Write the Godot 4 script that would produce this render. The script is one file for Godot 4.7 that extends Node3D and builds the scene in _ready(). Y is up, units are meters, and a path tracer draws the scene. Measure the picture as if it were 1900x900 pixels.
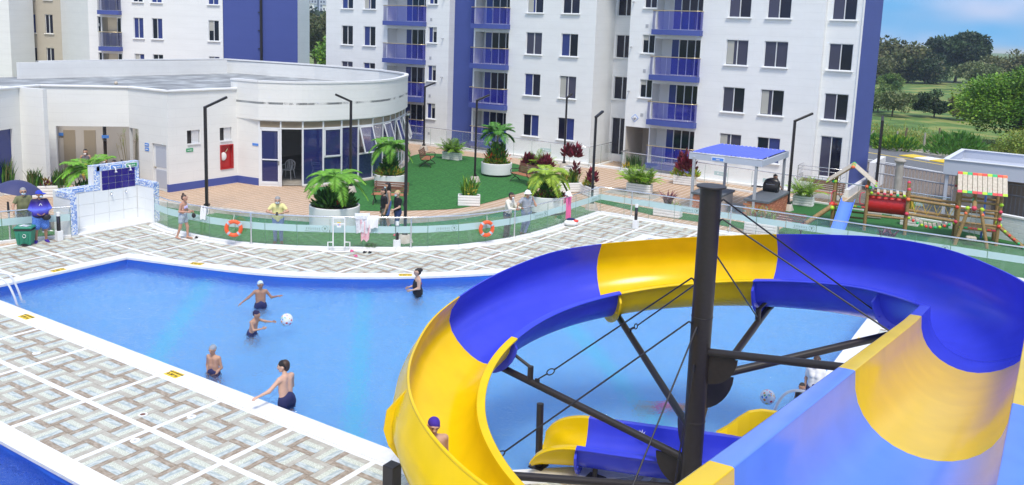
extends Node3D

# ---------------------------------------------------------------- mesh builder
class B:
	var v := PackedVector3Array()
	var n := PackedVector3Array()
	var t := PackedVector2Array()
	var c := PackedColorArray()
	var ix := PackedInt32Array()
	var col := Color.WHITE
	func vert(p: Vector3, nn: Vector3, uv := Vector2.ZERO) -> int:
		v.append(p); n.append(nn); t.append(uv); c.append(col)
		return v.size() - 1
	func quad(a: Vector3, b: Vector3, d: Vector3, e: Vector3, u0 := Vector2.ZERO, u1 := Vector2.ONE) -> void:
		# counter-clockwise seen from outside
		var nn := (b - a).cross(d - a).normalized()
		if nn == Vector3.ZERO: nn = (d - a).cross(e - a).normalized()
		var i := v.size()
		v.append_array([a, b, d, e]); n.append_array([nn, nn, nn, nn])
		t.append_array([u0, Vector2(u1.x, u0.y), u1, Vector2(u0.x, u1.y)]); c.append_array([col, col, col, col])
		ix.append_array([i, i + 2, i + 1, i, i + 3, i + 2])
	func tri(a: Vector3, b: Vector3, d: Vector3) -> void:
		var nn := (b - a).cross(d - a).normalized()
		var i := v.size()
		v.append_array([a, b, d]); n.append_array([nn, nn, nn]); t.append_array([Vector2(a.x, a.z), Vector2(b.x, b.z), Vector2(d.x, d.z)]); c.append_array([col, col, col])
		ix.append_array([i, i + 2, i + 1])
	func box(ctr: Vector3, size: Vector3, bas := Basis.IDENTITY, ch := 0.0) -> B:
		var h := size * 0.5
		ch = minf(ch, minf(h.x, minf(h.y, h.z)) * 0.9)
		var P := func(x: float, y: float, z: float) -> Vector3: return ctr + bas * Vector3(x, y, z)
		var k := h - Vector3.ONE * ch
		for s in [1.0, -1.0]:
			_q(P.call(s * h.x, -k.y, k.z), P.call(s * h.x, -k.y, -k.z), P.call(s * h.x, k.y, -k.z), P.call(s * h.x, k.y, k.z), s, Vector2(size.z, size.y))
			_q(P.call(-k.x, s * h.y, k.z), P.call(k.x, s * h.y, k.z), P.call(k.x, s * h.y, -k.z), P.call(-k.x, s * h.y, -k.z), s, Vector2(size.x, size.z))
			_q(P.call(-k.x, -k.y, s * h.z), P.call(k.x, -k.y, s * h.z), P.call(k.x, k.y, s * h.z), P.call(-k.x, k.y, s * h.z), s, Vector2(size.x, size.y))
		if ch > 0.0:
			for s in [1.0, -1.0]:
				for r in [1.0, -1.0]:
					_q(P.call(-k.x, s * h.y, r * k.z), P.call(k.x, s * h.y, r * k.z), P.call(k.x, s * k.y, r * h.z), P.call(-k.x, s * k.y, r * h.z), -s * r, Vector2(size.x, ch))
					_q(P.call(s * h.x, -k.y, r * k.z), P.call(s * h.x, k.y, r * k.z), P.call(s * k.x, k.y, r * h.z), P.call(s * k.x, -k.y, r * h.z), s * r, Vector2(ch, size.y))
					_q(P.call(s * k.x, r * h.y, -k.z), P.call(s * k.x, r * h.y, k.z), P.call(s * h.x, r * k.y, k.z), P.call(s * h.x, r * k.y, -k.z), s * r, Vector2(ch, size.z))
					for w in [1.0, -1.0]:
						var a: Vector3 = P.call(s * h.x, r * k.y, w * k.z)
						var b: Vector3 = P.call(s * k.x, r * h.y, w * k.z)
						var d: Vector3 = P.call(s * k.x, r * k.y, w * h.z)
						if s * r * w > 0.0: tri(a, b, d)
						else: tri(a, d, b)
		return self
	func _q(a: Vector3, b: Vector3, d: Vector3, e: Vector3, s: float, uv: Vector2) -> void:
		if s > 0.0: quad(a, b, d, e, Vector2.ZERO, uv)
		else: quad(b, a, e, d, Vector2.ZERO, uv)
	# rows of points, smooth; outside is where (next row) x (next column) points
	func grid(rows: Array, close := false, uvs := Vector2.ONE) -> B:
		var nr := rows.size()
		var nc: int = rows[0].size()
		var base := v.size()
		for i in nr:
			for j in nc:
				var p: Vector3 = rows[i][j]
				var jn := (j + 1) % nc if close else mini(j + 1, nc - 1)
				var jp := (j - 1 + nc) % nc if close else maxi(j - 1, 0)
				var dv: Vector3 = rows[mini(i + 1, nr - 1)][j] - rows[maxi(i - 1, 0)][j]
				var du: Vector3 = rows[i][jn] - rows[i][jp]
				var nn := dv.cross(du).normalized()
				if nn == Vector3.ZERO:
					var o: int = 1 if i == 0 else nr - 2
					du = rows[o][jn] - rows[o][jp]
					nn = dv.cross(du).normalized()
				vert(p, nn, Vector2(j / float(maxi(nc - 1, 1)), i / float(nr - 1)) * uvs)
		for i in nr - 1:
			for j in (nc if close else nc - 1):
				var a := base + i * nc + j
				var b := base + i * nc + (j + 1) % nc
				ix.append_array([a, b + nc, a + nc, a, b, b + nc])
		return self
	func tube(pts: Array, rad: Variant, sides := 8, cap := true) -> B:
		var rows := []
		var up := Vector3.UP
		for i in pts.size():
			var d: Vector3 = (pts[mini(i + 1, pts.size() - 1)] - pts[maxi(i - 1, 0)]).normalized()
			if absf(d.dot(up)) > 0.95: up = Vector3(0.9, 0.1, 0.42).normalized() if absf(d.x) < 0.8 else Vector3(0, 0, 1)
			var s := d.cross(up).normalized()
			up = s.cross(d).normalized()
			var r: float = rad[i] if rad is Array else rad
			var row := []
			for j in sides:
				var a := TAU * j / sides
				row.append(pts[i] + (s * cos(a) + up * sin(a)) * r)
			rows.append(row)
		grid(rows, true)
		if cap:
			for e in 2:
				var row: Array = rows[0] if e == 0 else rows[-1]
				var ctr: Vector3 = pts[0] if e == 0 else pts[-1]
				for j in sides:
					if e == 1: tri(ctr, row[j], row[(j + 1) % sides])
					else: tri(ctr, row[(j + 1) % sides], row[j])
		return self
	func lathe(prof: Array, sides := 20, o := Vector3.ZERO) -> B: # prof: [r, y] from bottom to top, outside
		var rows := []
		for q in prof:
			var row := []
			for j in sides:
				var a := -TAU * j / sides
				row.append(o + Vector3(cos(a) * q[0], q[1], sin(a) * q[0]))
			rows.append(row)
		return grid(rows, true)
	func prism(poly: PackedVector2Array, y0: float, y1: float, uvs := 1.0, sides := true, bottom := false) -> B: # poly in x, z
		var tr := Geometry2D.triangulate_polygon(poly)
		for e in (2 if bottom else 1):
			var y := y1 if e == 0 else y0
			var s := v.size()
			for p in poly: vert(Vector3(p.x, y, p.y), Vector3.UP if e == 0 else Vector3.DOWN, p * uvs)
			for k in range(0, tr.size(), 3):
				var a := poly[tr[k]]; var b := poly[tr[k + 1]]; var d := poly[tr[k + 2]]
				var cw := (b - a).cross(d - a) > 0.0
				if e == 1: cw = not cw
				if cw: ix.append_array([s + tr[k], s + tr[k + 1], s + tr[k + 2]])
				else: ix.append_array([s + tr[k], s + tr[k + 2], s + tr[k + 1]])
		if sides:
			var cwp := Geometry2D.is_polygon_clockwise(poly)
			for i in poly.size():
				var a := poly[i]; var b := poly[(i + 1) % poly.size()]
				if cwp:
					var w := a; a = b; b = w
				var L := a.distance_to(b)
				quad(Vector3(b.x, y0, b.y), Vector3(a.x, y0, a.y), Vector3(a.x, y1, a.y), Vector3(b.x, y1, b.y), Vector2.ZERO, Vector2(L, y1 - y0) * uvs)
		return self
	func ball(o: Vector3, r: Vector3, rings := 8, sides := 12, bas := Basis.IDENTITY, y0 := -1.0) -> B:
		var rows := []
		for i in rings + 1:
			var a := lerpf(asin(y0), PI / 2, i / float(rings))
			var row := []
			for j in sides:
				var f := -TAU * j / sides
				row.append(o + bas * (Vector3(cos(a) * cos(f), sin(a), cos(a) * sin(f)) * r))
			rows.append(row)
		return grid(rows, true)
	func append(m: B, x: Transform3D, tint := Color.WHITE) -> B:
		var s := v.size()
		for i in m.v.size():
			v.append(x * m.v[i]); n.append((x.basis * m.n[i]).normalized()); t.append(m.t[i]); c.append(m.c[i] * tint)
		for i in m.ix: ix.append(i + s)
		return self
	func mesh() -> ArrayMesh:
		var a := []
		a.resize(Mesh.ARRAY_MAX)
		a[Mesh.ARRAY_VERTEX] = v; a[Mesh.ARRAY_NORMAL] = n; a[Mesh.ARRAY_TEX_UV] = t; a[Mesh.ARRAY_COLOR] = c; a[Mesh.ARRAY_INDEX] = ix
		var m := ArrayMesh.new()
		m.add_surface_from_arrays(Mesh.PRIMITIVE_TRIANGLES, a)
		return m

# ---------------------------------------------------------------- scene helpers
var M := {}
var rng := RandomNumberGenerator.new()

func V(x: float, y: float, z: float) -> Vector3: return Vector3(x, y, z)
func tag(o: Node3D, label: String, category: String, group := "") -> Node3D:
	o.set_meta("label", label); o.set_meta("category", category)
	if group: o.set_meta("group", group)
	return o
func thing(called: String, label: String, category: String, at := Vector3.ZERO, turn := 0.0, group := "") -> Node3D:
	var o := Node3D.new()
	o.name = called; o.position = at; o.rotation.y = turn
	add_child(o, true)
	return tag(o, label, category, group)
func inst(parent: Node, called: String, m: Mesh, mt: Material, x := Transform3D.IDENTITY) -> MeshInstance3D:
	var o := MeshInstance3D.new()
	o.name = called; o.mesh = m; o.material_override = mt; o.transform = x
	parent.add_child(o, true)
	return o
func part(parent: Node, called: String, b: B, mt: Material) -> MeshInstance3D: return inst(parent, called, b.mesh(), mt)
func struct(called: String, b: B, mt: Material, kind := "structure") -> MeshInstance3D:
	var o := inst(self, called, b.mesh(), mt)
	o.set_meta("kind", kind)
	return o
func stuff(o: Node, label := "") -> Node:
	o.set_meta("kind", "stuff")
	if label: o.set_meta("label", label)
	return o
func dup(o: Node3D, at: Vector3, turn: float, label: String, scale_ := 1.0) -> Node3D:
	var d: Node3D = o.duplicate()
	d.name = str(o.name).rstrip("0123456789_"); add_child(d, true)
	d.position = at; d.rotation.y = turn; d.scale = Vector3.ONE * scale_
	d.set_meta("label", label)
	return d
func lin(r: float, g: float, b: float) -> Color: return Color(r, g, b).linear_to_srgb()
func mat(key: String, col: Color, rough := 0.6, met := 0.0) -> StandardMaterial3D:
	var m := StandardMaterial3D.new()
	m.resource_name = key; m.albedo_color = col.linear_to_srgb(); m.roughness = rough; m.metallic = met
	M[key] = m
	return m
func noise_tex(size: int, freq: float, ramp: Array, sd := 1, type := FastNoiseLite.TYPE_SIMPLEX_SMOOTH, oct := 4) -> NoiseTexture2D:
	var f := FastNoiseLite.new()
	f.noise_type = type; f.frequency = freq; f.seed = sd; f.fractal_octaves = oct
	var t := NoiseTexture2D.new()
	t.width = size; t.height = size; t.seamless = true; t.noise = f
	if ramp:
		var g := Gradient.new()
		g.offsets = PackedFloat32Array(ramp.map(func(q): return q[0]))
		g.colors = PackedColorArray(ramp.map(func(q): return q[1].linear_to_srgb()))
		t.color_ramp = g
	return t
func tri_tex(m: StandardMaterial3D, t: Texture2D, sc: float, bump: Texture2D = null, bs := 0.5) -> StandardMaterial3D:
	m.albedo_texture = t; m.uv1_triplanar = true; m.uv1_world_triplanar = true; m.uv1_scale = Vector3.ONE * sc
	if bump:
		m.heightmap_enabled = true; m.heightmap_texture = bump; m.heightmap_scale = bs
	return m
func img_tex(w: int, h: int, f: Callable) -> ImageTexture:
	var im := Image.create(w, h, false, Image.FORMAT_RGB8)
	for y in h:
		for x in w: im.set_pixel(x, y, (f.call(x, y) as Color).linear_to_srgb())
	return ImageTexture.create_from_image(im)
func glass(key: String, col: Color, rough := 0.04) -> StandardMaterial3D:
	var m := mat(key, col, rough)
	m.albedo_color.a = col.a; m.transparency = BaseMaterial3D.TRANSPARENCY_ALPHA
	return m
func text(parent: Node, called: String, s: String, h: float, x: Transform3D, mt: Material, font := "Droid Sans") -> MeshInstance3D:
	var tm := TextMesh.new()
	var sf := SystemFont.new()
	sf.font_names = PackedStringArray([font]); sf.font_weight = 700
	tm.font = sf; tm.text = s; tm.font_size = 32; tm.pixel_size = h / 24.0; tm.depth = 0.004; tm.curve_step = 4.0
	return inst(parent, called, tm, mt, x)
func poly(a: Array) -> PackedVector2Array:
	var p := PackedVector2Array()
	for q in a: p.append(Vector2(q[0], q[1]))
	return p
func smooth(pts: Array, per := 6) -> Array: # Catmull-Rom through Vector3 or Vector2 points
	var o := []
	for i in pts.size() - 1:
		var p0 = pts[maxi(i - 1, 0)]; var p1 = pts[i]; var p2 = pts[i + 1]; var p3 = pts[mini(i + 2, pts.size() - 1)]
		for k in per: o.append(p1.cubic_interpolate(p2, p0, p3, k / float(per)))
	o.append(pts[-1])
	return o
func curve_at(keys: Array, x: float) -> float: # [[x, y], ...] ascending
	if x <= keys[0][0]: return keys[0][1]
	for i in keys.size() - 1:
		if x <= keys[i + 1][0]:
			var t: float = (x - keys[i][0]) / (keys[i + 1][0] - keys[i][0])
			var pa: Array = keys[maxi(i - 1, 0)]; var pd: Array = keys[mini(i + 2, keys.size() - 1)]
			var w: float = keys[i + 1][0] - keys[i][0]
			return cubic_interpolate_in_time(keys[i][1], keys[i + 1][1], pa[1], pd[1], t, w, minf(pa[0] - keys[i][0], -0.001 if i else -w), maxf(pd[0] - keys[i][0], w * 1.001 if i < keys.size() - 2 else w * 2.0))
	return keys[-1][1]

# ---------------------------------------------------------------- materials
func make_materials() -> void:
	var w := func(a: float, b: float, tint := Color(1, 1, 1)) -> Array: return [[0.0, Color(a * tint.r, a * tint.g, a * tint.b)], [1.0, Color(b * tint.r, b * tint.g, b * tint.b)]]
	var fine := noise_tex(256, 0.05, [], 3)
	# masonry wall paint: faint courses as relief, faint grime as colour
	var course := func(ch: float, cw: float, lo: float) -> ImageTexture:
		return img_tex(256, 256, func(x, y):
			var row := int(y / 64.0)
			var fy := fposmod(y, 64.0)
			var fx := fposmod(x + (row % 2) * 64.0, 128.0)
			var d := minf(minf(fy, 64.0 - fy) * ch / 64.0, (minf(fx, 128.0 - fx)) * cw / 128.0)
			var k := clampf(d / 0.012, 0.0, 1.0)
			return Color(1, 1, 1) * lerpf(lo, 1.0, k))
	var c1: ImageTexture = course.call(0.405, 1.6, 0.92)
	var c1h: ImageTexture = course.call(0.405, 1.6, 0.0)
	var wall := func(key: String, col: Color, rough := 0.75) -> StandardMaterial3D:
		var m := mat(key, col, rough)
		tri_tex(m, c1, 1.0, c1h, 0.25)
		m.uv1_scale = Vector3(1 / 3.2, 1 / 1.62, 1 / 3.2)
		m.detail_enabled = true; m.detail_blend_mode = BaseMaterial3D.BLEND_MODE_MUL; m.detail_uv_layer = BaseMaterial3D.DETAIL_UV_1
		m.detail_albedo = grime
		return m
	grime = noise_tex(512, 0.004, w.call(0.945, 1.0), 9)
	wall.call("facade_white", Color(0.82, 0.84, 0.84))
	wall.call("facade_blue", Color(0.055, 0.085, 0.31))
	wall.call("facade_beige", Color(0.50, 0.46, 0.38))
	wall.call("club_white", Color(0.80, 0.81, 0.79))
	mat("white_paint", Color(0.80, 0.81, 0.80), 0.55)
	tri_tex(mat("white_plaster", Color(0.82, 0.83, 0.83), 0.7), noise_tex(256, 0.01, w.call(0.9, 1.0), 5), 0.4)
	mat("blue_paint", Color(0.06, 0.09, 0.33), 0.6)
	mat("white_metal", Color(0.78, 0.79, 0.80), 0.35)
	mat("steel", Color(0.72, 0.73, 0.74), 0.22, 0.9)
	mat("brass", Color(0.62, 0.52, 0.32), 0.3, 0.8)
	mat("grey_metal", Color(0.42, 0.44, 0.47), 0.45)
	mat("dark_metal", Color(0.016, 0.013, 0.014), 0.35)
	tri_tex(mat("slide_steel", Color(0.022, 0.017, 0.016), 0.42), noise_tex(256, 0.03, [[0.0, Color(0.7, 0.7, 0.7)], [0.72, Color(1, 1, 1)], [0.8, Color(2.2, 1.7, 1.4)]], 4), 1.5)
	mat("cable", Color(0.012, 0.011, 0.016), 0.4)
	mat("iron", Color(0.02, 0.015, 0.013), 0.45)
	mat("pane_dark", Color(0.010, 0.011, 0.026), 0.05)
	mat("pane_blue", Color(0.035, 0.05, 0.20), 0.06)
	mat("pane_grey", Color(0.06, 0.06, 0.10), 0.08)
	mat("curtain", Color(0.42, 0.42, 0.38), 0.8)
	mat("inside", Color(0.035, 0.032, 0.032), 0.9)
	mat("inside_wall", Color(0.55, 0.51, 0.46), 0.8)
	glass("balcony_glass", Color(0.02, 0.022, 0.36, 0.55))
	glass("fence_glass", Color(0.60, 0.85, 0.76, 0.03))
	glass("fence_band", Color(0.58, 0.78, 0.78, 0.72), 0.3)
	glass("club_glass", Color(0.025, 0.035, 0.19, 0.45))
	mat("alu", Color(0.74, 0.76, 0.78), 0.35)
	mat("louver", Color(0.36, 0.30, 0.22), 0.6)
	# ground
	var gt := noise_tex(512, 0.012, [[0.0, Color(0.045, 0.105, 0.018)], [0.45, Color(0.10, 0.19, 0.032)], [0.62, Color(0.21, 0.25, 0.055)], [1.0, Color(0.30, 0.27, 0.09)]], 12, FastNoiseLite.TYPE_SIMPLEX_SMOOTH, 6)
	tri_tex(mat("field", Color(1, 1, 1), 0.95), gt, 0.035, noise_tex(256, 0.08, [], 8), 12.0)
	var turf := mat("turf", Color(1, 1, 1), 0.9)
	tri_tex(turf, noise_tex(512, 0.05, [[0.0, Color(0.012, 0.085, 0.014)], [0.5, Color(0.028, 0.155, 0.026)], [1.0, Color(0.065, 0.26, 0.055)]], 21, FastNoiseLite.TYPE_VALUE, 5), 0.5, noise_tex(256, 0.2, [], 22, FastNoiseLite.TYPE_VALUE, 3), 3.0)
	tri_tex(mat("turf_play", Color(1, 1, 1), 0.85), noise_tex(512, 0.03, [[0.0, Color(0.012, 0.10, 0.018)], [1.0, Color(0.028, 0.17, 0.03)]], 23), 0.5)
	tri_tex(mat("asphalt", Color(1, 1, 1), 0.9), noise_tex(512, 0.05, [[0.0, Color(0.11, 0.115, 0.125)], [1.0, Color(0.19, 0.195, 0.205)]], 31), 0.3)
	tri_tex(mat("gravel", Color(1, 1, 1), 0.95), noise_tex(512, 0.06, [[0.0, Color(0.08, 0.062, 0.05)], [0.5, Color(0.19, 0.15, 0.12)], [1.0, Color(0.33, 0.29, 0.25)]], 32, FastNoiseLite.TYPE_CELLULAR, 2), 0.4)
	tri_tex(mat("concrete", Color(1, 1, 1), 0.85), noise_tex(512, 0.012, [[0.0, Color(0.30, 0.28, 0.25)], [1.0, Color(0.50, 0.47, 0.42)]], 33, FastNoiseLite.TYPE_SIMPLEX_SMOOTH, 5), 0.3)
	tri_tex(mat("kerb_stone", Color(1, 1, 1), 0.85), noise_tex(512, 0.02, [[0.0, Color(0.36, 0.31, 0.24)], [0.6, Color(0.52, 0.48, 0.42)], [1.0, Color(0.62, 0.60, 0.56)]], 34), 0.3)
	tri_tex(mat("deck_white", Color(1, 1, 1), 0.6), noise_tex(512, 0.02, [[0.0, Color(0.70, 0.70, 0.68)], [1.0, Color(0.82, 0.83, 0.82)]], 35), 0.4)
	tri_tex(mat("roof_grey", Color(1, 1, 1), 0.85), noise_tex(512, 0.008, [[0.0, Color(0.17, 0.18, 0.19)], [0.6, Color(0.30, 0.32, 0.33)], [1.0, Color(0.52, 0.56, 0.58)]], 36, FastNoiseLite.TYPE_SIMPLEX_SMOOTH, 5), 0.12)
	# pavers: peach blocks in pairs between paler strips, joints as relief
	var pv := FastNoiseLite.new()
	pv.seed = 5; pv.frequency = 0.9
	var pave := img_tex(512, 512, func(x, y):
		var band := int(x / 64.0)
		var fx := fposmod(x, 64.0)
		var yy := fposmod(y + (band % 2) * 16.0, 32.0)
		var id := int((y + (band % 2) * 16.0) / 32.0) % 16
		var tone := 0.9 + 0.16 * pv.get_noise_2d(band * 7.3, id * 5.1) + 0.05 * pv.get_noise_2d(x * 0.7, y * 0.7)
		var k := Color(0.52, 0.35, 0.225) * tone
		if fx < 7.0: return Color(0.74, 0.66, 0.56)
		if yy < 2.5: return Color(0.70, 0.56, 0.42)
		return k)
	tri_tex(mat("pavers", Color(1, 1, 1), 0.85), pave, 0.42)
	# pool
	tri_tex(mat("pool_floor", Color(1, 1, 1), 0.5), noise_tex(512, 0.02, [[0.0, Color(0.105, 0.40, 0.88)], [0.5, Color(0.19, 0.52, 0.94)], [1.0, Color(0.33, 0.66, 0.96)]], 41), 0.5)
	mat("pool_wall", Color(0.04, 0.17, 0.68), 0.4)
	mat("pool_band", Color(0.13, 0.60, 0.92), 0.5)
	mat("pool2_floor", Color(0.030, 0.14, 0.62), 0.5)
	var wt := mat("water", Color(0.97, 0.99, 1.0), 0.0)
	wt.albedo_color.a = 0.0; wt.refraction_enabled = true; wt.refraction_scale = 0.033
	wt.normal_enabled = true; wt.uv1_triplanar = true; wt.uv1_world_triplanar = true; wt.uv1_scale = Vector3.ONE * 0.8
	var nt := noise_tex(512, 0.022, [], 55, FastNoiseLite.TYPE_SIMPLEX_SMOOTH, 4)
	nt.as_normal_map = true; nt.bump_strength = 14.0
	wt.normal_texture = nt; wt.normal_scale = 0.9
	# deck tile: four printed strips, three variants side by side
	var dn := FastNoiseLite.new()
	dn.seed = 77; dn.frequency = 0.012; dn.fractal_octaves = 5
	var dc := FastNoiseLite.new()
	dc.seed = 78; dc.noise_type = FastNoiseLite.TYPE_CELLULAR; dc.frequency = 0.16; dc.cellular_return_type = FastNoiseLite.RETURN_CELL_VALUE
	var tile := img_tex(768, 256, func(x, y):
		var vr := int(x / 256)
		var u := fposmod(x, 256.0)
		var q := int(y / 64.0)
		var a := dn.get_noise_3d(x * 1.0, y * 2.5, vr * 90.0 + q * 31.0)
		var e := minf(fposmod(y, 64.0), 63.0 - fposmod(y, 64.0))
		var k: Color
		if q == 0: k = Color(0.40, 0.365, 0.295).lerp(Color(0.52, 0.495, 0.42), 0.5 + a)
		elif q == 1:
			var s := dc.get_noise_2d(x, y + vr * 300.0)
			k = Color(0.42, 0.44, 0.34).lerp(Color(0.74, 0.76, 0.66), clampf(0.5 + s * 0.9, 0, 1))
			if s < -0.72: k = Color(0.22, 0.27, 0.18)
		elif q == 2: k = Color(0.36, 0.42, 0.41).lerp(Color(0.56, 0.60, 0.57), clampf(0.5 + a * 1.5, 0, 1))
		else: k = Color(0.27, 0.21, 0.145).lerp(Color(0.45, 0.375, 0.29), clampf(0.5 + a * 1.3, 0, 1))
		if e < 1.0: k = k * 0.8
		return k)
	var tm := mat("deck_tile", Color(1, 1, 1), 0.55)
	tm.albedo_texture = tile
	var mos := img_tex(256, 256, func(x, y):
		var hh := hash(Vector2i(x / 8, y / 8)) % 100
		if x % 8 == 0 or y % 8 == 0: return Color(0.72, 0.76, 0.80)
		if hh < 30: return Color(0.10, 0.22, 0.62)
		if hh < 55: return Color(0.30, 0.45, 0.80)
		if hh < 70: return Color(0.50, 0.63, 0.84)
		return Color(0.80, 0.83, 0.85))
	tri_tex(mat("mosaic", Color(1, 1, 1), 0.3), mos, 0.7)
	mat("glaze_blue", Color(0.025, 0.012, 0.20), 0.12)
	mat("glaze_white", Color(0.78, 0.81, 0.82), 0.25)
	# slide
	for q in [["slide_yellow", Color(0.86, 0.58, 0.002)], ["slide_blue", Color(0.055, 0.075, 0.72)], ["slide_light_blue", Color(0.13, 0.27, 0.85)]]:
		var m := mat(q[0], q[1], 0.22)
		m.clearcoat_enabled = true; m.clearcoat = 0.12; m.clearcoat_roughness = 0.15; m.metallic_specular = 0.3
		m.albedo_texture = noise_tex(256, 0.012, w.call(0.84, 1.0), 61)
		m.uv1_triplanar = true; m.uv1_world_triplanar = true; m.uv1_scale = Vector3.ONE * 0.5
	# small things
	mat("orange", Color(0.85, 0.12, 0.03), 0.5)
	mat("red", Color(0.42, 0.012, 0.012), 0.35)
	mat("red_plastic", Color(0.55, 0.02, 0.02), 0.3)
	mat("bin_green", Color(0.03, 0.24, 0.15), 0.5)
	mat("black", Color(0.015, 0.014, 0.016), 0.6)
	mat("sign_blue", Color(0.08, 0.25, 0.70), 0.5)
	mat("sign_green", Color(0.02, 0.32, 0.12), 0.5)
	mat("sign_yellow", Color(0.85, 0.58, 0.02), 0.5)
	mat("sign_white", Color(0.85, 0.86, 0.86), 0.5)
	mat("logo_grey", Color(0.16, 0.26, 0.20), 0.6)
	mat("timber", Color(1, 1, 1), 0.7)
	tri_tex(M.timber, noise_tex(256, 0.03, [[0.0, Color(0.22, 0.13, 0.045)], [1.0, Color(0.40, 0.27, 0.11)]], 71), 1.2)
	tri_tex(mat("plank", Color(1, 1, 1), 0.75), noise_tex(256, 0.03, [[0.0, Color(0.42, 0.36, 0.27)], [1.0, Color(0.68, 0.62, 0.52)]], 72), 1.2)
	tri_tex(mat("bench_wood", Color(1, 1, 1), 0.6), noise_tex(256, 0.03, [[0.0, Color(0.12, 0.05, 0.03)], [1.0, Color(0.24, 0.11, 0.065)]], 73), 1.2)
	mat("bench_seat", Color(0.40, 0.16, 0.08), 0.6)
	for q in [["cap_red", Color(0.75, 0.06, 0.04)], ["cap_lime", Color(0.45, 0.72, 0.03)], ["cap_green", Color(0.02, 0.45, 0.16)], ["cap_pink", Color(0.65, 0.05, 0.10)], ["cap_orange", Color(0.85, 0.16, 0.05)]]: mat(q[0], q[1], 0.4)
	mat("kid_blue", Color(0.12, 0.26, 0.85), 0.35)
	mat("rope", Color(0.65, 0.45, 0.05), 0.8)
	mat("brick", Color(0.40, 0.145, 0.075), 0.8)
	mat("brick_pale", Color(0.50, 0.20, 0.11), 0.8)
	mat("mortar", Color(0.55, 0.50, 0.44), 0.9)
	mat("slate", Color(0.13, 0.15, 0.17), 0.5)
	mat("roof_blue", Color(0.09, 0.14, 0.72), 0.45)
	mat("kiosk_grey", Color(0.46, 0.50, 0.58), 0.6)
	mat("kiosk_beige", Color(0.47, 0.40, 0.32), 0.85)
	mat("block_white", Color(0.72, 0.77, 0.77), 0.7)
	mat("umbrella", Color(0.04, 0.045, 0.14), 0.6)
	mat("soil", Color(0.05, 0.035, 0.022), 0.95)
	mat("trunk", Color(0.16, 0.12, 0.08), 0.9)
	mat("palm_trunk", Color(0.36, 0.32, 0.20), 0.85)
	# foliage: the colour is carried by the vertices, light comes through the leaves
	for q in [["leaf", 0.55], ["leaf_far", 0.7]]:
		var m := mat(q[0], Color(1, 1, 1), q[1])
		m.vertex_color_use_as_albedo = true
		m.backlight_enabled = true; m.backlight = Color(0.5, 0.5, 0.4)
	var sk := mat("skin", Color(1, 1, 1), 0.55)
	sk.vertex_color_use_as_albedo = true
	mat("hair", Color(0.014, 0.010, 0.009), 0.5)
	mat("hair_brown", Color(0.05, 0.025, 0.015), 0.5)
	mat("hair_grey", Color(0.30, 0.30, 0.30), 0.6)
	mat("hair_blond", Color(0.55, 0.42, 0.20), 0.6)
	mat("mask", Color(0.55, 0.75, 0.85), 0.7)
	mat("ball_clear", Color(0.75, 0.82, 0.88), 0.15)
var grime: NoiseTexture2D
func cloth(key: String, col: Color, rough := 0.85) -> StandardMaterial3D:
	if not M.has(key):
		mat(key, col, rough)
	return M[key]
func print_cloth(key: String, a: Color, b: Color, c: Color, sc := 6.0) -> StandardMaterial3D:
	if not M.has(key):
		var m := mat(key, Color(1, 1, 1), 0.85)
		m.albedo_texture = noise_tex(128, 0.05, [[0.0, a], [0.42, a], [0.46, b], [0.6, b], [0.66, c], [1.0, c]], 91)
		m.uv1_triplanar = true; m.uv1_scale = Vector3.ONE * sc
	return M[key]
# ---------------------------------------------------------------- camera, sky, light
func _ready() -> void:
	rng.seed = 20240
	var cam := Camera3D.new()
	cam.name = "camera"
	cam.transform = Transform3D(Basis(Vector3(0.838391, 0.035734, -0.543896), Vector3(-0.112236, 0.987783, -0.108109), Vector3(0.533388, 0.151682, 0.832160)), Vector3(0, 7.5, 0))
	cam.projection = Camera3D.PROJECTION_FRUSTUM
	cam.near = 0.1; cam.far = 3000.0
	cam.size = 0.1 * 900.0 / 1588.5
	cam.frustum_offset = Vector2(0, -0.1 * 149.1 / 1588.5)
	add_child(cam)
	cam.current = true
	var env := Environment.new()
	env.background_mode = Environment.BG_SKY
	env.tonemap_mode = Environment.TONE_MAPPER_LINEAR
	env.tonemap_exposure = 2.1
	env.sdfgi_enabled = true; env.ssao_enabled = true; env.ssil_enabled = true
	env.fog_enabled = true; env.fog_density = 0.0004; env.fog_light_color = Color(0.78, 0.86, 0.95)
	var sky := Sky.new()
	var psm := PanoramaSkyMaterial.new()
	psm.panorama = sky_picture()
	sky.sky_material = psm
	env.sky = sky
	var we := WorldEnvironment.new()
	we.name = "air"; we.environment = env
	add_child(we)
	var sun := DirectionalLight3D.new()
	sun.name = "sun"
	sun.light_energy = 0.5; sun.light_color = Color(1.0, 0.965, 0.91); sun.light_angular_distance = 14.0; sun.shadow_enabled = true
	sun.basis = Basis.looking_at(Vector3(-0.38, -1.0, -0.42).normalized())
	add_child(sun)
	make_materials()
	ground()
	pools()
	plaza()
	apartments()
	left_towers()
	clubhouse()
	shower()
	fences()
	beyond()
	slide()
	kiosk()
	pergola()
	playground()
	lamps()
	planters()
	benches()
	pool_things()
	people()

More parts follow.
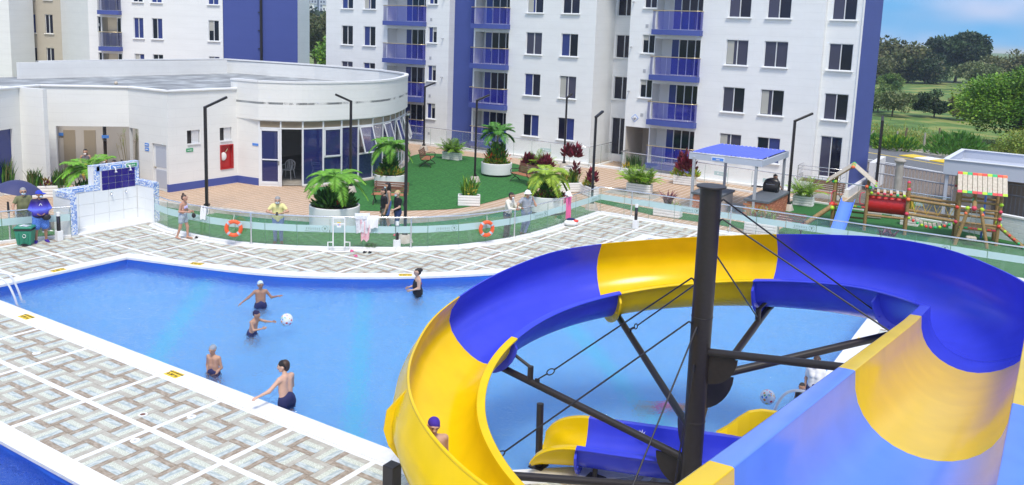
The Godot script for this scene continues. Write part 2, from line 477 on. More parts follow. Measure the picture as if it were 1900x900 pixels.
func sky_picture() -> ImageTexture:
	var w := 1024; var h := 512
	var im := Image.create(w, h, false, Image.FORMAT_RGBF)
	var a := FastNoiseLite.new()
	a.seed = 11; a.noise_type = FastNoiseLite.TYPE_SIMPLEX_SMOOTH; a.frequency = 1.5; a.fractal_octaves = 6; a.fractal_gain = 0.5
	for y in h:
		var el := PI * (0.5 - (y + 0.5) / h)
		for x in w:
			var az := TAU * (x + 0.5) / w
			var d := Vector3(sin(az) * cos(el), sin(el), -cos(az) * cos(el))
			var q := d * Vector3(1, 2.4, 1) * 1.25
			var s := a.get_noise_3dv(q) * 1.5 + a.get_noise_3dv(q * 2.3 + Vector3(5, 1, 2)) * 0.5
			var k := smoothstep(-0.42, 0.22, s + 0.16)
			var blue := Color(0.012, 0.17, 0.44).lerp(Color(0.03, 0.26, 0.50), exp(-maxf(el, 0.0) * 5.0))
			var white := Color(0.40, 0.43, 0.55) * (0.96 + 0.2 * s)
			var cc := blue.lerp(white, k * 0.97)
			if el < 0.0: cc = Color(0.30, 0.32, 0.30)
			im.set_pixel(x, y, cc)
	return ImageTexture.create_from_image(im)

# ---------------------------------------------------------------- ground, pools, plaza
var pool_a: PackedVector2Array
var deck_edge: PackedVector2Array
var rail_line: Array
const POOL_B := [[-26.0, -7.16], [-11.2, -7.16], [-11.2, -2.0], [-26.0, -2.0]]

func sheet(area: PackedVector2Array, holes: Array, y: float, cell: float, b: B = null) -> B:
	if b == null: b = B.new()
	var lo := Vector2.INF; var hi := -Vector2.INF
	for p in area: lo = lo.min(p); hi = hi.max(p)
	var x := lo.x
	while x < hi.x - 1e-4:
		var z := lo.y
		while z < hi.y - 1e-4:
			var bits: Array = Geometry2D.intersect_polygons(poly([[x, z], [x + cell, z], [x + cell, z + cell], [x, z + cell]]), area)
			for hole in holes:
				var nx := []
				for p in bits: nx.append_array(Geometry2D.clip_polygons(p, hole))
				bits = nx
			for p in bits:
				if p.size() > 2: b.prism(p, y, y, 1.0, false)
			z += cell
		x += cell
	return b
func rect(x0: float, z0: float, x1: float, z1: float) -> PackedVector2Array: return poly([[x0, z0], [x1, z0], [x1, z1], [x0, z1]])

func ground() -> void:
	var b := B.new()
	for r in [[-1500, -1500, 1500, -47], [-1500, 3, 1500, 1500], [-1500, -47, -62, 3], [16, -47, 1500, 3]]: b.prism(rect(r[0], r[1], r[2], r[3]), 0, -0.05, 1.0, false)
	struct("ground", b, M.field)

func pools() -> void:
	var far := smooth([Vector2(-24.22, -15.52), Vector2(-21.92, -16.2), Vector2(-19.75, -16.95), Vector2(-18.0, -17.95), Vector2(-16.12, -19.5), Vector2(-14.48, -21.33), Vector2(-13.5, -23.0), Vector2(-12.9, -25.0), Vector2(-12.6, -27.0), Vector2(-12.5, -29.2)], 4)
	pool_a = poly([[-3.87, -29.2], [-3.87, -14.85], [-8.0, -11.0], [-24.22, -11.0]])
	pool_a.append_array(PackedVector2Array(far))
	var r := smooth([Vector2(-27.45, -18.75), Vector2(-26.7, -18.56), Vector2(-25.83, -18.52), Vector2(-24.45, -18.58), Vector2(-23.23, -18.78), Vector2(-22.28, -19.12), Vector2(-21.0, -19.82), Vector2(-19.68, -20.78), Vector2(-18.27, -21.95), Vector2(-17.1, -23.4), Vector2(-16.45, -24.9), Vector2(-16.08, -26.6), Vector2(-16.0, -28.2), Vector2(-16.0, -32.0)], 4)
	rail_line = r
	deck_edge = PackedVector2Array(r)
	deck_edge.append_array(poly([[12.0, -32.0], [12.0, 2.5], [-28.4, 2.5], [-28.4, -15.85], [-28.8, -15.85], [-28.8, -19.0], [-27.5, -19.0]]))
	var pool_b := poly(POOL_B)
	var slab := sheet(deck_edge, [pool_a, pool_b], 0.0, 2.05)
	var deck := struct("pool_deck", slab, M.deck_white)
	# tiles in bays between white strips
	var xs := [-28.3, -26.24, -24.2, -22.15, -20.1, -18.06, -15.5, -13.45, -11.42, -9.37, -7.32, -5.27, -3.22, -1.17, 0.88]
	var zs := [-32.0, -30.0, -27.9, -25.9, -23.9, -21.95, -20.05, -18.15, -16.25, -14.35, -12.43, -10.56, -8.97, -7.48]
	var ina := Geometry2D.offset_polygon(pool_a, 0.44, Geometry2D.JOIN_MITER)[0]
	var inb := Geometry2D.offset_polygon(pool_b, 0.33, Geometry2D.JOIN_MITER)[0]
	var ind := Geometry2D.offset_polygon(deck_edge, -0.22)[0]
	var meshes := {}
	var rest := B.new()
	var near := []
	for i in xs.size() - 1:
		for j in zs.size() - 1:
			var w: float = xs[i + 1] - xs[i] - 0.13; var l: float = zs[j + 1] - zs[j] - 0.13
			var nu := maxi(1, roundi(w / 0.49)); var nv := maxi(1, roundi(l / 0.49))
			for p in nu:
				for q in nv:
					var x0: float = xs[i] + 0.065 + w * p / nu + 0.003; var x1: float = xs[i] + 0.065 + w * (p + 1) / nu - 0.003
					var z0: float = zs[j] + 0.065 + l * q / nv + 0.003; var z1: float = zs[j] + 0.065 + l * (q + 1) / nv - 0.003
					var bits: Array = Geometry2D.intersect_polygons(rect(x0, z0, x1, z1), ind)
					for hole in [ina, inb]:
						var nx := []
						for k in bits: nx.append_array(Geometry2D.clip_polygons(k, hole))
						bits = nx
					var odd := (p + q + i + j) % 2
					var vr := rng.randi_range(0, 2)
					var flip := rng.randi_range(0, 1)
					for bit in bits:
						if bit.size() < 3: continue
						var whole: bool = bit.size() == 4 and absf(area_of(bit) - (x1 - x0) * (z1 - z0)) < 1e-4
						var uvf := func(pt: Vector2) -> Vector2:
							var u := (pt.x - x0) / (x1 - x0); var v := (pt.y - z0) / (z1 - z0)
							if odd: 
								var s := u; u = v; v = s
							if flip: v = 1.0 - v; u = 1.0 - u
							return Vector2((vr + clampf(u, 0.01, 0.99)) / 3.0, clampf(v, 0.01, 0.99))
						var tb := B.new()
						tb.prism(bit, -0.004, 0.008, 1.0, true)
						for k in tb.v.size(): tb.t[k] = uvf.call(Vector2(tb.v[k].x, tb.v[k].z))
						var cd := Vector2(x0, z0).distance_to(Vector2(-9, -6))
						near.append([cd, tb])
	near.sort_custom(func(a, b): return a[0] < b[0])
	for k in near.size():
		if k < 296: part(deck, "tile", near[k][1], M.deck_tile)
		else: rest.append(near[k][1], Transform3D.IDENTITY)
	stuff(part(deck, "tiles", rest, M.deck_tile))
	# coping slabs
	for pq in [[pool_a, 0.42, "pool_coping", 0.62], [pool_b, 0.31, "pool_coping", 0.62]]:
		var pp: PackedVector2Array = pq[0]
		if not Geometry2D.is_polygon_clockwise(pp): pp.reverse()
		var holder := Node3D.new()
		holder.name = pq[2]; add_child(holder, true); holder.set_meta("kind", "structure")
		var N := pp.size()
		var off := []
		for i in N:
			var d0 := (pp[i] - pp[(i - 1 + N) % N]).normalized(); var d1 := (pp[(i + 1) % N] - pp[i]).normalized()
			var n0 := d0.orthogonal(); var n1 := d1.orthogonal()
			var mm := (n0 + n1).normalized()
			off.append(mm / maxf(0.35, mm.dot(n1)))
		for i in N:
			var a := pp[i]; var c := pp[(i + 1) % N]
			var oa: Vector2 = off[i]; var oc: Vector2 = off[(i + 1) % N]
			# outward is the side that is not in the pool
			var sgn := 1.0
			if Geometry2D.is_point_in_polygon((a + c) * 0.5 + (oa + oc) * 0.05, pp): sgn = -1.0
			var cnt := maxi(1, roundi(a.distance_to(c) / pq[3]))
			for k in cnt:
				var gp := 0.0018 / a.distance_to(c)
				var t0 := k / float(cnt) + gp; var t1 := (k + 1) / float(cnt) - gp
				var i0 := a.lerp(c, t0); var i1 := a.lerp(c, t1)
				var o0: Vector2 = oa.lerp(oc, t0) * sgn; var o1: Vector2 = oa.lerp(oc, t1) * sgn
				var quad_ := PackedVector2Array([i0 - o0 * 0.025, i1 - o1 * 0.025, i1 + o1 * pq[1], i0 + o0 * pq[1]])
				part(holder, "coping_slab", B.new().prism(quad_, -0.045, 0.018 + rng.randf() * 0.002, 1.0, true, true), M.deck_white)
	# basins and water
	for pq in [[pool_a, -0.9, M.pool_floor, M.pool_wall, "pool_basin"], [pool_b, -0.7, M.pool2_floor, M.pool_wall, "small_pool_basin"]]:
		var fl := B.new().prism(pq[0], pq[1], pq[1], 1.0, false)
		var o := struct(pq[4], fl, pq[2])
		var wl := B.new()
		var pp: PackedVector2Array = pq[0]
		for i in pp.size():
			var a := pp[i]; var c := pp[(i + 1) % pp.size()]
			wl.quad(V(a.x, pq[1], a.y), V(c.x, pq[1], c.y), V(c.x, -0.02, c.y), V(a.x, -0.02, a.y))
		part(o, "pool_wall", wl, pq[3])
		if pq[4] == "pool_basin":
			for ln in [[-22.0, -17.0, -16.7, -11.05, 0.5], [-11.15, -20.4, -5.0, -14.6, 0.45], [-17.0, -18.6, -10.4, -11.05, 0.4]]:
				var d: Vector2 = Vector2(ln[2] - ln[0], ln[3] - ln[1]).normalized().orthogonal() * ln[4] * 0.5
				var bits := Geometry2D.intersect_polygons(PackedVector2Array([Vector2(ln[0], ln[1]) + d, Vector2(ln[2], ln[3]) + d, Vector2(ln[2], ln[3]) - d, Vector2(ln[0], ln[1]) - d]), pp)
				var lb := B.new()
				for bit in bits: lb.prism(bit, pq[1], pq[1] + 0.005, 1.0, false)
				part(o, "lane_band", lb, M.pool_band)
	struct("pool_water", water(-24.3, -29.3, -3.8, -10.9, 0.062), M.water)
	struct("small_pool_water", water(-26.1, -7.25, -11.1, -1.9, 0.07), M.water)

func area_of(p: PackedVector2Array) -> float:
	var s := 0.0
	for i in p.size(): s += p[i].cross(p[(i + 1) % p.size()])
	return absf(s) * 0.5

func water(x0: float, z0: float, x1: float, z1: float, st: float) -> B:
	var b := B.new()
	var nx := int((x1 - x0) / st); var nz := int((z1 - z0) / st)
	var wv := []
	var r := RandomNumberGenerator.new()
	r.seed = 4
	for i in 9:
		var a := r.randf() * TAU
		var L := 0.22 * pow(1.42, i * 0.75)
		wv.append([cos(a) * TAU / L, sin(a) * TAU / L, 0.0062 * pow(L, 0.9), r.randf() * TAU])
	for j in nz + 1:
		for i in nx + 1:
			var x := x0 + (x1 - x0) * i / nx; var z := z0 + (z1 - z0) * j / nz
			var y := -0.13; var dx := 0.0; var dz := 0.0
			for q in wv:
				var f: float = q[0] * x + q[1] * z + q[3]
				y += q[2] * sin(f)
				var g: float = q[2] * cos(f)
				dx += g * q[0]; dz += g * q[1]
			b.vert(V(x, y, z), V(-dx, 1, -dz).normalized(), Vector2(x, z))
	for j in nz:
		for i in nx:
			var a := j * (nx + 1) + i
			b.ix.append_array([a, a + 1, a + nx + 2, a, a + nx + 2, a + nx + 1])
	return b

func plaza() -> void:
	struct("plaza_paving", sheet(rect(-62, -47, 16, 3), [deck_edge], 0.0, 4.0), M.pavers)
	# strip of turf along the rail, with the kerb that holds the plaza back
	var kerb := smooth([Vector2(-30.31, -20.9), Vector2(-28.93, -21.16), Vector2(-27.15, -21.69), Vector2(-25.72, -22.07), Vector2(-23.63, -22.94), Vector2(-21.44, -24.41), Vector2(-20.0, -26.6), Vector2(-19.31, -29.42), Vector2(-19.1, -32.2), Vector2(-18.8, -33.4)], 4)
	var strip := PackedVector2Array(kerb)
	var rr := rail_line.duplicate()
	rr.reverse()
	strip.append_array(PackedVector2Array(rr))
	struct("turf_strip", sheet(strip, [deck_edge], 0.016, 3.0), M.turf)
	var kr := B.new()
	var rows := []
	for prof in [[-0.12, 0.0], [-0.12, 0.17], [-0.09, 0.20], [0.16, 0.20], [0.16, 0.0]]:
		var row := []
		for i in kerb.size():
			var d: Vector2 = (kerb[mini(i + 1, kerb.size() - 1)] - kerb[maxi(i - 1, 0)]).normalized().orthogonal()
			var p: Vector2 = kerb[i] - d * prof[0]
			row.append(V(p.x, prof[1], p.y))
		rows.append(row)
	for k in rows.size() - 1:
		for i in kerb.size() - 1: kr.quad(rows[k][i], rows[k][i + 1], rows[k + 1][i + 1], rows[k + 1][i])
	struct("plaza_kerb", kr, M.kerb_stone)
	# main lawn
	var lawn := PackedVector2Array(smooth([Vector2(-28.7, -27.5), Vector2(-27.0, -26.4), Vector2(-25.6, -25.4), Vector2(-24.34, -25.24), Vector2(-23.1, -25.95), Vector2(-22.18, -26.94), Vector2(-20.95, -28.65), Vector2(-20.75, -31.18), Vector2(-20.9, -33.71), Vector2(-20.95, -36.36), Vector2(-21.6, -37.6), Vector2(-23.6, -39.6), Vector2(-25.94, -40.71), Vector2(-28.29, -41.1), Vector2(-30.05, -40.9), Vector2(-31.97, -40.2), Vector2(-31.6, -38.2), Vector2(-29.6, -35.3), Vector2(-28.4, -32.2), Vector2(-28.3, -29.4), Vector2(-28.7, -27.5)], 4))
	struct("lawn", sheet(lawn, [], 0.016, 4.0), M.turf)
	struct("left_lawn", sheet(poly([[-29.4, -13.0], [-28.5, -15.9], [-28.9, -17.2], [-30.6, -17.6], [-33.0, -14.8], [-33.5, -10.0]]), [], 0.016, 4.0), M.turf)
	struct("turf_bay", sheet(poly([[-17.74, -34.69], [-17.41, -34.0], [-14.03, -33.09], [-11.31, -33.2], [-9.5, -33.1], [-9.5, -34.3], [-11.3, -34.4], [-13.4, -34.45], [-14.6, -34.3]]), [], 0.016, 4.0), M.turf_play)
	struct("play_turf", sheet(poly([[-10.3, -41.0], [-8.1, -41.2], [-4.0, -40.9], [-2.6, -40.6], [2.4, -37.6], [9, -34.9], [9, -32.3], [-9.0, -32.3], [-9.0, -36.25], [-10.2, -38.2]]), [], 0.016, 4.0), M.turf_play)
	for q in [[-16.8, -36.9, 2.6, 0.9], [-14.6, -35.6, 2.6, 1.1], [-11.7, -37.0, 2.2, 2.6]]:
		struct("dark_paving", sheet(rect(q[0] - q[2] / 2, q[1] - q[3] / 2, q[0] + q[2] / 2, q[1] + q[3] / 2), [], 0.008, 4.0), M.concrete)
# ---------------------------------------------------------------- buildings
# a wall in its own frame: x along, y up, outside towards +z; holes [x0, x1, y0, y1]
func wall(b: B, x0: float, x1: float, y0: float, y1: float, holes: Array, z := 0.0, deep := 0.14) -> void:
	var xs := [x0, x1]; var ys := [y0, y1]
	for h in holes:
		for k in 2:
			if h[k] > x0 and h[k] < x1 and not xs.has(h[k]): xs.append(h[k])
			if h[k + 2] > y0 and h[k + 2] < y1 and not ys.has(h[k + 2]): ys.append(h[k + 2])
	xs.sort(); ys.sort()
	for j in ys.size() - 1:
		var run := -1
		for i in xs.size():
			var open := i == xs.size() - 1
			if not open:
				var c := Vector2((xs[i] + xs[i + 1]) / 2, (ys[j] + ys[j + 1]) / 2)
				for h in holes:
					if c.x > h[0] and c.x < h[1] and c.y > h[2] and c.y < h[3]: open = true
			if open:
				if run >= 0: b.quad(V(xs[run], ys[j], z), V(xs[i], ys[j], z), V(xs[i], ys[j + 1], z), V(xs[run], ys[j + 1], z), Vector2(xs[run], ys[j]), Vector2(xs[i], ys[j + 1]))
				run = -1
			elif run < 0: run = i
	for h in holes:
		var d := z - deep
		b.quad(V(h[0], h[2], z), V(h[0], h[2], d), V(h[0], h[3], d), V(h[0], h[3], z))
		b.quad(V(h[1], h[2], d), V(h[1], h[2], z), V(h[1], h[3], z), V(h[1], h[3], d))
		b.quad(V(h[0], h[3], z), V(h[0], h[3], d), V(h[1], h[3], d), V(h[1], h[3], z))
		b.quad(V(h[0], h[2], d), V(h[0], h[2], z), V(h[1], h[2], z), V(h[1], h[2], d))
# sliding window: the frame is the part, its panes and its sill are its pieces
func window(parent: Node, x0: float, x1: float, y0: float, y1: float, z: float, panes: Array, sill := true, fm := "alu") -> Node:
	var f := B.new()
	var w := x1 - x0; var h := y1 - y0
	var t := 0.035
	for s in [0, 1]:
		f.box(V(x0 + t / 2 + s * (w - t), (y0 + y1) / 2, z), V(t, h, 0.05))
		f.box(V((x0 + x1) / 2, y0 + t / 2 + s * (h - t), z), V(w - 2 * t, t, 0.05))
	for k in panes.size() - 1: f.box(V(x0 + w * (k + 1) / panes.size(), (y0 + y1) / 2, z + 0.006), V(0.04, h - 2 * t, 0.05))
	var o := part(parent, "window", f, M[fm])
	for k in panes.size():
		var a := x0 + w * k / panes.size() + 0.03; var c := x0 + w * (k + 1) / panes.size() - 0.03
		part(o, "pane", B.new().box(V((a + c) / 2, (y0 + y1) / 2, z - 0.012 * (k % 2)), V(c - a, h - 0.06, 0.012)), M[panes[k]])
	if sill: part(o, "sill", B.new().box(V((x0 + x1) / 2, y0 - 0.03, z + 0.10), V(w + 0.16, 0.05, 0.19), Basis.IDENTITY, 0.008), M.white_paint)
	return o
func curtain_in(o: Node, x0: float, x1: float, y0: float, y1: float, z: float) -> void:
	part(o, "blind", B.new().box(V((x0 + x1) / 2, (y0 + y1) / 2, z), V(x1 - x0, y1 - y0, 0.006)), M.curtain)
func balcony(parent: Node, x0: float, x1: float, y: float, out: float, gm := "balcony_glass", sm := "blue_paint") -> void:
	# slab that bows outwards, glass on it, steel rail on top
	var pts := []
	for k in 9:
		var u := k / 8.0
		pts.append(Vector2(lerpf(x0, x1, u), 0.02 + out * (0.72 + 0.28 * sin(PI * u))))
	var pl := poly([[x0, 0.0]])
	pl.append_array(PackedVector2Array(pts)); pl.append(Vector2(x1, 0.0))
	var o := part(parent, "balcony", B.new().prism(pl, y, y + 0.28, 1.0, true, true), M[sm])
	var line := [V(x0 + 0.03, 0, 0.02)]
	for p in pts: line.append(V(clampf(p.x, x0 + 0.03, x1 - 0.03), 0, p.y - 0.04))
	line.append(V(x1 - 0.03, 0, 0.02))
	for i in line.size() - 1:
		if i % 2 == 1 and i < line.size() - 2: continue
		var a: Vector3 = line[i]; var c: Vector3 = line[mini(i + 2, line.size() - 1) if (i > 0 and i < line.size() - 2) else i + 1]
		if i == 0: c = line[1]
		var pane := B.new()
		var d := (c - a).normalized() * 0.008
		var nn := d.cross(Vector3.UP).normalized() * 0.006
		pane.quad(a + d + nn + V(0, y + 0.29, 0), c - d + nn + V(0, y + 0.29, 0), c - d + nn + V(0, y + 1.24, 0), a + d + nn + V(0, y + 1.24, 0))
		part(o, "glass_pane", pane, M[gm])
	var up := []
	for p in line: up.append(p + V(0, y + 1.27, 0))
	part(o, "hand_rail", B.new().tube(up, 0.028, 6), M.brass)
	var lug := B.new()
	for k in [2, 6]: lug.box(line[k] + V(0, y + 1.17, 0.01), V(0.05, 0.05, 0.03))
	part(o, "glass_clamp", lug, M.steel)

func apartments() -> void:
	var o := thing("apartment_building", "long white apartment block with blue glass balconies and a dark blue end wall", "building", V(0, 0, -43.6))
	var F := 2.435
	var top := 12.6
	var white := B.new(); var blue := B.new()
	# x0, x1, plane, blue?
	var bays := [[-43.72, -33.0, 0.0, false], [-33.0, -31.08, -0.55, true], [-31.08, -22.66, 0.0, false], [-22.66, -20.55, -2.46, false], [-20.55, -10.2, 0.0, false], [-10.2, -8.55, -0.35, false]]
	var wins := [[-42.24, -41.20], [-40.21, -39.16], [-27.27, -26.17], [-24.86, -23.76], [-15.03, -13.87], [-13.04, -11.86], [-9.97, -8.84]]
	var smalls := [[-34.66, -33.98], [-19.75, -19.03]]
	var alcoves := [[-38.1, -34.9, -36.9], [-30.98, -28.5, -30.55], [-19.0, -16.42, -18.25]]
	for bay in bays:
		var holes := []
		for k in 5:
			var y: float = F * k
			for w in wins:
				if w[0] > bay[0] and w[1] < bay[1]:
					if k == 0 and w[0] == -9.97: holes.append([-9.98, -8.94, 0.86, 2.9])
					else: holes.append([w[0], w[1], y + 1.28, y + 2.58])
			for w in smalls:
				if w[0] > bay[0] and w[1] < bay[1] and not (k == 0 and w[0] > -20): holes.append([w[0], w[1], y + 1.68, y + 2.68])
			for w in alcoves:
				if w[0] > bay[0] and w[1] < bay[1]: holes.append([w[0], w[1], y + 0.56, y + 2.50])
			if bay[3]: holes.append([-31.50, -31.21, y + 0.52, y + 0.97])
			if bay[2] < -2.0: holes.append([-22.55, -21.5, y + (0.4 if k == 0 else 1.28), y + 2.62])
			if bay[0] == -20.55 and k == 0: holes.append([-20.48, -19.05, 0.02, 2.45])
		var wb: B = blue if bay[3] else white
		wall(wb, bay[0], bay[1], 0.0, top, holes, bay[2], 0.12)
	# returns between the planes
	for r in [[-33.0, 0.0, -0.55], [-22.66, 0.0, -2.46], [-10.2, 0.0, -0.35]]: white.quad(V(r[0], 0, r[1]), V(r[0], 0, r[2]), V(r[0], top, r[2]), V(r[0], top, r[1]))
	for r in [[-31.08, 0.0, -0.55], [-20.55, 0.0, -2.46], [-43.72, 0.0, -9.0]]: white.quad(V(r[0], 0, r[2]), V(r[0], 0, r[1]), V(r[0], top, r[1]), V(r[0], top, r[2]))
	blue.quad(V(-8.55, 0, -0.35), V(-8.55, 0, -5.25), V(-8.55, top, -5.25), V(-8.55, top, -0.35))
	white.quad(V(-8.55, 0, -5.25), V(-43.72, 0, -9.0), V(-43.72, top, -9.0), V(-8.55, top, -5.25))
	white.quad(V(-43.72, top, 0), V(-8.55, top, -0.35), V(-8.55, top, -5.25), V(-43.72, top, -9.0))
	part(o, "wall", white, M.facade_white)
	part(o, "wall", blue, M.facade_blue)
	part(o, "corner_trim", B.new().box(V(-8.53, top / 2, -0.33), V(0.07, top, 0.07)), M.white_paint)
	var mix := [["pane_dark", "pane_dark"], ["pane_blue", "pane_dark"], ["pane_grey", "pane_dark"], ["pane_dark", "pane_blue"], ["pane_grey", "pane_grey"]]
	for k in 5:
		var y := F * k
		for w in wins:
			var z := -0.42 if w[0] > -10.0 else -0.09
			if k == 0 and w[0] > -10.0:
				window(o, -9.98, -8.94, 0.86, 2.9, z, ["pane_grey", "pane_dark"], false)
				continue
			var m: Array = mix[rng.randi() % 5]
			if w[0] < -40.0 and w[0] > -41.0: m = ["pane_blue", "pane_dark"]
			if w[0] > -10.0: m = ["pane_grey", "pane_dark"]
			var wo := window(o, w[0], w[1], y + 1.28, y + 2.58, z, m)
			if rng.randf() < 0.2: curtain_in(wo, w[0] + 0.05, w[0] + 0.4, y + 1.34, y + 2.5, z + 0.012)
		for w in smalls:
			if k == 0 and w[0] > -20: continue
			var wo := window(o, w[0], w[1], y + 1.68, y + 2.68, -0.09, ["pane_blue" if w[0] < -30 else "pane_dark", "pane_dark"])
			var a: float = w[0] + (0.36 if w[0] < -30 else 0.04)
			curtain_in(wo, a, a + 0.28, y + 2.38, y + 2.64, -0.07)
			part(o, "vent_grille", B.new().box(V(w[0] + 0.22, y + 0.72, 0.01), V(0.16, 0.17, 0.02)), M.grey_metal)
		window(o, -31.50, -31.21, y + 0.52, y + 0.97, -0.64, ["pane_dark"], false)
		window(o, -22.55, -21.5, y + (0.4 if k == 0 else 1.28), y + 2.62, -2.56, ["pane_dark", "pane_dark"], k > 0, "alu")
		for w in alcoves:
			var yy := y + 0.56
			var g := B.new()
			var dp := -0.95
			for s in [[w[0], 1.0], [w[1], -1.0]]:
				if s[1] > 0: g.quad(V(s[0], yy, -0.1), V(s[0], yy, dp), V(s[0], yy + 1.94, dp), V(s[0], yy + 1.94, -0.1))
				else: g.quad(V(s[0], yy, dp), V(s[0], yy, -0.1), V(s[0], yy + 1.94, -0.1), V(s[0], yy + 1.94, dp))
			g.quad(V(w[0], yy, dp), V(w[2], yy, dp), V(w[2], yy + 1.94, dp), V(w[0], yy + 1.94, dp))
			g.quad(V(w[0], yy + 1.94, -0.1), V(w[0], yy + 1.94, dp), V(w[1], yy + 1.94, dp), V(w[1], yy + 1.94, -0.1))
			g.quad(V(w[0], yy, dp), V(w[0], yy, -0.1), V(w[1], yy, -0.1), V(w[1], yy, dp))
			part(o, "balcony_recess", g, M.white_paint)
			window(o, w[2], w[1], yy, yy + 1.94, -0.5, ["pane_blue", "pane_dark", "pane_dark", "pane_dark"], false)
			balcony(o, w[0] - 0.08, w[1] + 0.08, y + 0.27, 0.55 if k > 0 else 0.3)
		for x in [-33.45, -20.38]:
			if k > 0: part(o, "drain_spout", B.new().tube([V(x, y + 2.0, -0.05), V(x + 0.02, y + 1.97, 0.22)], 0.035, 6), M.grey_metal)
	# entrance passage
	var e := B.new()
	e.quad(V(-20.48, 0.02, -0.12), V(-20.48, 0.02, -2.4), V(-20.48, 2.45, -2.4), V(-20.48, 2.45, -0.12))
	e.quad(V(-19.05, 0.02, -2.4), V(-19.05, 0.02, -0.12), V(-19.05, 2.45, -0.12), V(-19.05, 2.45, -2.4))
	e.quad(V(-20.48, 0.02, -2.4), V(-19.05, 0.02, -2.4), V(-19.05, 2.45, -2.4), V(-20.48, 2.45, -2.4))
	e.quad(V(-20.48, 2.45, -0.12), V(-20.48, 2.45, -2.4), V(-19.05, 2.45, -2.4), V(-19.05, 2.45, -0.12))
	e.quad(V(-20.48, 0.02, -2.4), V(-20.48, 0.02, -0.12), V(-19.05, 0.02, -0.12), V(-19.05, 0.02, -2.4))
	part(o, "entrance_passage", e, M.inside_wall)
	part(o, "door", B.new().box(V(-19.5, 1.1, -2.36), V(0.75, 2.1, 0.05)), M.pane_dark)
	# block number sign: a diamond with a small tree
	var s := part(o, "tree_sign", B.new().box(V(-19.93, 2.95, 0.012), V(0.30, 0.30, 0.02), Basis(Vector3(0, 0, 1), PI / 4)), M.sign_blue)
	part(s, "sign_face", B.new().box(V(-19.93, 2.95, 0.02), V(0.25, 0.25, 0.02), Basis(Vector3(0, 0, 1), PI / 4)), M.sign_white)
	part(s, "sign_trunk", B.new().box(V(-19.93, 2.90, 0.03), V(0.025, 0.10, 0.012)), M.black)
	part(s, "sign_crown", B.new().lathe([[0.10, 0.0], [0.09, 0.03], [0.04, 0.05], [0.0, 0.055]], 10, V(-19.93, 2.96, 0.03)), M.grey_metal)
	# raised terrace of the corner flat
	var tb := B.new().box(V(-9.6, 0.36, 0.55), V(2.1, 0.72, 1.1), Basis.IDENTITY, 0.01)
	var tr := part(o, "terrace", tb, M.facade_white)
	part(tr, "terrace_floor", B.new().box(V(-9.6, 0.724, 0.5), V(1.96, 0.012, 0.98)), M.bench_wood)
	var rails := B.new()
	for y in [1.02, 1.32, 1.5]:
		rails.tube([V(-10.6, y, 0.02), V(-10.6, y, 1.04), V(-8.6, y, 1.04), V(-8.6, y, 0.02)], 0.018, 6)
	for i in 11: rails.tube([V(-10.6 + i * 0.2, 0.72, 1.04), V(-10.6 + i * 0.2, 1.5 if i % 5 == 0 else 1.02, 1.04)], 0.011 if i % 5 else 0.02, 6)
	for i in 5: rails.tube([V(-10.6, 0.72, 0.04 + i * 0.2), V(-10.6, 1.02, 0.04 + i * 0.2)], 0.011, 5)
	part(tr, "terrace_railing", rails, M.steel)
	part(o, "plinth", B.new().box(V(-26.2, 0.05, 0.2), V(35.0, 0.10, 0.4)), M.white_paint)
	part(o, "end_wall_base", B.new().box(V(-8.45, 0.2, -2.6), V(0.2, 0.4, 5.2)), M.white_paint)
	part(o, "side_stair_wall", B.new().box(V(-7.9, 0.75, -4.4), V(0.25, 1.5, 3.2)), M.white_paint)

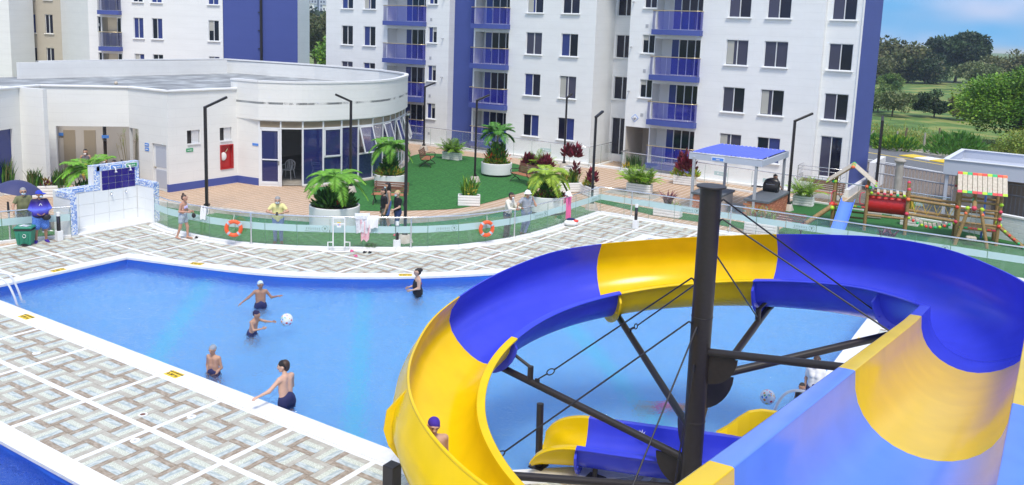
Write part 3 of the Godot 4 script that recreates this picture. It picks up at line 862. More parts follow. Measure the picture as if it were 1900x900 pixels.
func left_towers() -> void:
	var F := 2.435
	var at := V(-0.5396 * 62.3, -0.45, -0.8419 * 62.3)
	var o := thing("apartment_tower", "pale apartment block behind the white clubhouse, with a windowless dark blue wall and black pipe", "building", at, 0.57)
	o.scale = Vector3.ONE * 1.06
	var top := 12.6
	var white := B.new(); var blue := B.new(); var beige := B.new()
	var wins := [[-26.03, -25.37], [-24.78, -24.08], [-20.9, -20.19]]
	var holes := []
	for k in 5:
		for w in wins: holes.append([w[0], w[1], F * k + 1.21, F * k + 2.6])
		holes.append([-28.2, -26.9, F * k + 0.6, F * k + 2.55])
		holes.append([-28.5, -28.27, F * k + 1.5, F * k + 2.6])
	wall(white, -29.1, -23.2, 0, top, holes.filter(func(h): return h[1] < -23.2), 0.0)
	wall(white, -23.2, -19.92, 0, top, holes.filter(func(h): return h[0] > -23.2), 0.12)
	white.quad(V(-23.2, 0, 0), V(-23.2, 0, 0.12), V(-23.2, top, 0.12), V(-23.2, top, 0))
	wall(blue, -19.92, -14.86, 0, top, [], 0.08)
	white.quad(V(-14.86, 0, 0.08), V(-14.86, 0, -3.3), V(-14.86, top, -3.3), V(-14.86, top, 0.08))
	white.quad(V(-29.1, top, 0), V(-14.86, top, 0.08), V(-14.86, top, -3.3), V(-29.1, top, -6))
	white.quad(V(-14.86, 0, -3.3), V(-29.1, 0, -6), V(-29.1, top, -6), V(-14.86, top, -3.3))
	white.quad(V(-33.44, 0, -4.7), V(-29.1, 0, 0), V(-29.1, top, 0), V(-33.44, top, -4.7))
	part(o, "wall", white, M.facade_white)
	part(o, "wall", blue, M.facade_blue)
	part(o, "down_pipe", B.new().tube([V(-17.31, 0, 0.17), V(-17.31, top, 0.17)], 0.09, 8), M.dark_metal)
	var br := B.new()
	for k in 10: br.box(V(-17.4, 0.8 + k * 1.22, 0.12), V(0.3, 0.05, 0.06))
	part(o, "pipe_bracket", br, M.dark_metal)
	for k in 5:
		var y := F * k
		for w in wins:
			var z := 0.03 if w[0] > -23 else -0.09
			var wo := window(o, w[0], w[1], y + 1.21, y + 2.6, z, [["pane_blue", "pane_blue"], ["pane_dark", "pane_blue"], ["pane_dark", "pane_dark"]][rng.randi() % 3])
			if rng.randf() < 0.5: curtain_in(wo, w[0] + 0.05, w[0] + 0.32, y + 1.9, y + 2.55, z + 0.012)
		window(o, -28.5, -28.27, y + 1.5, y + 2.6, -0.09, ["pane_dark"], false)
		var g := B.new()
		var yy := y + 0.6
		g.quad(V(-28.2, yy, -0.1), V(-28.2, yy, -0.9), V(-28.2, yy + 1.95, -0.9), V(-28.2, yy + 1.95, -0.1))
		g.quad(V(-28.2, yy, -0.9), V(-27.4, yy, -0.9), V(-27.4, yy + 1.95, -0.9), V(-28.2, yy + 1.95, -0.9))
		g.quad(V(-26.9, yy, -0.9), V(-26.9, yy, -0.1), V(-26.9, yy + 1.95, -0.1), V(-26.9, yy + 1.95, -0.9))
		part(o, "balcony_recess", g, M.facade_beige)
		window(o, -27.4, -26.9, yy, yy + 1.95, -0.55, ["pane_dark"], false)
		balcony(o, -28.28, -26.82, y + 0.3, 0.6, "club_glass")
	part(o, "vent_grille", B.new().box(V(-28.42, 6.9, 0.01), V(0.12, 0.2, 0.02)), M.grey_metal)
	# beige block further left and further back
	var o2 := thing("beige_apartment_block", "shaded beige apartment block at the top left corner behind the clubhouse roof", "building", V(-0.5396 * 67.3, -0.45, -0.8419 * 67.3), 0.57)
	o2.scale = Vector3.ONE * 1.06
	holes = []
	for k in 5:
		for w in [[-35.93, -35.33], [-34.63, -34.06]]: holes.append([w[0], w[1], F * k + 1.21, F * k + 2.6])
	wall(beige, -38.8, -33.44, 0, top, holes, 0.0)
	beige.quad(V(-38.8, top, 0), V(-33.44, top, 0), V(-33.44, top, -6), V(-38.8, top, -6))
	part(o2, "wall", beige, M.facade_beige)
	for k in 5:
		var y := F * k
		for w in [[-35.93, -35.33], [-34.63, -34.06]]: window(o2, w[0], w[1], y + 1.21, y + 2.6, -0.09, [["pane_dark", "pane_dark"], ["pane_blue", "pane_blue"]][rng.randi() % 2])
		balcony(o2, -37.5, -36.42, y + 0.27, 0.7, "club_glass")
		window(o2, -37.4, -36.6, y + 0.6, y + 2.5, 0.03, ["pane_dark", "pane_blue"], false)
	var o3 := thing("white_apartment_wall", "narrow strip of bright white apartment wall at the left edge of the photo", "building", V(-0.5396 * 63.6, -0.45, -0.8419 * 63.6), 0.57)
	o3.scale = Vector3.ONE * 1.06
	part(o3, "wall", B.new().box(V(-38.2, top / 2, -1.5), V(6.0, top, 3.0)), M.facade_white)

func club_wall_frame(a: Vector2, c: Vector2) -> Transform3D: # x runs from a to c, outside is to the right of the way back
	var d := (c - a).normalized()
	return Transform3D(Basis(V(d.x, 0, d.y), Vector3.UP, V(-d.y, 0, d.x)), V(a.x, 0, a.y))

func clubhouse() -> void:
	var o := thing("clubhouse", "low white clubhouse with a curved glass front, round parapet and flat grey roof", "building")
	var P := [Vector2(-35.6, -16.2), Vector2(-37.5, -20.2), Vector2(-35.0, -22.75), Vector2(-32.3, -22.8), Vector2(-32.15, -26.35), Vector2(-30.85, -26.5)]
	var H := 4.38
	var Hs := {0: [[0.3, 2.6, 0.5, 2.72]], 1: [[0.56, 3.57, 0.0, 2.64]], 2: [[0.004, 0.66, 0.0, 2.60], [1.6, 2.58, 0.0, 2.06]], 3: [[0.93, 1.58, 2.0, 2.64], [2.62, 3.26, 2.0, 2.64], [2.62, 3.32, 0.72, 1.84]], 4: []}
	for i in 5:
		var x := club_wall_frame(P[i + 1], P[i])
		# x runs right to left seen from outside, so mirror the holes
		var L: float = P[i].distance_to(P[i + 1])
		var d: Vector2 = (P[i + 1] - P[i]).normalized()
		x = Transform3D(Basis(V(d.x, 0, d.y), Vector3.UP, V(-d.y, 0, d.x)), V(P[i].x, 0, P[i].y))
		var b := B.new()
		wall(b, 0, L, 0, H if i < 4 else 3.07, Hs[i], 0.0, 0.16)
		var wb := B.new().append(b, x)
		part(o, "wall", wb, M.club_white)
		if i > 0:
			var sk := B.new()
			var runs: Array = {1: [[0.0, 0.56]], 2: [[0.66, 1.6], [2.58, L + 0.01]], 3: [[0.0, L]], 4: [[0.0, L]]}[i]
			for r in runs: sk.box(V((r[0] + r[1]) / 2, 0.17, 0.006), V(r[1] - r[0], 0.34, 0.02))
			part(o, "blue_skirting", B.new().append(sk, x), M.blue_paint)
		if i < 4: part(o, "parapet_coping", B.new().append(B.new().box(V(L / 2, H + 0.03, -0.06), V(L + 0.1, 0.09, 0.26), Basis.IDENTITY, 0.02), x), M.white_plaster)
		var put := func(called: String, bb: B, m: String) -> MeshInstance3D: return inst(o, called, B.new().append(bb, x).mesh(), M[m])
		if i == 0: put.call("window", B.new().box(V(1.45, 1.6, -0.12), V(2.3, 2.2, 0.04)), "pane_blue")
		if i == 2:
			var dr: MeshInstance3D = put.call("door", B.new().box(V(2.09, 1.02, -0.1), V(0.96, 2.03, 0.04)), "alu")
			for y in [[0.1, 0.92], [1.02, 1.92]]: part(dr, "door_panel", B.new().append(B.new().box(V(2.09, (y[0] + y[1]) / 2, -0.085), V(0.72, y[1] - y[0], 0.03), Basis.IDENTITY, 0.012), x), M.kiosk_grey)
			part(dr, "handle", B.new().append(B.new().box(V(1.7, 1.0, -0.06), V(0.12, 0.03, 0.05)), x), M.brass)
			for y in [1.75, 1.95]: put.call("wall_sign", B.new().box(V(1.24, y, 0.012), V(0.26, 0.14, 0.02)), "sign_blue")
			for y in [1.75, 1.95]: put.call("wall_sign_text", B.new().box(V(1.24, y, 0.02), V(0.18, 0.035, 0.012)), "sign_white")
		if i == 3:
			for w in [[0.93, 1.58], [2.62, 3.26]]:
				var wf: MeshInstance3D = put.call("window", B.new().box(V((w[0] + w[1]) / 2, 2.02, -0.05), V(w[1] - w[0], 0.05, 0.2)), "alu")
				part(wf, "pane", B.new().append(B.new().box(V(w[0] + 0.13, 2.34, -0.12), V(0.26, 0.6, 0.02)), x), M.inside)
				var sl := B.new()
				for k in 11: sl.box(V(w[0] + 0.44, 2.06 + k * 0.055, -0.07), V(0.36, 0.05, 0.02), Basis(Vector3.RIGHT, 0.5))
				part(wf, "slat", B.new().append(sl, x), M.white_metal)
			var cab: MeshInstance3D = put.call("fire_cabinet", B.new().box(V(2.97, 1.28, -0.1), V(0.7, 1.12, 0.03)), "red")
			var fr := B.new()
			for s in [-1, 1]:
				fr.box(V(2.97 + s * 0.33, 1.28, 0.01), V(0.05, 1.14, 0.06))
				fr.box(V(2.97, 1.28 + s * 0.545, 0.01), V(0.62, 0.05, 0.06))
			part(cab, "cabinet_frame", B.new().append(fr, x), M.red)
			part(cab, "hose_reel", B.new().append(B.new().ball(V(2.84, 1.3, -0.06), V(0.17, 0.2, 0.05), 6, 14), x), M.white_paint)
			part(cab, "hose_valve", B.new().append(B.new().tube([V(2.95, 1.5, -0.05), V(3.05, 1.64, -0.04)], 0.025, 6), x), M.brass)
			var es: MeshInstance3D = put.call("exit_sign", B.new().box(V(1.04, 1.77, 0.012), V(0.34, 0.15, 0.02)), "sign_green")
			text(es, "sign_text", "SALIDA", 0.055, x * Transform3D(Basis.IDENTITY, V(1.04, 1.765, 0.024)), M.sign_white)
		if i == 4: put.call("door_sign", B.new().box(V(1.13, 1.9, 0.012), V(0.36, 0.11, 0.02)), "sign_blue")
	# curved glass front
	var arc := smooth([Vector2(-30.79, -26.5), Vector2(-29.29, -27.67), Vector2(-28.56, -29.75), Vector2(-28.47, -31.95), Vector2(-29.54, -34.64), Vector2(-31.88, -38.0), Vector2(-35.4, -39.8)], 24)
	var acc := [0.0]
	for i in range(1, arc.size()): acc.append(acc[-1] + arc[i].distance_to(arc[i - 1]))
	var along := func(s: float) -> Vector2:
		for i in range(1, arc.size()):
			if acc[i] >= s: return arc[i - 1].lerp(arc[i], (s - acc[i - 1]) / (acc[i] - acc[i - 1]))
		return arc[-1]
	var bay := 0.98
	var nb := int(acc[-1] / bay)
	for i in nb:
		var a: Vector2 = along.call(i * bay); var c: Vector2 = along.call((i + 1) * bay)
		var d := (c - a).normalized()
		var x := Transform3D(Basis(V(d.x, 0, d.y), Vector3.UP, V(-d.y, 0, d.x)), V(a.x, 0, a.y))
		var L := a.distance_to(c)
		var f := B.new()
		f.box(V(0, 1.53, 0), V(0.07, 3.06, 0.08)); f.box(V(L / 2, 2.70, 0), V(L - 0.07, 0.06, 0.07)); f.box(V(L / 2, 3.04, 0), V(L - 0.07, 0.05, 0.07))
		if i != 1: f.box(V(L / 2, 0.05, 0), V(L - 0.07, 0.10, 0.07))
		if i == 0:
			for q in [[V(0.07, 1.36, 0.02), V(0.09, 2.6, 0.06)], [V(L - 0.08, 1.36, 0.02), V(0.09, 2.6, 0.06)], [V(L / 2, 2.62, 0.02), V(L - 0.2, 0.09, 0.06)], [V(L / 2, 0.16, 0.02), V(L - 0.2, 0.12, 0.06)], [V(L / 2, 1.24, 0.02), V(L - 0.2, 0.05, 0.06)]]: f.box(q[0], q[1])
		var fo := part(o, "glazing_bay", B.new().append(f, x), M.alu)
		var lv := B.new()
		for k in 6: lv.box(V(L / 2, 2.76 + k * 0.045, 0.0), V(L - 0.08, 0.035, 0.02), Basis(Vector3.RIGHT, 0.6))
		part(fo, "louvre", B.new().append(lv, x), M.louver)
		if i == 0: part(fo, "door_handle", B.new().append(B.new().box(V(L - 0.08, 1.1, 0.07), V(0.03, 0.2, 0.03)), x), M.dark_metal)
		if i == 1: continue
		if i >= 3 and i % 2 == 1:
			var af := B.new()
			var ag := B.new()
			for q in [[V(0.07, -0.65, 0), V(0.05, 1.3, 0.05)], [V(L - 0.07, -0.65, 0), V(0.05, 1.3, 0.05)], [V(L / 2, -0.025, 0), V(L - 0.1, 0.05, 0.05)], [V(L / 2, -1.29, 0), V(L - 0.1, 0.06, 0.05)]]: af.box(q[0], q[1])
			ag.box(V(L / 2, -0.66, 0), V(L - 0.16, 1.2, 0.012))
			var tilt := x * Transform3D(Basis(Vector3.RIGHT, -0.0 if i == 3 else -0.3), V(0, 2.66, 0.05))
			var sash := part(fo, "sash", B.new().append(af, tilt), M.alu)
			sash.set_meta("label", "open top hung window" if i > 3 else "closed top hung window")
			part(fo, "pane", B.new().append(ag, tilt), M.club_glass)
			part(fo, "transom", B.new().append(B.new().box(V(L / 2, 1.33, 0), V(L - 0.07, 0.07, 0.07)), x), M.alu)
			part(fo, "pane", B.new().append(B.new().box(V(L / 2, 0.7, 0), V(L - 0.08, 1.2, 0.012)), x), M.club_glass)
		else: part(fo, "pane", B.new().append(B.new().box(V(L / 2, 1.4, 0), V(L - 0.08, 2.56, 0.012)), x), M.club_glass)
	var kb := B.new()
	for i in arc.size() - 1:
		var d: Vector2 = (arc[i + 1] - arc[i]).normalized().orthogonal()
		if acc[i] < 1.9: continue
		kb.quad(V(arc[i].x, 0.06, arc[i].y), V(arc[i].x - d.x * 0.3, 0.06, arc[i].y - d.y * 0.3), V(arc[i + 1].x - d.x * 0.3, 0.06, arc[i + 1].y - d.y * 0.3), V(arc[i + 1].x, 0.06, arc[i + 1].y))
		kb.quad(V(arc[i].x - d.x * 0.3, 0.0, arc[i].y - d.y * 0.3), V(arc[i + 1].x - d.x * 0.3, 0.0, arc[i + 1].y - d.y * 0.3), V(arc[i + 1].x - d.x * 0.3, 0.06, arc[i + 1].y - d.y * 0.3), V(arc[i].x - d.x * 0.3, 0.06, arc[i].y - d.y * 0.3))
	part(o, "plinth", kb, M.kerb_stone)
	# drum: ring wall above the glass, carried round the back
	var ring := [Vector2(-32.5, -26.32), Vector2(-31.9, -26.35)]
	for i in range(0, arc.size(), 3):
		var d: Vector2 = (arc[mini(i + 1, arc.size() - 1)] - arc[maxi(i - 1, 0)]).normalized().orthogonal()
		ring.append(arc[i] - d * 0.14)
	ring.append_array([Vector2(-38.0, -40.3), Vector2(-41.5, -40.5), Vector2(-45.2, -40.1), Vector2(-49.7, -39.7), Vector2(-49.8, -34.9), Vector2(-48.9, -26.2)])
	var t := 0.16
	var rows := [[], [], [], [], [], []]
	var y_in := 3.9
	for i in ring.size():
		var d: Vector2 = (ring[mini(i + 1, ring.size() - 1)] - ring[maxi(i - 1, 0)]).normalized().orthogonal()
		var a: Vector2 = ring[i]; var c: Vector2 = ring[i] + d * t
		var k := 0
		for q in [[c, y_in - 0.1], [c, 4.74], [c, 4.8], [a, 4.8], [a, 3.07], [c, 3.07]]:
			rows[k].append(V(q[0].x, q[1], q[0].y)); k += 1
	var drum := B.new()
	for k in [0, 3, 4]:
		for i in ring.size() - 1: drum.quad(rows[k][i + 1], rows[k][i], rows[k + 1][i], rows[k + 1][i + 1])
	part(o, "round_parapet", drum, M.club_white)
	var cp := B.new()
	for i in ring.size() - 1:
		var d: Vector2 = (ring[i + 1] - ring[i]).normalized().orthogonal()
		var a: Vector2 = ring[i] - d * 0.035; var c: Vector2 = ring[i + 1] - d * 0.035; var e: Vector2 = ring[i] + d * (t + 0.03); var g: Vector2 = ring[i + 1] + d * (t + 0.03)
		cp.quad(V(a.x, 4.87, a.y), V(c.x, 4.87, c.y), V(g.x, 4.87, g.y), V(e.x, 4.87, e.y))
		cp.quad(V(a.x, 4.78, a.y), V(c.x, 4.78, c.y), V(c.x, 4.87, c.y), V(a.x, 4.87, a.y))
		cp.quad(V(g.x, 4.78, g.y), V(e.x, 4.78, e.y), V(e.x, 4.87, e.y), V(g.x, 4.87, g.y))
	part(o, "parapet_coping", cp, M.white_plaster)
	# roof, floor, back walls
	var rp := PackedVector2Array(ring)
	rp.append_array(poly([[-46.0, -24.4], [-37.4, -20.2], [-35.0, -22.8], [-32.4, -22.9]]))
	var rbld := B.new()
	for bit in Geometry2D.clip_polygons(Geometry2D.offset_polygon(rp, 0.0)[0], poly([[-60.0, -24.9], [-35.1, -24.9], [-35.1, -10.0], [-60.0, -10.0]])): rbld.prism(bit, 3.8, 3.9, 1.0, true, true)
	rbld.prism(poly([[-50.0, -26.5], [-50.0, -21.0], [-39.6, -21.0], [-39.6, -24.9], [-39.0, -24.9], [-39.0, -26.5]]), 3.8, 3.896, 1.0, true, true)
	part(o, "roof", rbld, M.roof_grey)
	var bk := B.new()
	bk.box(V(-43.2, 2.2, -17.5), V(15.5, 4.4, 0.2), Basis(Vector3.UP, 0.25))
	bk.box(V(-48.6, 2.4, -32), V(0.2, 4.8, 14))
	part(o, "back_wall", bk, M.club_white)
	part(o, "ball_on_roof", B.new().ball(V(-42.6, 3.98, -27.0), Vector3.ONE * 0.10, 6, 10), M.plank)
	var iw := B.new()
	iw.box(V(-36.6, 1.9, -33.0), V(0.15, 3.8, 13.0)); iw.box(V(-33.5, 1.9, -26.6), V(2.6, 3.8, 0.12))
	part(o, "inner_wall", iw, M.inside_wall)
	var hw := B.new()
	for k in 6: hw.box(V(-36.5, 2.3, -28.4 - k * 1.1), V(0.05, 0.7, 0.9))
	part(o, "high_window", hw, M.pane_grey)
	part(o, "inner_floor", B.new().prism(poly([[-36.6, -39.5], [-36.6, -26.6], [-30.8, -26.5], [-29.4, -27.7], [-28.7, -29.8], [-28.6, -32], [-29.7, -34.7], [-32, -38]]), 0, 0.03, 1.0, false), M.concrete)
	# lobby behind the wide opening
	var lb := B.new()
	lb.box(V(-38.43, 1.9, -22.48), V(1.95, 3.8, 0.12), Basis(Vector3.UP, 0.80)); lb.box(V(-36.8, 1.9, -24.5), V(5.4, 3.8, 0.12)); lb.box(V(-38.4, 1.9, -21.1), V(2.0, 3.8, 0.12), Basis(Vector3.UP, -0.78))
	part(o, "lobby_wall", lb, M.inside_wall)
	part(o, "lobby_floor", B.new().prism(poly([[-41, -21], [-37.4, -20.3], [-35.1, -22.7], [-34.4, -22.9], [-34.4, -25], [-41, -25]]), 0, 0.02, 1.0, false), M.concrete)
	for q in [[-38.72, -22.12], [-38.1, -22.75]]: part(o, "lobby_door", B.new().box(V(q[0], 1.1, q[1]), V(0.5, 2.2, 0.1), Basis(Vector3.UP, 0.80)), M.louver)
	for q in [[-38.95, 2.0, -21.8], [-37.6, 1.9, -23.2]]: part(o, "lobby_sign", B.new().box(V(q[0], q[1], q[2]), V(0.3, 0.14, 0.04), Basis(Vector3.UP, 0.80)), M.sign_blue)
	# white plastic chairs inside
	var proto: Node3D = null
	var spots := [[-31.2, -28.6, 0.4, "white plastic chair just inside the closed glass door"], [-30.6, -29.9, 2.4, "white plastic chair seen through the open doorway"], [-30.0, -31.0, -0.6, "white plastic chair behind the second glass bay"]]
	for s in spots:
		if proto == null:
			proto = thing("plastic_chair", s[3], "chair", V(s[0], 0.03, s[1]), s[2], "white plastic chairs in the clubhouse")
			part(proto, "seat", B.new().box(V(0, 0.44, 0), V(0.46, 0.04, 0.44), Basis.IDENTITY, 0.015), M.white_paint)
			var bb := B.new()
			bb.tube(smooth([V(-0.22, 0.45, -0.2), V(-0.23, 0.75, -0.26), V(0, 0.88, -0.29), V(0.23, 0.75, -0.26), V(0.22, 0.45, -0.2)], 5), 0.025, 6)
			for k in 4: bb.box(V(-0.12 + k * 0.08, 0.64, -0.25), V(0.04, 0.4, 0.02), Basis(Vector3.RIGHT, -0.2))
			part(proto, "backrest", bb, M.white_paint)
			for sx in [-1, 1]:
				for sz in [-1, 1]: part(proto, "leg", B.new().tube([V(sx * 0.2, 0.43, sz * 0.18), V(sx * 0.25, 0.0, sz * 0.24)], [0.03, 0.02], 6), M.white_paint)
				part(proto, "armrest", B.new().tube([V(sx * 0.23, 0.66, -0.22), V(sx * 0.27, 0.66, 0.15), V(sx * 0.22, 0.44, 0.2)], 0.022, 6), M.white_paint)
		else: dup(proto, V(s[0], 0.03, s[1]), s[2], s[3])

func shower() -> void:
	var o := thing("shower_wall", "tiled shower recess framed in blue and white mosaic on the pool deck", "shower", V(-28.75, 0, -17.5))
	# local: x towards the deck (+x), z along
	var w := B.new()
	w.box(V(-0.12, 0.75, -0.0), V(0.22, 1.5, 3.24)); w.box(V(-0.12, 1.85, -0.6), V(0.22, 0.7, 1.86))
	w.box(V(0.42, 0.75, 1.53), V(0.86, 1.5, 0.2)); w.box(V(0.5, 0.75, -1.53), V(1.02, 1.5, 0.2))
	part(o, "wall_core", w, M.white_plaster)
	var m := B.new()
	m.box(V(0.0, 1.41, 0.86), V(0.012, 0.19, 1.22)); m.box(V(0.0, 1.41, -1.47), V(0.012, 0.19, 0.12))
	for q in [[0.28, 2.12, 0.16], [-1.47, 2.12, 0.16]]: pass
	m.box(V(0.0, 1.74, 0.14), V(0.014, 0.86, 0.22)); m.box(V(0.0, 1.74, -1.44), V(0.014, 0.86, 0.17)); m.box(V(0.0, 2.09, -0.6), V(0.014, 0.18, 1.48))
	m.box(V(0.86, 0.78, 1.53), V(0.012, 1.42, 0.22)); m.box(V(1.02, 0.78, -1.53), V(0.012, 1.42, 0.22))
	m.box(V(0.42, 1.41, 1.642), V(0.86, 0.19, 0.012)); m.box(V(0.5, 1.41, -1.422), V(1.0, 0.19, 0.012)); m.box(V(0.42, 1.41, 1.42), V(0.86, 0.19, 0.012))
	m.box(V(0.42, 1.504, 1.53), V(0.88, 0.012, 0.22)); m.box(V(0.5, 1.504, -1.53), V(1.04, 0.012, 0.22)); m.box(V(-0.12, 1.504, 0.86), V(0.24, 0.012, 1.2)); m.box(V(-0.12, 2.204, -0.6), V(0.24, 0.012, 1.88))
	part(o, "mosaic_border", m, M.mosaic)
	for i in 5:
		for j in 3:
			part(o, "glazed_tile", B.new().box(V(0.006, 1.39 + j * 0.241, -1.22 + i * 0.262), V(0.02, 0.226, 0.247), Basis.IDENTITY, 0.006), M.glaze_blue)
	for i in 5:
		for j in 3: part(o, "wall_tile", B.new().box(V(0.004, 0.23 + j * 0.42, -1.14 + i * 0.57), V(0.016, 0.412, 0.562), Basis.IDENTITY, 0.004), M.glaze_white)
	for j in 3:
		for k in 2: part(o, "wall_tile", B.new().box(V(0.26 + k * 0.46, 0.23 + j * 0.42, -1.424), V(0.45, 0.412, 0.014), Basis.IDENTITY, 0.004), M.glaze_white)
	part(o, "shower_base", B.new().box(V(0.46, 0.03, 0), V(0.92, 0.06, 2.86), Basis.IDENTITY, 0.01), M.deck_white)
	for z in [-0.35, -0.93]: part(o, "tap", B.new().tube([V(0, 1.13, z), V(0.09, 1.13, z), V(0.11, 1.06, z)], 0.024, 8).box(V(0.08, 1.18, z), V(0.05, 0.04, 0.02)), M.steel)
	for z in [-0.48, -1.06]: part(o, "shower_arm", B.new().tube(smooth([V(0.01, 2.1, z), V(0.14, 2.08, z), V(0.2, 1.98, z)], 5), 0.022, 8).lathe([[0.02, 0.05], [0.06, 0.0], [0.0, -0.005]], 10, V(0.2, 1.92, z)), M.white_metal)
	var zb := Basis(Vector3.UP, PI / 2)
	for s in [["LAVA PIES", 0.86, 1.41, 0.42, "sign_blue"], ["DUCHAS", -0.62, 2.09, 0.44, "sign_blue"], ["SALIDA", -1.22, 2.09, 0.42, "sign_green"]]:
		var bd := part(o, "sign_board", B.new().box(V(0.012, s[2], s[1]), V(0.02, 0.17, s[3] + 0.05)), M.sign_white)
		part(bd, "sign_plate", B.new().box(V(0.02, s[2], s[1]), V(0.02, 0.13, s[3])), M[s[4]])
		text(bd, "sign_text", s[0], 0.06, Transform3D(zb, V(0.033, s[2] - 0.005, s[1])), M.sign_white)
# ---------------------------------------------------------------- water slide
const IN_H := [[-270.0, 1.74], [-248.0, 1.94], [-234.0, 2.08], [-218.0, 2.21], [-196.0, 2.45], [-180.0, 2.615], [-164.0, 2.78], [-152.0, 2.89], [-136.0, 3.03], [-109.0, 3.275], [-87.0, 3.495], [-73.0, 3.64], [-53.0, 3.835], [-34.0, 3.99], [-18.0, 4.14], [0.0, 4.35]]
const OUT_H := [[-272.0, 2.50], [-259.0, 2.56], [-246.0, 2.68], [-235.0, 2.77], [-220.0, 2.80], [-205.0, 2.84], [-192.0, 2.95], [-180.0, 3.07], [-170.0, 3.21], [-159.0, 3.36], [-149.0, 3.50], [-136.0, 3.60], [-123.0, 3.69], [-109.0, 3.817], [-90.0, 4.04], [-76.0, 4.215], [-64.0, 4.36], [-48.0, 4.475], [-27.0, 4.54], [-17.0, 4.59], [0.0, 4.70]]
const OUT_R := [[-272.0, 3.96], [-235.0, 3.97], [-220.0, 3.93], [-205.0, 3.94], [-192.0, 4.0], [-165.0, 4.05], [0.0, 4.05]]
const SC := 1.06
func up_scale(p: Vector3) -> Vector3: return V(p.x * SC, 7.5 + (p.y - 7.5) * SC, p.z * SC)
# one cross-section: [inner rim, outer rim, bottom height]
func flume_at(s: float) -> Array:
	if s > 0.0: # straight, s metres up from the bend
		var z := -11.2 + s
		var h := 4.35 + 0.163 * s
		var rise := 0.35 * exp(-s * 0.55)
		var k := clampf(s / 1.5, 0, 1)
		return [up_scale(V(lerpf(-1.095, -1.06, k), h, z)), up_scale(V(lerpf(-0.035, -0.07, k), h + rise, z)), 7.5 + (h - 0.52 - 7.5) * SC, 0.22 * exp(-s * 0.9)]
	var f := deg_to_rad(s)
	var hi := curve_at(IN_H, s); var ho := curve_at(OUT_H, s); var ro := curve_at(OUT_R, s)
	var c := V(-4.085, 0, -11.2)
	return [up_scale(c + V(cos(f) * 2.99, hi, sin(f) * 2.99)), up_scale(c + V(cos(f) * ro, ho, sin(f) * ro)), 7.5 + (hi - 0.58 - 7.5) * SC, 0.27 if s < -20.0 else lerpf(0.22, 0.27, -s / 20.0)]
func section_pts(q: Array, off: float) -> Array:
	var i: Vector3 = q[0]; var o: Vector3 = q[1]; var yb: float = q[2]
	var bulge: float = q[3] if q.size() > 3 else 0.0 # the outer wall leans out before it curls back to its rim
	var out := V(o.x - i.x, 0, o.z - i.z)
	var w := out.length()
	out /= w
	var r := []
	for k in 17:
		var a := PI * (1.0 - k / 16.0)
		var x := cos(a); var sn := pow(sin(a), 0.85)
		var top: float = i.y if x < 0.0 else o.y
		var e := off if k > 0 and k < 16 else 0.0
		var p := V((i.x + o.x) / 2, 0, (i.z + o.z) / 2) + out * (x * (w / 2 + e) + (bulge * sin(PI * (1.0 - sn)) if x > 0.0 else 0.0))
		p.y = top - (top - yb + e) * sn
		r.append(p)
	return r
func flume_piece(parent: Node, secs: Array, m: String, label := "") -> MeshInstance3D:
	var rows := []
	for q in secs:
		var out: Vector3 = V(q[1].x - q[0].x, 0, q[1].z - q[0].z).normalized()
		var row := section_pts(q, 0.0)
		var o: Vector3 = q[1]; var i: Vector3 = q[0]
		var lw: float = lerpf(0.13, 0.045, smoothstep(0.0, 0.15, q[3] if q.size() > 3 else 0.0))
		row.append_array([o + out * 0.008 + V(0, 0.008, 0), o + out * (lw - 0.012) + V(0, 0.004, 0), o + out * lw + V(0, -0.006, 0), o + out * (lw - 0.004) + V(0, -0.035, 0), o + out * 0.034 + V(0, -0.03, 0)])
		var u := section_pts(q, 0.028)
		u.reverse()
		row.append_array(u.slice(1, 16))
		row.append_array([i - out * 0.036 + V(0, -0.028, 0), i - out * 0.13 + V(0, -0.035, 0), i - out * 0.135 + V(0, -0.006, 0), i - out * 0.12 + V(0, 0.004, 0), i - out * 0.012 + V(0, 0.008, 0)])
		row.reverse()
		rows.append(row)
	var b := B.new().grid(rows, true)
	var n: int = rows[0].size()
	for e in [secs[0], secs[-1]]: # cut faces
		var a := section_pts(e, 0.0); var c := section_pts(e, 0.028)
		for k in 16: b.quad(a[k], a[k + 1], c[k + 1], c[k])
	var o := part(parent, "flume_section", b, M[m])
	if label: o.set_meta("label", label)
	return o
func flange(parent: Node, q: Array, along: Vector3, m: String) -> void:
	var a := section_pts(q, 0.026); var c := section_pts(q, 0.15)
	var rows := [[], [], [], []]
	for k in a.size():
		rows[0].append(a[k] - along * 0.02); rows[1].append(c[k] - along * 0.02); rows[2].append(c[k] + along * 0.02); rows[3].append(a[k] + along * 0.02)
	var b := B.new()
	for r in 3:
		for k in a.size() - 1: b.quad(rows[r][k], rows[r][k + 1], rows[r + 1][k + 1], rows[r + 1][k])
	var o := part(parent, "flange", b, M[m])
	var bolts := B.new()
	for k in range(3, 14, 2): bolts.tube([a[k].lerp(c[k], 0.55) - along * 0.035, a[k].lerp(c[k], 0.55) + along * 0.035], 0.014, 6)
	part(o, "bolts", bolts, M[m])

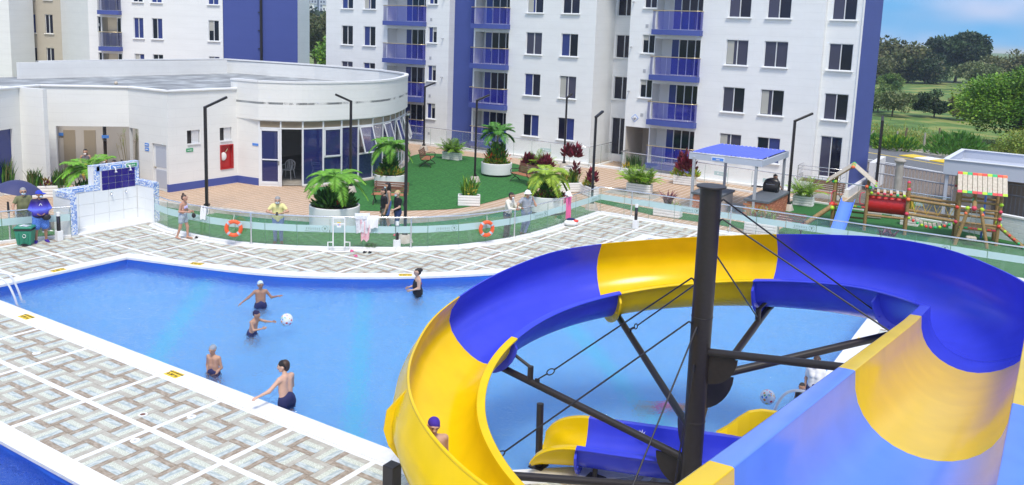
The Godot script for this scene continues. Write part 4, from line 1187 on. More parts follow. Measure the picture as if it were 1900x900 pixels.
func slide() -> void:
	var o := thing("water_slide", "big spiral water slide of yellow and blue flume sections hung round a dark steel mast", "water slide")
	var segs := [[10.4, 7.6, "slide_yellow", "yellow flume section nearest the camera"], [7.6, 4.8, "slide_light_blue", "pale blue straight flume section"], [4.8, 0.9, "slide_yellow", "wet yellow flume section before the bend"], [0.9, -45.0, "slide_blue", ""], [-45.0, -90.0, "slide_blue", ""], [-90.0, -135.0, "slide_yellow", ""], [-135.0, -180.0, "slide_blue", ""], [-180.0, -225.0, "slide_yellow", ""], [-225.0, -272.0, "slide_yellow", ""]]
	for g in segs:
		var secs := []
		var vals := []
		if g[0] > 0.0 and g[1] >= 0.0:
			for k in 9: vals.append(lerpf(g[0], g[1], k / 8.0))
		elif g[0] > 0.0:
			for k in 4: vals.append(lerpf(g[0], 0.001, k / 3.0))
			for k in range(1, 19): vals.append(lerpf(0.0, g[1], k / 18.0))
		else:
			for k in 19: vals.append(lerpf(g[0], g[1], k / 18.0))
		for s in vals: secs.append(flume_at(s))
		flume_piece(o, secs, g[2], g[3])
		var q: Array = flume_at(g[1])
		var q2: Array = flume_at(g[1] + 0.5)
		flange(o, q, ((q2[0] + q2[1]) - (q[0] + q[1])).normalized(), g[2])
	# lower turn and the run-out into the pool
	var low := [V(-4.33, 0.78, -8.16), V(-2.47, 0.64, -8.66), V(-1.15, 0.50, -10.0), V(-0.75, 0.40, -11.4), V(-1.0, 0.34, -12.6), V(-1.9, 0.28, -13.42), V(-3.0, 0.24, -13.55), V(-4.05, 0.20, -13.22), V(-5.2, 0.17, -12.86), V(-6.35, 0.145, -12.50)]
	var line := smooth(low, 6)
	var secs := []
	for i in line.size():
		var d: Vector3 = line[mini(i + 1, line.size() - 1)] - line[maxi(i - 1, 0)]
		var out := V(d.z, 0, -d.x).normalized() * -1.0
		out = V(-d.z, 0, d.x).normalized()
		var u := i / float(line.size() - 1)
		var rise := 0.45 * (1.0 - smoothstep(0.35, 0.72, u))
		var lead: Vector3 = line[i]
		# inside of the turn is to the left of travel
		secs.append([lead - out * 0.53 + V(0, 0.54 + 0.04 * (1.0 - u), 0), lead + out * 0.53 + V(0, 0.54 + rise, 0), lead.y])
	flume_piece(o, secs.slice(0, 20), "slide_blue")
	flume_piece(o, secs.slice(19, 37), "slide_blue")
	flume_piece(o, secs.slice(36), "slide_blue")
	# yellow guard on the outer side of the last bend
	var gd := [[], [], [], []]
	for i in range(17, 44):
		var q: Array = secs[i]
		var out: Vector3 = V(q[1].x - q[0].x, 0, q[1].z - q[0].z).normalized()
		var u := smoothstep(44.0, 39.0, i)
		var foot: Vector3 = q[1] + out * 0.02 + V(0, -0.14, 0)
		foot.y = minf(foot.y, 0.66)
		var head: Vector3 = q[1] + out * 0.16
		head.y = lerpf(foot.y + 0.05, 1.22, u)
		gd[0].append(foot); gd[1].append(head); gd[2].append(head + out * 0.1); gd[3].append(foot + out * 0.06)
	var gb := B.new()
	for r in 3:
		for k in gd[0].size() - 1: gb.quad(gd[r][k], gd[r][k + 1], gd[r + 1][k + 1], gd[r + 1][k])
	part(o, "splash_guard", gb, M.slide_yellow)
	# mouth: walls fall away in a quarter round
	var ms := []
	var e: Array = secs[-1]
	var dirn: Vector3 = (line[-1] - line[-2]).normalized()
	for k in 9:
		var t := k / 8.0
		var drop := 0.50 * (1.0 - sqrt(maxf(0.0, 1.0 - t * t * 0.94)))
		var mv := dirn * 0.78 * t
		ms.append([e[0] + mv - V(0, drop, 0), e[1] + mv - V(0, drop, 0), e[2] - 0.06 * t])
	flume_piece(o, ms, "slide_yellow", "yellow mouth of the slide at the pool edge")
	var q9: Array = secs[-1]
	flange(o, q9, dirn, "slide_blue")
	# leaf mark on the run-out
	var lm := B.new()
	var base: Vector3 = secs[-6][1] + V(0.0, -0.13, 0.09)
	for a in [-0.5, 0.0, 0.5]:
		lm.tri(base + V(-0.02, 0, 0.03), base + V(0.02, 0, 0.03), base + V(sin(a) * 0.12, 0.10 - absf(a) * 0.05, -0.035))
	lm.box(base + V(0, -0.03, 0.045), V(0.16, 0.008, 0.012))
	part(o, "leaf_mark", lm, M.sign_white)
	# mast
	var X := -4.27; var Z := -12.19
	var mast := part(o, "mast", B.new().tube([V(X, 0, Z), V(X, 5.3, Z)], 0.16, 28), M.slide_steel)
	part(mast, "mast_cap", B.new().lathe([[0.0, 5.30], [0.215, 5.30], [0.222, 5.306], [0.222, 5.324], [0.215, 5.33], [0.0, 5.332]], 28, V(X, 0, Z)), M.slide_steel)
	for y in [1.62, 3.3]: part(mast, "weld", B.new().lathe([[0.16, y - 0.012], [0.168, y], [0.16, y + 0.012]], 24, V(X, 0, Z)), M.slide_steel)
	var ends := {}
	for k in 8:
		var a := deg_to_rad(-45.0 * k)
		var y := 2.76 - 0.452 * k
		if k > 6: continue
		var q := flume_at(-45.0 * k + (4.0 if k else -1.0))
		var mid: Vector3 = (q[0] + q[1]) / 2.0
		var r := 3.72
		var tip := V(X + cos(a) * r, q[2] - 0.16, Z + sin(a) * r)
		if k == 0: tip.y = 3.22
		if k == 5 or k == 6: tip.y = q[2] - 0.2
		var root := V(X + cos(a) * 0.14, y, Z + sin(a) * 0.14)
		var arm := part(o, "support_arm", B.new().tube([root, tip], 0.062, 12), M.slide_steel)
		ends[k] = [root, tip]
		part(arm, "stub", B.new().tube([tip + V(0, -0.02, 0), V(lerpf(tip.x, mid.x, 0.6), q[2] - 0.03, lerpf(tip.z, mid.z, 0.6))], 0.06, 10), M.slide_steel)
		var ip: Vector3 = root.lerp(tip, 0.80)
		var bt: Vector3 = q[0].lerp(q[1], 0.16)
		if k == 2 or k == 4: part(arm, "hanger", B.new().tube([ip, ip + V(0, 0.28, 0)], 0.052, 10).tube([ip + V(0, 0.26, 0), V(lerpf(ip.x, bt.x, 0.8), q[2] + 0.16, lerpf(ip.z, bt.z, 0.8))], 0.03, 8), M.slide_steel)
		# gusset under the arm, against the mast
		var gp := B.new()
		var dd := V(cos(a), 0, sin(a))
		var sd := V(-sin(a), 0, cos(a)) * 0.012
		var arcp := []
		for j in 8: arcp.append(root + dd * 0.46 * cos(PI / 2 * j / 7.0) + V(0, -0.02 - 0.48 * sin(PI / 2 * j / 7.0), 0))
		for s in [-1.0, 1.0]:
			for j in 7: gp.tri(root + sd * s, arcp[j] + sd * s, arcp[j + 1] + sd * s)
		for j in 7: gp.quad(arcp[j] - sd, arcp[j] + sd, arcp[j + 1] + sd, arcp[j + 1] - sd)
		part(arm, "gusset", gp, M.slide_steel)
	# legs
	var leg := part(o, "leg", B.new().tube([V(-6.98, 0, -12.1), V(-7.05, 1.12, -12.19)], 0.062, 12).box(V(-6.98, 0.02, -12.1), V(0.26, 0.03, 0.26)), M.slide_steel)
	leg = part(o, "leg", B.new().tube([V(-5.98, 0, -12.28), V(-5.98, 0.26, -12.30)], 0.045, 10), M.slide_steel)
	part(leg, "foot_plate", B.new().box(V(-5.98, 0.03, -12.28), V(0.30, 0.03, 0.30)), M.slide_steel)
	part(o, "leg", B.new().tube([V(-7.62, 0, -8.95), V(-7.62, 0.78, -8.95)], 0.075, 12).box(V(-7.62, 0.95, -8.95), V(0.2, 0.5, 0.2), Basis.IDENTITY, 0.01), M.slide_steel)
	part(o, "leg", B.new().tube([V(-3.4, 0, -13.5), V(-3.3, 0.2, -13.5)], 0.06, 10), M.slide_steel)
	# cables with their shackles
	var cabs := [[5.08, 0.12, 1, 0.92, 1], [4.81, 0.12, 0, 0.92, 1], [4.29, 0.14, 2, 0.80, 0], [3.83, -0.12, 4, 0.76, 1], [3.74, -0.12, 3, 0.80, 1], [3.19, -0.12, 5, 0.9, 1], [3.15, -0.1, 6, 0.9, 0], [2.55, 0.1, 6, 0.2, 0]]
	for q in cabs:
		if not ends.has(q[2]): continue
		var dst: Vector3 = ends[q[2]][0].lerp(ends[q[2]][1], q[3]) + V(0, 0.1, 0)
		var dd: Vector3 = (dst - V(X, q[0], Z))
		var hd := V(dd.x, 0, dd.z).normalized()
		var s0 := V(X, q[0], Z) + hd * 0.15
		var pts := [s0 + V(0, -0.10, 0), s0 + hd * 0.015 + V(0, 0.0, 0), s0 + hd * 0.06 + V(0, 0.035, 0)]
		pts = smooth(pts, 4)
		var stop := dst - dd.normalized() * (0.42 if q[4] else 0.05)
		pts.append(stop)
		var cb := part(o, "cable", B.new().tube(pts, 0.0135, 7), M.cable)
		part(cb, "lug", B.new().box(dst + V(0, -0.05, 0), V(0.09, 0.13, 0.04), Basis(Vector3.UP, atan2(-hd.z, hd.x)), 0.01), M.cable)
		if q[4]:
			var u := (dst - stop).normalized()
			var side := u.cross(Vector3.UP).normalized()
			var loop := []
			for j in 13: loop.append(stop + u * (0.09 - 0.09 * cos(TAU * j / 12.0)) + side.cross(u) * 0.045 * sin(TAU * j / 12.0))
			part(cb, "thimble", B.new().tube(loop, 0.011, 6), M.cable)
			loop = []
			for j in 13: loop.append(stop + u * 0.17 + u * (0.10 - 0.10 * cos(TAU * j / 12.0)) + side * 0.022 * sin(TAU * j / 12.0))
			part(cb, "turnbuckle", B.new().tube(loop, 0.013, 6).tube([stop + u * 0.36, dst], 0.013, 6), M.cable)
# ---------------------------------------------------------------- glass railings
func glass_rail(label: String, line: Array, step: float, posts: Array, h := 1.08, logo := 4, band := true, group := "") -> void:
	var o := thing("glass_railing", label, "railing", Vector3.ZERO, 0.0, group)
	var acc := [0.0]
	for i in range(1, line.size()): acc.append(acc[-1] + line[i].distance_to(line[i - 1]))
	var at := func(s: float) -> Vector2:
		for i in range(1, line.size()):
			if acc[i] >= s: return line[i - 1].lerp(line[i], clampf((s - acc[i - 1]) / maxf(1e-6, acc[i] - acc[i - 1]), 0, 1))
		return line[-1]
	# stops: corners are kept
	var stops := [0.0]
	var last := 0.0
	for i in range(1, line.size()):
		var sharp: bool = i == line.size() - 1 or absf((line[i] - line[i - 1]).angle_to(line[i + 1] - line[i])) > 0.5
		if sharp:
			var n := maxi(1, roundi((acc[i] - last) / step))
			for k in n: stops.append(last + (acc[i] - last) * (k + 1) / n)
			last = acc[i]
	var top := []
	for s in stops:
		var p: Vector2 = at.call(s)
		top.append(V(p.x, h + 0.04, p.y))
	part(o, "hand_rail", B.new().tube(top, 0.026, 8), M.steel)
	var kb := B.new()
	for k in stops.size() - 1:
		var a: Vector2 = at.call(stops[k]); var c: Vector2 = at.call(stops[k + 1])
		var L := a.distance_to(c)
		var d := (c - a) / L
		var bas := Basis(V(d.x, 0, d.y), Vector3.UP, V(-d.y, 0, d.x))
		var mid := (a + c) / 2
		kb.box(V(mid.x, 0.035, mid.y), V(L, 0.10, 0.16), bas)
		var pane := part(o, "glass_panel", B.new().append(B.new().box(V(0, 0, 0), V(L - 0.022, h - 0.1, 0.008)), Transform3D(bas, V(mid.x, 0.08 + (h - 0.1) / 2, mid.y))), M.fence_glass)
		var ed := B.new()
		ed.box(V(a.x, 0.08 + (h - 0.1) / 2, a.y) + V(d.x, 0, d.y) * 0.008, V(0.012, h - 0.1, 0.012), bas)
		part(pane, "panel_edge", ed, M.logo_grey)
		if band:
			part(pane, "frosted_band", B.new().box(V(mid.x, 0.70, mid.y), V(L - 0.024, 0.235, 0.013), bas), M.fence_band)
			if logo and k % logo == 2:
				var lx := Transform3D(bas, V(mid.x, 0.70, mid.y) + bas * V(0.05, 0.0, 0.009))
				var lg := B.new()
				for e in [[0.30, 0.0, 0.5], [-0.02, 0.02, 0.0]]: pass
				for j in 4:
					var a0 := PI / 2 * j
					lg.append(B.new().box(V(0.09, 0, 0), V(0.012, 0.13, 0.004)), Transform3D(Basis(Vector3(0, 0, 1), a0 + PI / 4), V(0.34, 0, 0)))
				for j in [-0.35, 0.0, 0.35]: lg.append(B.new().box(V(0, 0.03, 0), V(0.022, 0.09, 0.004)), Transform3D(Basis(Vector3(0, 0, 1), -j), V(0.34, -0.03, 0)))
				for j in 9: lg.box(V(-0.30 + j * 0.058, -0.075 - 0.02 * sin(PI * j / 8.0), 0), V(0.06, 0.012, 0.004))
				var hs := [0.09, 0.07, 0.09, 0.07, 0.08, 0.09, 0.07, 0.08]
				for j in 8: lg.box(V(-0.28 + j * 0.062, 0.0, 0), V(0.016, hs[j], 0.004), Basis(Vector3(0, 0, 1), -0.15 + (j % 3) * 0.15))
				part(pane, "etched_logo", B.new().append(lg, lx), M.logo_grey)
	part(o, "kerb", kb, M.deck_white)
	for s in posts:
		var p: Vector2 = at.call(s)
		part(o, "post", B.new().tube([V(p.x, 0, p.y), V(p.x, h + 0.03, p.y)], 0.03, 8).lathe([[0.0, 0.09], [0.06, 0.09], [0.065, 0.1], [0.0, 0.102]], 10, V(p.x, 0, p.y)), M.steel)

func fences() -> void:
	var pool_line := []
	for p in rail_line: pool_line.append(p)
	pool_line.append(Vector2(9.5, -32.0))
	glass_rail("curved glass pool railing with a frosted band and steel handrail", pool_line, 1.12, [5.0, 10.4, 14.5, 22.3, 26.5], 1.08, 4, true, "")
	glass_rail("straight glass railing left of the shower wall with a man leaning on it", [Vector2(-27.9, -15.85), Vector2(-28.6, -14.6), Vector2(-28.9, -13.4), Vector2(-29.1, -10.0)], 1.1, [1.6, 3.4], 1.02, 3)
	glass_rail("clear glass railing along the foot of the apartment block", [Vector2(-36.4, -43.0), Vector2(-33.4, -42.95), Vector2(-22.1, -42.5), Vector2(-22.2, -45.6)], 1.3, [], 1.15, 0, false)
	glass_rail("clear glass railing in front of the entrance and the corner flat", [Vector2(-20.2, -43.5), Vector2(-20.2, -42.65), Vector2(-8.1, -40.9), Vector2(-3.6, -40.2)], 1.3, [], 1.1, 0, false)
	for q in [[-25.0, -42.62, 0.0], [-22.9, -42.53, 0.0], [-14.2, -41.8, 0.143], [-11.6, -41.42, 0.143], [-5.0, -40.42, 0.15]]:
		var e := thing("etched_sign", ["small frosted sign on the glass by the raised planter", "small frosted sign on the glass next to the entrance corner", "small frosted sign on the glass behind the barbecue shelter", "small frosted sign on the glass left of the corner terrace", "small frosted sign on the glass behind the playground bridge"][[-25.0, -22.9, -14.2, -11.6, -5.0].find(q[0])], "glass sign", V(q[0], 0.72, q[1] + 0.03), -q[2])
		part(e, "sign_band", B.new().box(Vector3.ZERO, V(0.72, 0.2, 0.01)), M.fence_band)
		part(e, "sign_mark", B.new().box(V(-0.15, 0, 0.008), V(0.07, 0.07, 0.004)).box(V(0.08, -0.01, 0.008), V(0.3, 0.02, 0.004)), M.sign_white)
# ---------------------------------------------------------------- plants and the country beyond
func leaf_tone(base: Color, vary := 0.35) -> Color:
	var k := 1.0 + rng.randf_range(-vary, vary)
	return Color(base.r * k * rng.randf_range(0.85, 1.2), base.g * k, base.b * k * rng.randf_range(0.8, 1.1))
func leaf(b: B, p: Vector3, d: Vector3, s: Vector3, L: float, w: float) -> void: # a folded pointed leaf
	var n := d.cross(s).normalized()
	var m := p + d * L * 0.45
	b.tri(p, m + s * w, p + d * L + n * -0.1 * L); b.tri(p, p + d * L + n * -0.1 * L, m - s * w)
func rand_dir() -> Vector3:
	var z := rng.randf_range(-1, 1); var a := rng.randf() * TAU
	return V(cos(a) * sqrt(1 - z * z), z, sin(a) * sqrt(1 - z * z))
# leaf clumps in ellipsoids [centre, radii]
func crown(clumps: Array, per: int, size: float, tones: Array, flat := 0.0) -> B:
	var b := B.new()
	for q in clumps:
		var tone: Color = tones[rng.randi() % tones.size()]
		for i in per:
			var d := rand_dir()
			var p: Vector3 = q[0] + d * (q[1] as Vector3) * pow(rng.randf(), 0.4)
			b.col = leaf_tone(tone, 0.3)
			var dir := (d + rand_dir() * 0.8 + V(0, -0.1, 0)).normalized()
			if flat > 0.0: dir = V(dir.x, dir.y * (1.0 - flat), dir.z).normalized()
			var s := dir.cross(rand_dir()).normalized()
			if flat > 0.0: s = V(s.x, s.y * (1.0 - flat), s.z).normalized()
			var L := size * rng.randf_range(0.6, 1.4)
			leaf(b, p - dir * L * 0.5, dir, s, L, L * 0.33)
	return b
func limb(b: B, a: Vector3, c: Vector3, r0: float, r1: float) -> void:
	var mid := (a + c) / 2 + rand_dir() * a.distance_to(c) * 0.08
	b.tube(smooth([a, mid, c], 3), [r0, lerpf(r0, r1, 0.17), lerpf(r0, r1, 0.33), lerpf(r0, r1, 0.5), lerpf(r0, r1, 0.67), lerpf(r0, r1, 0.83), r1], 6, false)
func tree(label: String, at: Vector3, h: float, w: float, tones: Array, n: int, per: int, size: float, group := "", trunk_h := 0.3, flat := 0.0, called := "tree") -> Node3D:
	var o := thing(called, label, "tree", at, 0.0, group)
	var tb := B.new()
	var cl := []
	var fork := V(0, h * trunk_h, 0)
	limb(tb, Vector3.ZERO, fork, h * 0.03, h * 0.022)
	for i in n:
		var a := rng.randf() * TAU
		var rr := sqrt(rng.randf()) * w * 0.42
		var yy := h * (trunk_h + 0.1 + (0.86 - trunk_h - 0.1) * rng.randf()) * (1.0 - 0.25 * pow(rr / (w * 0.5), 2.0))
		var c := V(cos(a) * rr, yy, sin(a) * rr)
		var s := w * rng.randf_range(0.13, 0.22)
		cl.append([c, V(s, s * (0.75 - 0.45 * flat), s)])
		if i % 2 == 0: limb(tb, fork, c, h * 0.013, h * 0.004)
	part(o, "trunk", tb, M.trunk)
	part(o, "crown", crown(cl, per, size, tones, flat), M.leaf_far if per < 200 else M.leaf)
	return o
func frond(L: float, rise: float, droop: float, w: float, n: int, tone: Color) -> B:
	var b := B.new()
	b.col = tone * 1.15
	var pt := func(t: float) -> Vector3: return V(L * t * (1.0 - 0.22 * t * droop), rise * t - droop * L * 0.75 * t * t, 0)
	var sp := []
	for i in 8: sp.append(pt.call(i / 7.0))
	b.tube(sp, [0.016, 0.014, 0.012, 0.01, 0.008, 0.006, 0.004, 0.002], 4, false)
	for i in n:
		var t := 0.14 + 0.86 * i / float(n - 1)
		var p: Vector3 = pt.call(t)
		var d: Vector3 = (pt.call(minf(1.0, t + 0.03)) - pt.call(t - 0.03)).normalized()
		var len := w * (0.35 + 0.65 * sin(PI * pow(t, 0.75))) * rng.randf_range(0.85, 1.1)
		for s in [-1.0, 1.0]:
			b.col = leaf_tone(tone, 0.25)
			var dir := (V(0, -0.25 - 0.3 * rng.randf(), s) + d * 0.75).normalized()
			leaf(b, p, dir, dir.cross(Vector3.UP).normalized(), len, 0.012 + 0.026 * w)
	return b
func palm_fronds(o: Node, at: Vector3, L: float, n: int, tone: Color, rise := 0.55, droop := 0.62, w := 0.42) -> void:
	var kinds := []
	for k in 3: kinds.append(frond(L * (0.88 + 0.1 * k), L * rise * (1.25 - 0.4 * k), droop + 0.1 * k, w, 44, tone * 1.6).mesh())
	n = int(n * 1.4)
	for i in n:
		var a := TAU * i / n + rng.randf_range(-0.2, 0.2)
		inst(o, "frond", kinds[i % 3], M.leaf, Transform3D(Basis(Vector3.UP, a) * Basis(V(0, 0, 1), rng.randf_range(-0.12, 0.22)), at))
func bush(at: Vector3, r: Vector3, n: int, size: float, tones: Array, up := 0.6) -> B:
	var b := B.new()
	for i in n:
		var d := rand_dir()
		d.y = absf(d.y)
		var p := at + d * r * pow(rng.randf(), 0.45)
		b.col = leaf_tone(tones[rng.randi() % tones.size()], 0.25)
		var dir := (d + V(0, up, 0) + rand_dir() * 0.5).normalized()
		leaf(b, p, dir, dir.cross(rand_dir()).normalized(), size * rng.randf_range(0.7, 1.3), size * 0.2)
	return b
func tuft(o: Node, at: Vector3, h: float, r: float, n: int, tone: Color) -> void: # a clump of small feathery fronds
	var kinds := []
	for k in 3: kinds.append(frond(h * (0.8 + 0.15 * k), h * (1.0 - 0.15 * k), 0.5 + 0.15 * k, 0.24, 16, tone * (0.85 + 0.2 * k)).mesh())
	for i in n:
		var a := TAU * i / n + rng.randf_range(-0.4, 0.4)
		inst(o, "frond", kinds[i % 3], M.leaf, Transform3D(Basis(Vector3.UP, a) * Basis(V(0, 0, 1), rng.randf_range(0.0, 0.55)), at + V(rng.randf_range(-r, r), 0, rng.randf_range(-r, r)) * 0.35))
func blades(at: Vector3, rx: float, rz: float, n: int, h: float, lean: float, w: float, tones: Array) -> B:
	var b := B.new()
	for i in n:
		b.col = leaf_tone(tones[rng.randi() % tones.size()], 0.2)
		var p := at + V(rng.randf_range(-rx, rx), 0, rng.randf_range(-rz, rz))
		var a := rng.randf() * TAU
		var out := V(cos(a), 0, sin(a)) * lean * rng.randf_range(0.3, 1.2)
		var hh := h * rng.randf_range(0.6, 1.1)
		var s := V(-sin(a), 0, cos(a)) * w
		var m := p + out * hh * 0.35 + V(0, hh * 0.55, 0)
		var t := p + out * hh + V(0, hh * 0.92, 0)
		b.quad(p - s * 0.6, p + s * 0.6, m + s, m - s); b.tri(m - s, m + s, t)
	return b
const GREEN := Color(0.075, 0.22, 0.024)
const DARKG := Color(0.035, 0.11, 0.02)
const LIME := Color(0.22, 0.38, 0.03)
const RUST := Color(0.12, 0.014, 0.022)
const YELL := Color(0.42, 0.36, 0.05)

func beyond() -> void:
	# road past the corner of the block, its kerb and the sandy verge
	var d0 := Vector2(0.88, 0.47).normalized()
	var strip := func(called: String, off0: float, off1: float, y: float, m: String) -> void:
		var nrm := Vector2(-d0.y, d0.x)
		var c := Vector2(-8.5, -61.5)
		var b := B.new()
		b.prism(PackedVector2Array([c - d0 * 14 + nrm * off0, c + d0 * 60 + nrm * off0, c + d0 * 60 + nrm * off1, c - d0 * 14 + nrm * off1]), 0, y, 1.0, true)
		struct(called, b, M[m])
	strip.call("road", -3.4, 3.2, 0.016, "asphalt")
	strip.call("road_line", -0.3, -0.14, 0.022, "sign_yellow")
	strip.call("verge", -5.6, -3.75, 0.10, "kerb_stone")
	strip.call("road_kerb", -3.75, -3.4, 0.14, "concrete")
	strip.call("road_edge_line", 2.75, 2.9, 0.022, "sign_white")
	for k in 6:
		var nrm := Vector2(-d0.y, d0.x)
		var c := Vector2(-8.5, -61.5) - d0 * (1.2 - k * 1.15) + nrm * -2.55
		var sm := B.new()
		sm.prism(PackedVector2Array([c, c + d0 * 1.1, c + d0 * 1.1 + nrm * 1.5, c + nrm * 1.5]), 0.016, 0.07, 1.0, true)
		if k < 3: struct("speed_bump", sm, M.sign_yellow if k % 2 == 0 else M.sign_white)
	struct("gravel_yard", B.new().prism(poly([[-12, -60], [-8.3, -57.8], [10, -47], [10, -40.4], [-2.7, -39.6], [-8.2, -41.6], [-8.4, -49]]), 0, 0.012, 1.0, false), M.gravel)
	# metal fence with round post in the yard
	var f := thing("yard_fence", "thin grey metal bar fence across the gravel yard behind the playground", "fence")
	var bars := B.new()
	var a0 := V(-8.2, 0, -47.0); var a1 := V(-0.5, 0, -44.0)
	for k in 46: bars.box(a0.lerp(a1, k / 45.0) + V(0, 0.75, 0), V(0.025, 1.5, 0.025))
	stuff(part(f, "bars", bars, M.grey_metal))
	for y in [0.95, 1.45]: part(f, "rail", B.new().tube([a0 + V(0, y, 0), a1 + V(0, y, 0)], 0.045, 6), M.grey_metal)
	var pt := thing("round_post", "tall round concrete post with a flat cap behind the red play tunnel", "post", V(-5.95, 0, -41.9))
	part(pt, "shaft", B.new().tube([V(0, 0, 0), V(0, 2.25, 0)], 0.17, 16), M.concrete)
	part(pt, "cap", B.new().lathe([[0.17, 2.2], [0.25, 2.26], [0.25, 2.34], [0.12, 2.42], [0.0, 2.44]], 16), M.concrete)
	# field fence posts
	var nm := ["leaning weathered fence post at the left of the field edge", "short dark fence post in the field grass", "tallest weathered fence post in the field grass", "thin grey fence post right of the tallest one", "pale slanting fence post in the field", "dark stump post by the field hedge", "pale fence post nearest the big acacia"]
	var px := [[-13.5, -72.6, 0.9, 0.05], [-12.6, -71.5, 0.8, 0.3], [-11.7, -71.6, 1.9, -0.1], [-10.4, -70.3, 1.0, 0.02], [-9.9, -70.6, 1.3, 0.1], [-8.3, -68.9, 1.2, 0.0], [-7.2, -68.2, 1.7, -0.12]]
	for k in px.size():
		var w := thing("fence_post", nm[k], "fence post", V(px[k][0], 0, px[k][1]), 0.0, "fence posts along the field")
		part(w, "post", B.new().tube([V(0, 0, 0), V(px[k][3] * 0.5, px[k][2] * 0.5, 0.02), V(px[k][3], px[k][2], 0)], [0.09, 0.08, 0.06], 7), M.trunk if k % 2 == 0 else M.concrete)
	# trees
	var olive := [Color(0.12, 0.14, 0.05), Color(0.085, 0.105, 0.035), Color(0.16, 0.17, 0.07)]
	var dark := [Color(0.032, 0.065, 0.022), Color(0.045, 0.09, 0.026), Color(0.022, 0.05, 0.016)]
	var mid := [Color(0.10, 0.19, 0.03), Color(0.06, 0.13, 0.024), Color(0.14, 0.22, 0.04)]
	var light := [Color(0.17, 0.34, 0.02), Color(0.10, 0.23, 0.015), Color(0.24, 0.40, 0.03)]
	tree("big bright green acacia with spreading layers at the right edge of the field", V(-1.6, 0, -76.0), 6.6, 10.5, light, 70, 620, 0.20, "", 0.2, 0.55, "acacia_tree")
	tree("second feathery acacia behind the big one, its top against the sky", V(4.6, 0, -96.0), 9.6, 10.5, mid, 40, 420, 0.28, "", 0.25, 0.5, "acacia_tree")
	tree("yellow green bushy tree in front of the acacia, behind the kiosk roof", V(-0.6, 0, -62.5), 2.6, 6.0, [Color(0.18, 0.27, 0.03), Color(0.12, 0.2, 0.02), Color(0.25, 0.30, 0.04)], 26, 420, 0.15, "", 0.15, 0.3, "shrub_tree")
	tree("tallest dark green tree on the skyline", V(-20.2, 0, -206.0), 11.0, 13.0, dark, 56, 300, 0.75, "", 0.2)
	var hz := [["round olive tree filling the middle of the skyline", -29.5, -187.0, 13.0, 21.0, 0], ["olive tree right next to the apartment corner on the skyline", -36.0, -190.0, 12.0, 18.0, 0], ["low olive tree at the foot of the hedge by the apartment corner", -32.0, -176.0, 8.0, 13.0, 0], ["dark rounded tree between the olive mass and the tallest tree", -24.0, -190.0, 9.5, 14.0, 1], ["pale green tree below the tallest tree", -13.0, -168.0, 7.8, 10.0, 2], ["grey green tree right of the tallest tree", -9.0, -190.0, 10.5, 16.0, 0], ["dull green tree behind the acacia crown", -1.0, -180.0, 11.0, 17.0, 1], ["small round tree standing alone in the far meadow", -23.0, -146.0, 4.6, 6.2, 3], ["low bushy tree at the left of the field hedge", -17.5, -103.0, 4.6, 6.5, 3], ["umbrella shaped tree with a bare trunk in the field hedge", -15.2, -98.0, 4.3, 6.5, 2], ["dark bush in the middle of the field hedge", -11.5, -101.0, 4.3, 6.0, 1], ["half bare brown tree in the field hedge", -8.6, -100.0, 4.0, 4.4, 0], ["green tree behind the half bare one", -5.2, -106.0, 5.0, 8.0, 3], ["olive tree at the far right of the skyline", 6.0, -190.0, 11.0, 20.0, 0], ["distant tree at the left end of the skyline behind the blue wall", -44.0, -196.0, 12.0, 18.0, 1]]
	var sets := [olive, dark, [Color(0.12, 0.17, 0.06), Color(0.16, 0.2, 0.08)], mid]
	for q in hz: tree(q[0], V(q[1], 0, q[2]), q[3] * 0.68, q[4] * 0.72, sets[q[5]], 30 if q[3] > 6 else 18, 260, maxf(0.22, q[4] * 0.032), "trees beyond the field" if q[2] < -140 else "trees of the field hedge", 0.12 if q[5] != 2 else 0.35)
	# bushes along the road
	for q in [["dense tall grass clump by the pale fence post", -5.9, -66.5, 1.6, 2.0, GREEN], ["low green bush at the road edge under the fence posts", -9.9, -66.9, 0.8, 1.6, LIME], ["round weed bush beside the left road edge", -11.4, -68.0, 0.6, 1.1, GREEN]]:
		var o := thing("roadside_bush", q[0], "bush", V(q[1], 0, q[2]))
		part(o, "foliage", bush(Vector3.ZERO, V(q[4], q[3], q[4]), 900, 0.4, [q[5], GREEN]), M.leaf)
	var gb := B.new()
	for i in 14000:
		var t := rng.randf()
		var p := V(-15.5, 0, -74.5).lerp(V(12, 0, -59.2), t) + V(rng.randf_range(-1, 1), 0, rng.randf_range(-1, 1)) * 0.3
		p += V(-0.47, 0, 0.88) * -absf(rng.randfn(0, 3.5)) * V(-1, 1, 1) * 0.0 + V(-0.45, 0, -0.89) * absf(rng.randfn(0, 9.0))
		gb.col = leaf_tone([Color(0.12, 0.24, 0.03), Color(0.20, 0.30, 0.04), Color(0.30, 0.30, 0.07)][rng.randi() % 3], 0.3)
		var a := rng.randf() * TAU
		var h := rng.randf_range(0.08, 0.30)
		var s := V(cos(a), 0, sin(a)) * 0.04
		gb.tri(p - s, p + s, p + V(cos(a) * 0.15, h, -sin(a) * 0.15))
	struct("field_grass", gb, M.leaf, "stuff")
	# view between the two blocks
	tree("bright green tree in the gap between the two apartment blocks", V(-78.2, 0, -80.4), 7.0, 7.5, light, 34, 240, 0.40, "", 0.22)
	tree("taller dull green tree at the back of the gap between the blocks", V(-93.5, 0, -91.0), 9.6, 10.0, olive, 30, 200, 0.5, "", 0.25)
	tree("bluish hazy tree far off above the gap trees", V(-214.0, 0, -210.0), 12.6, 30.0, dark, 30, 130, 1.3)
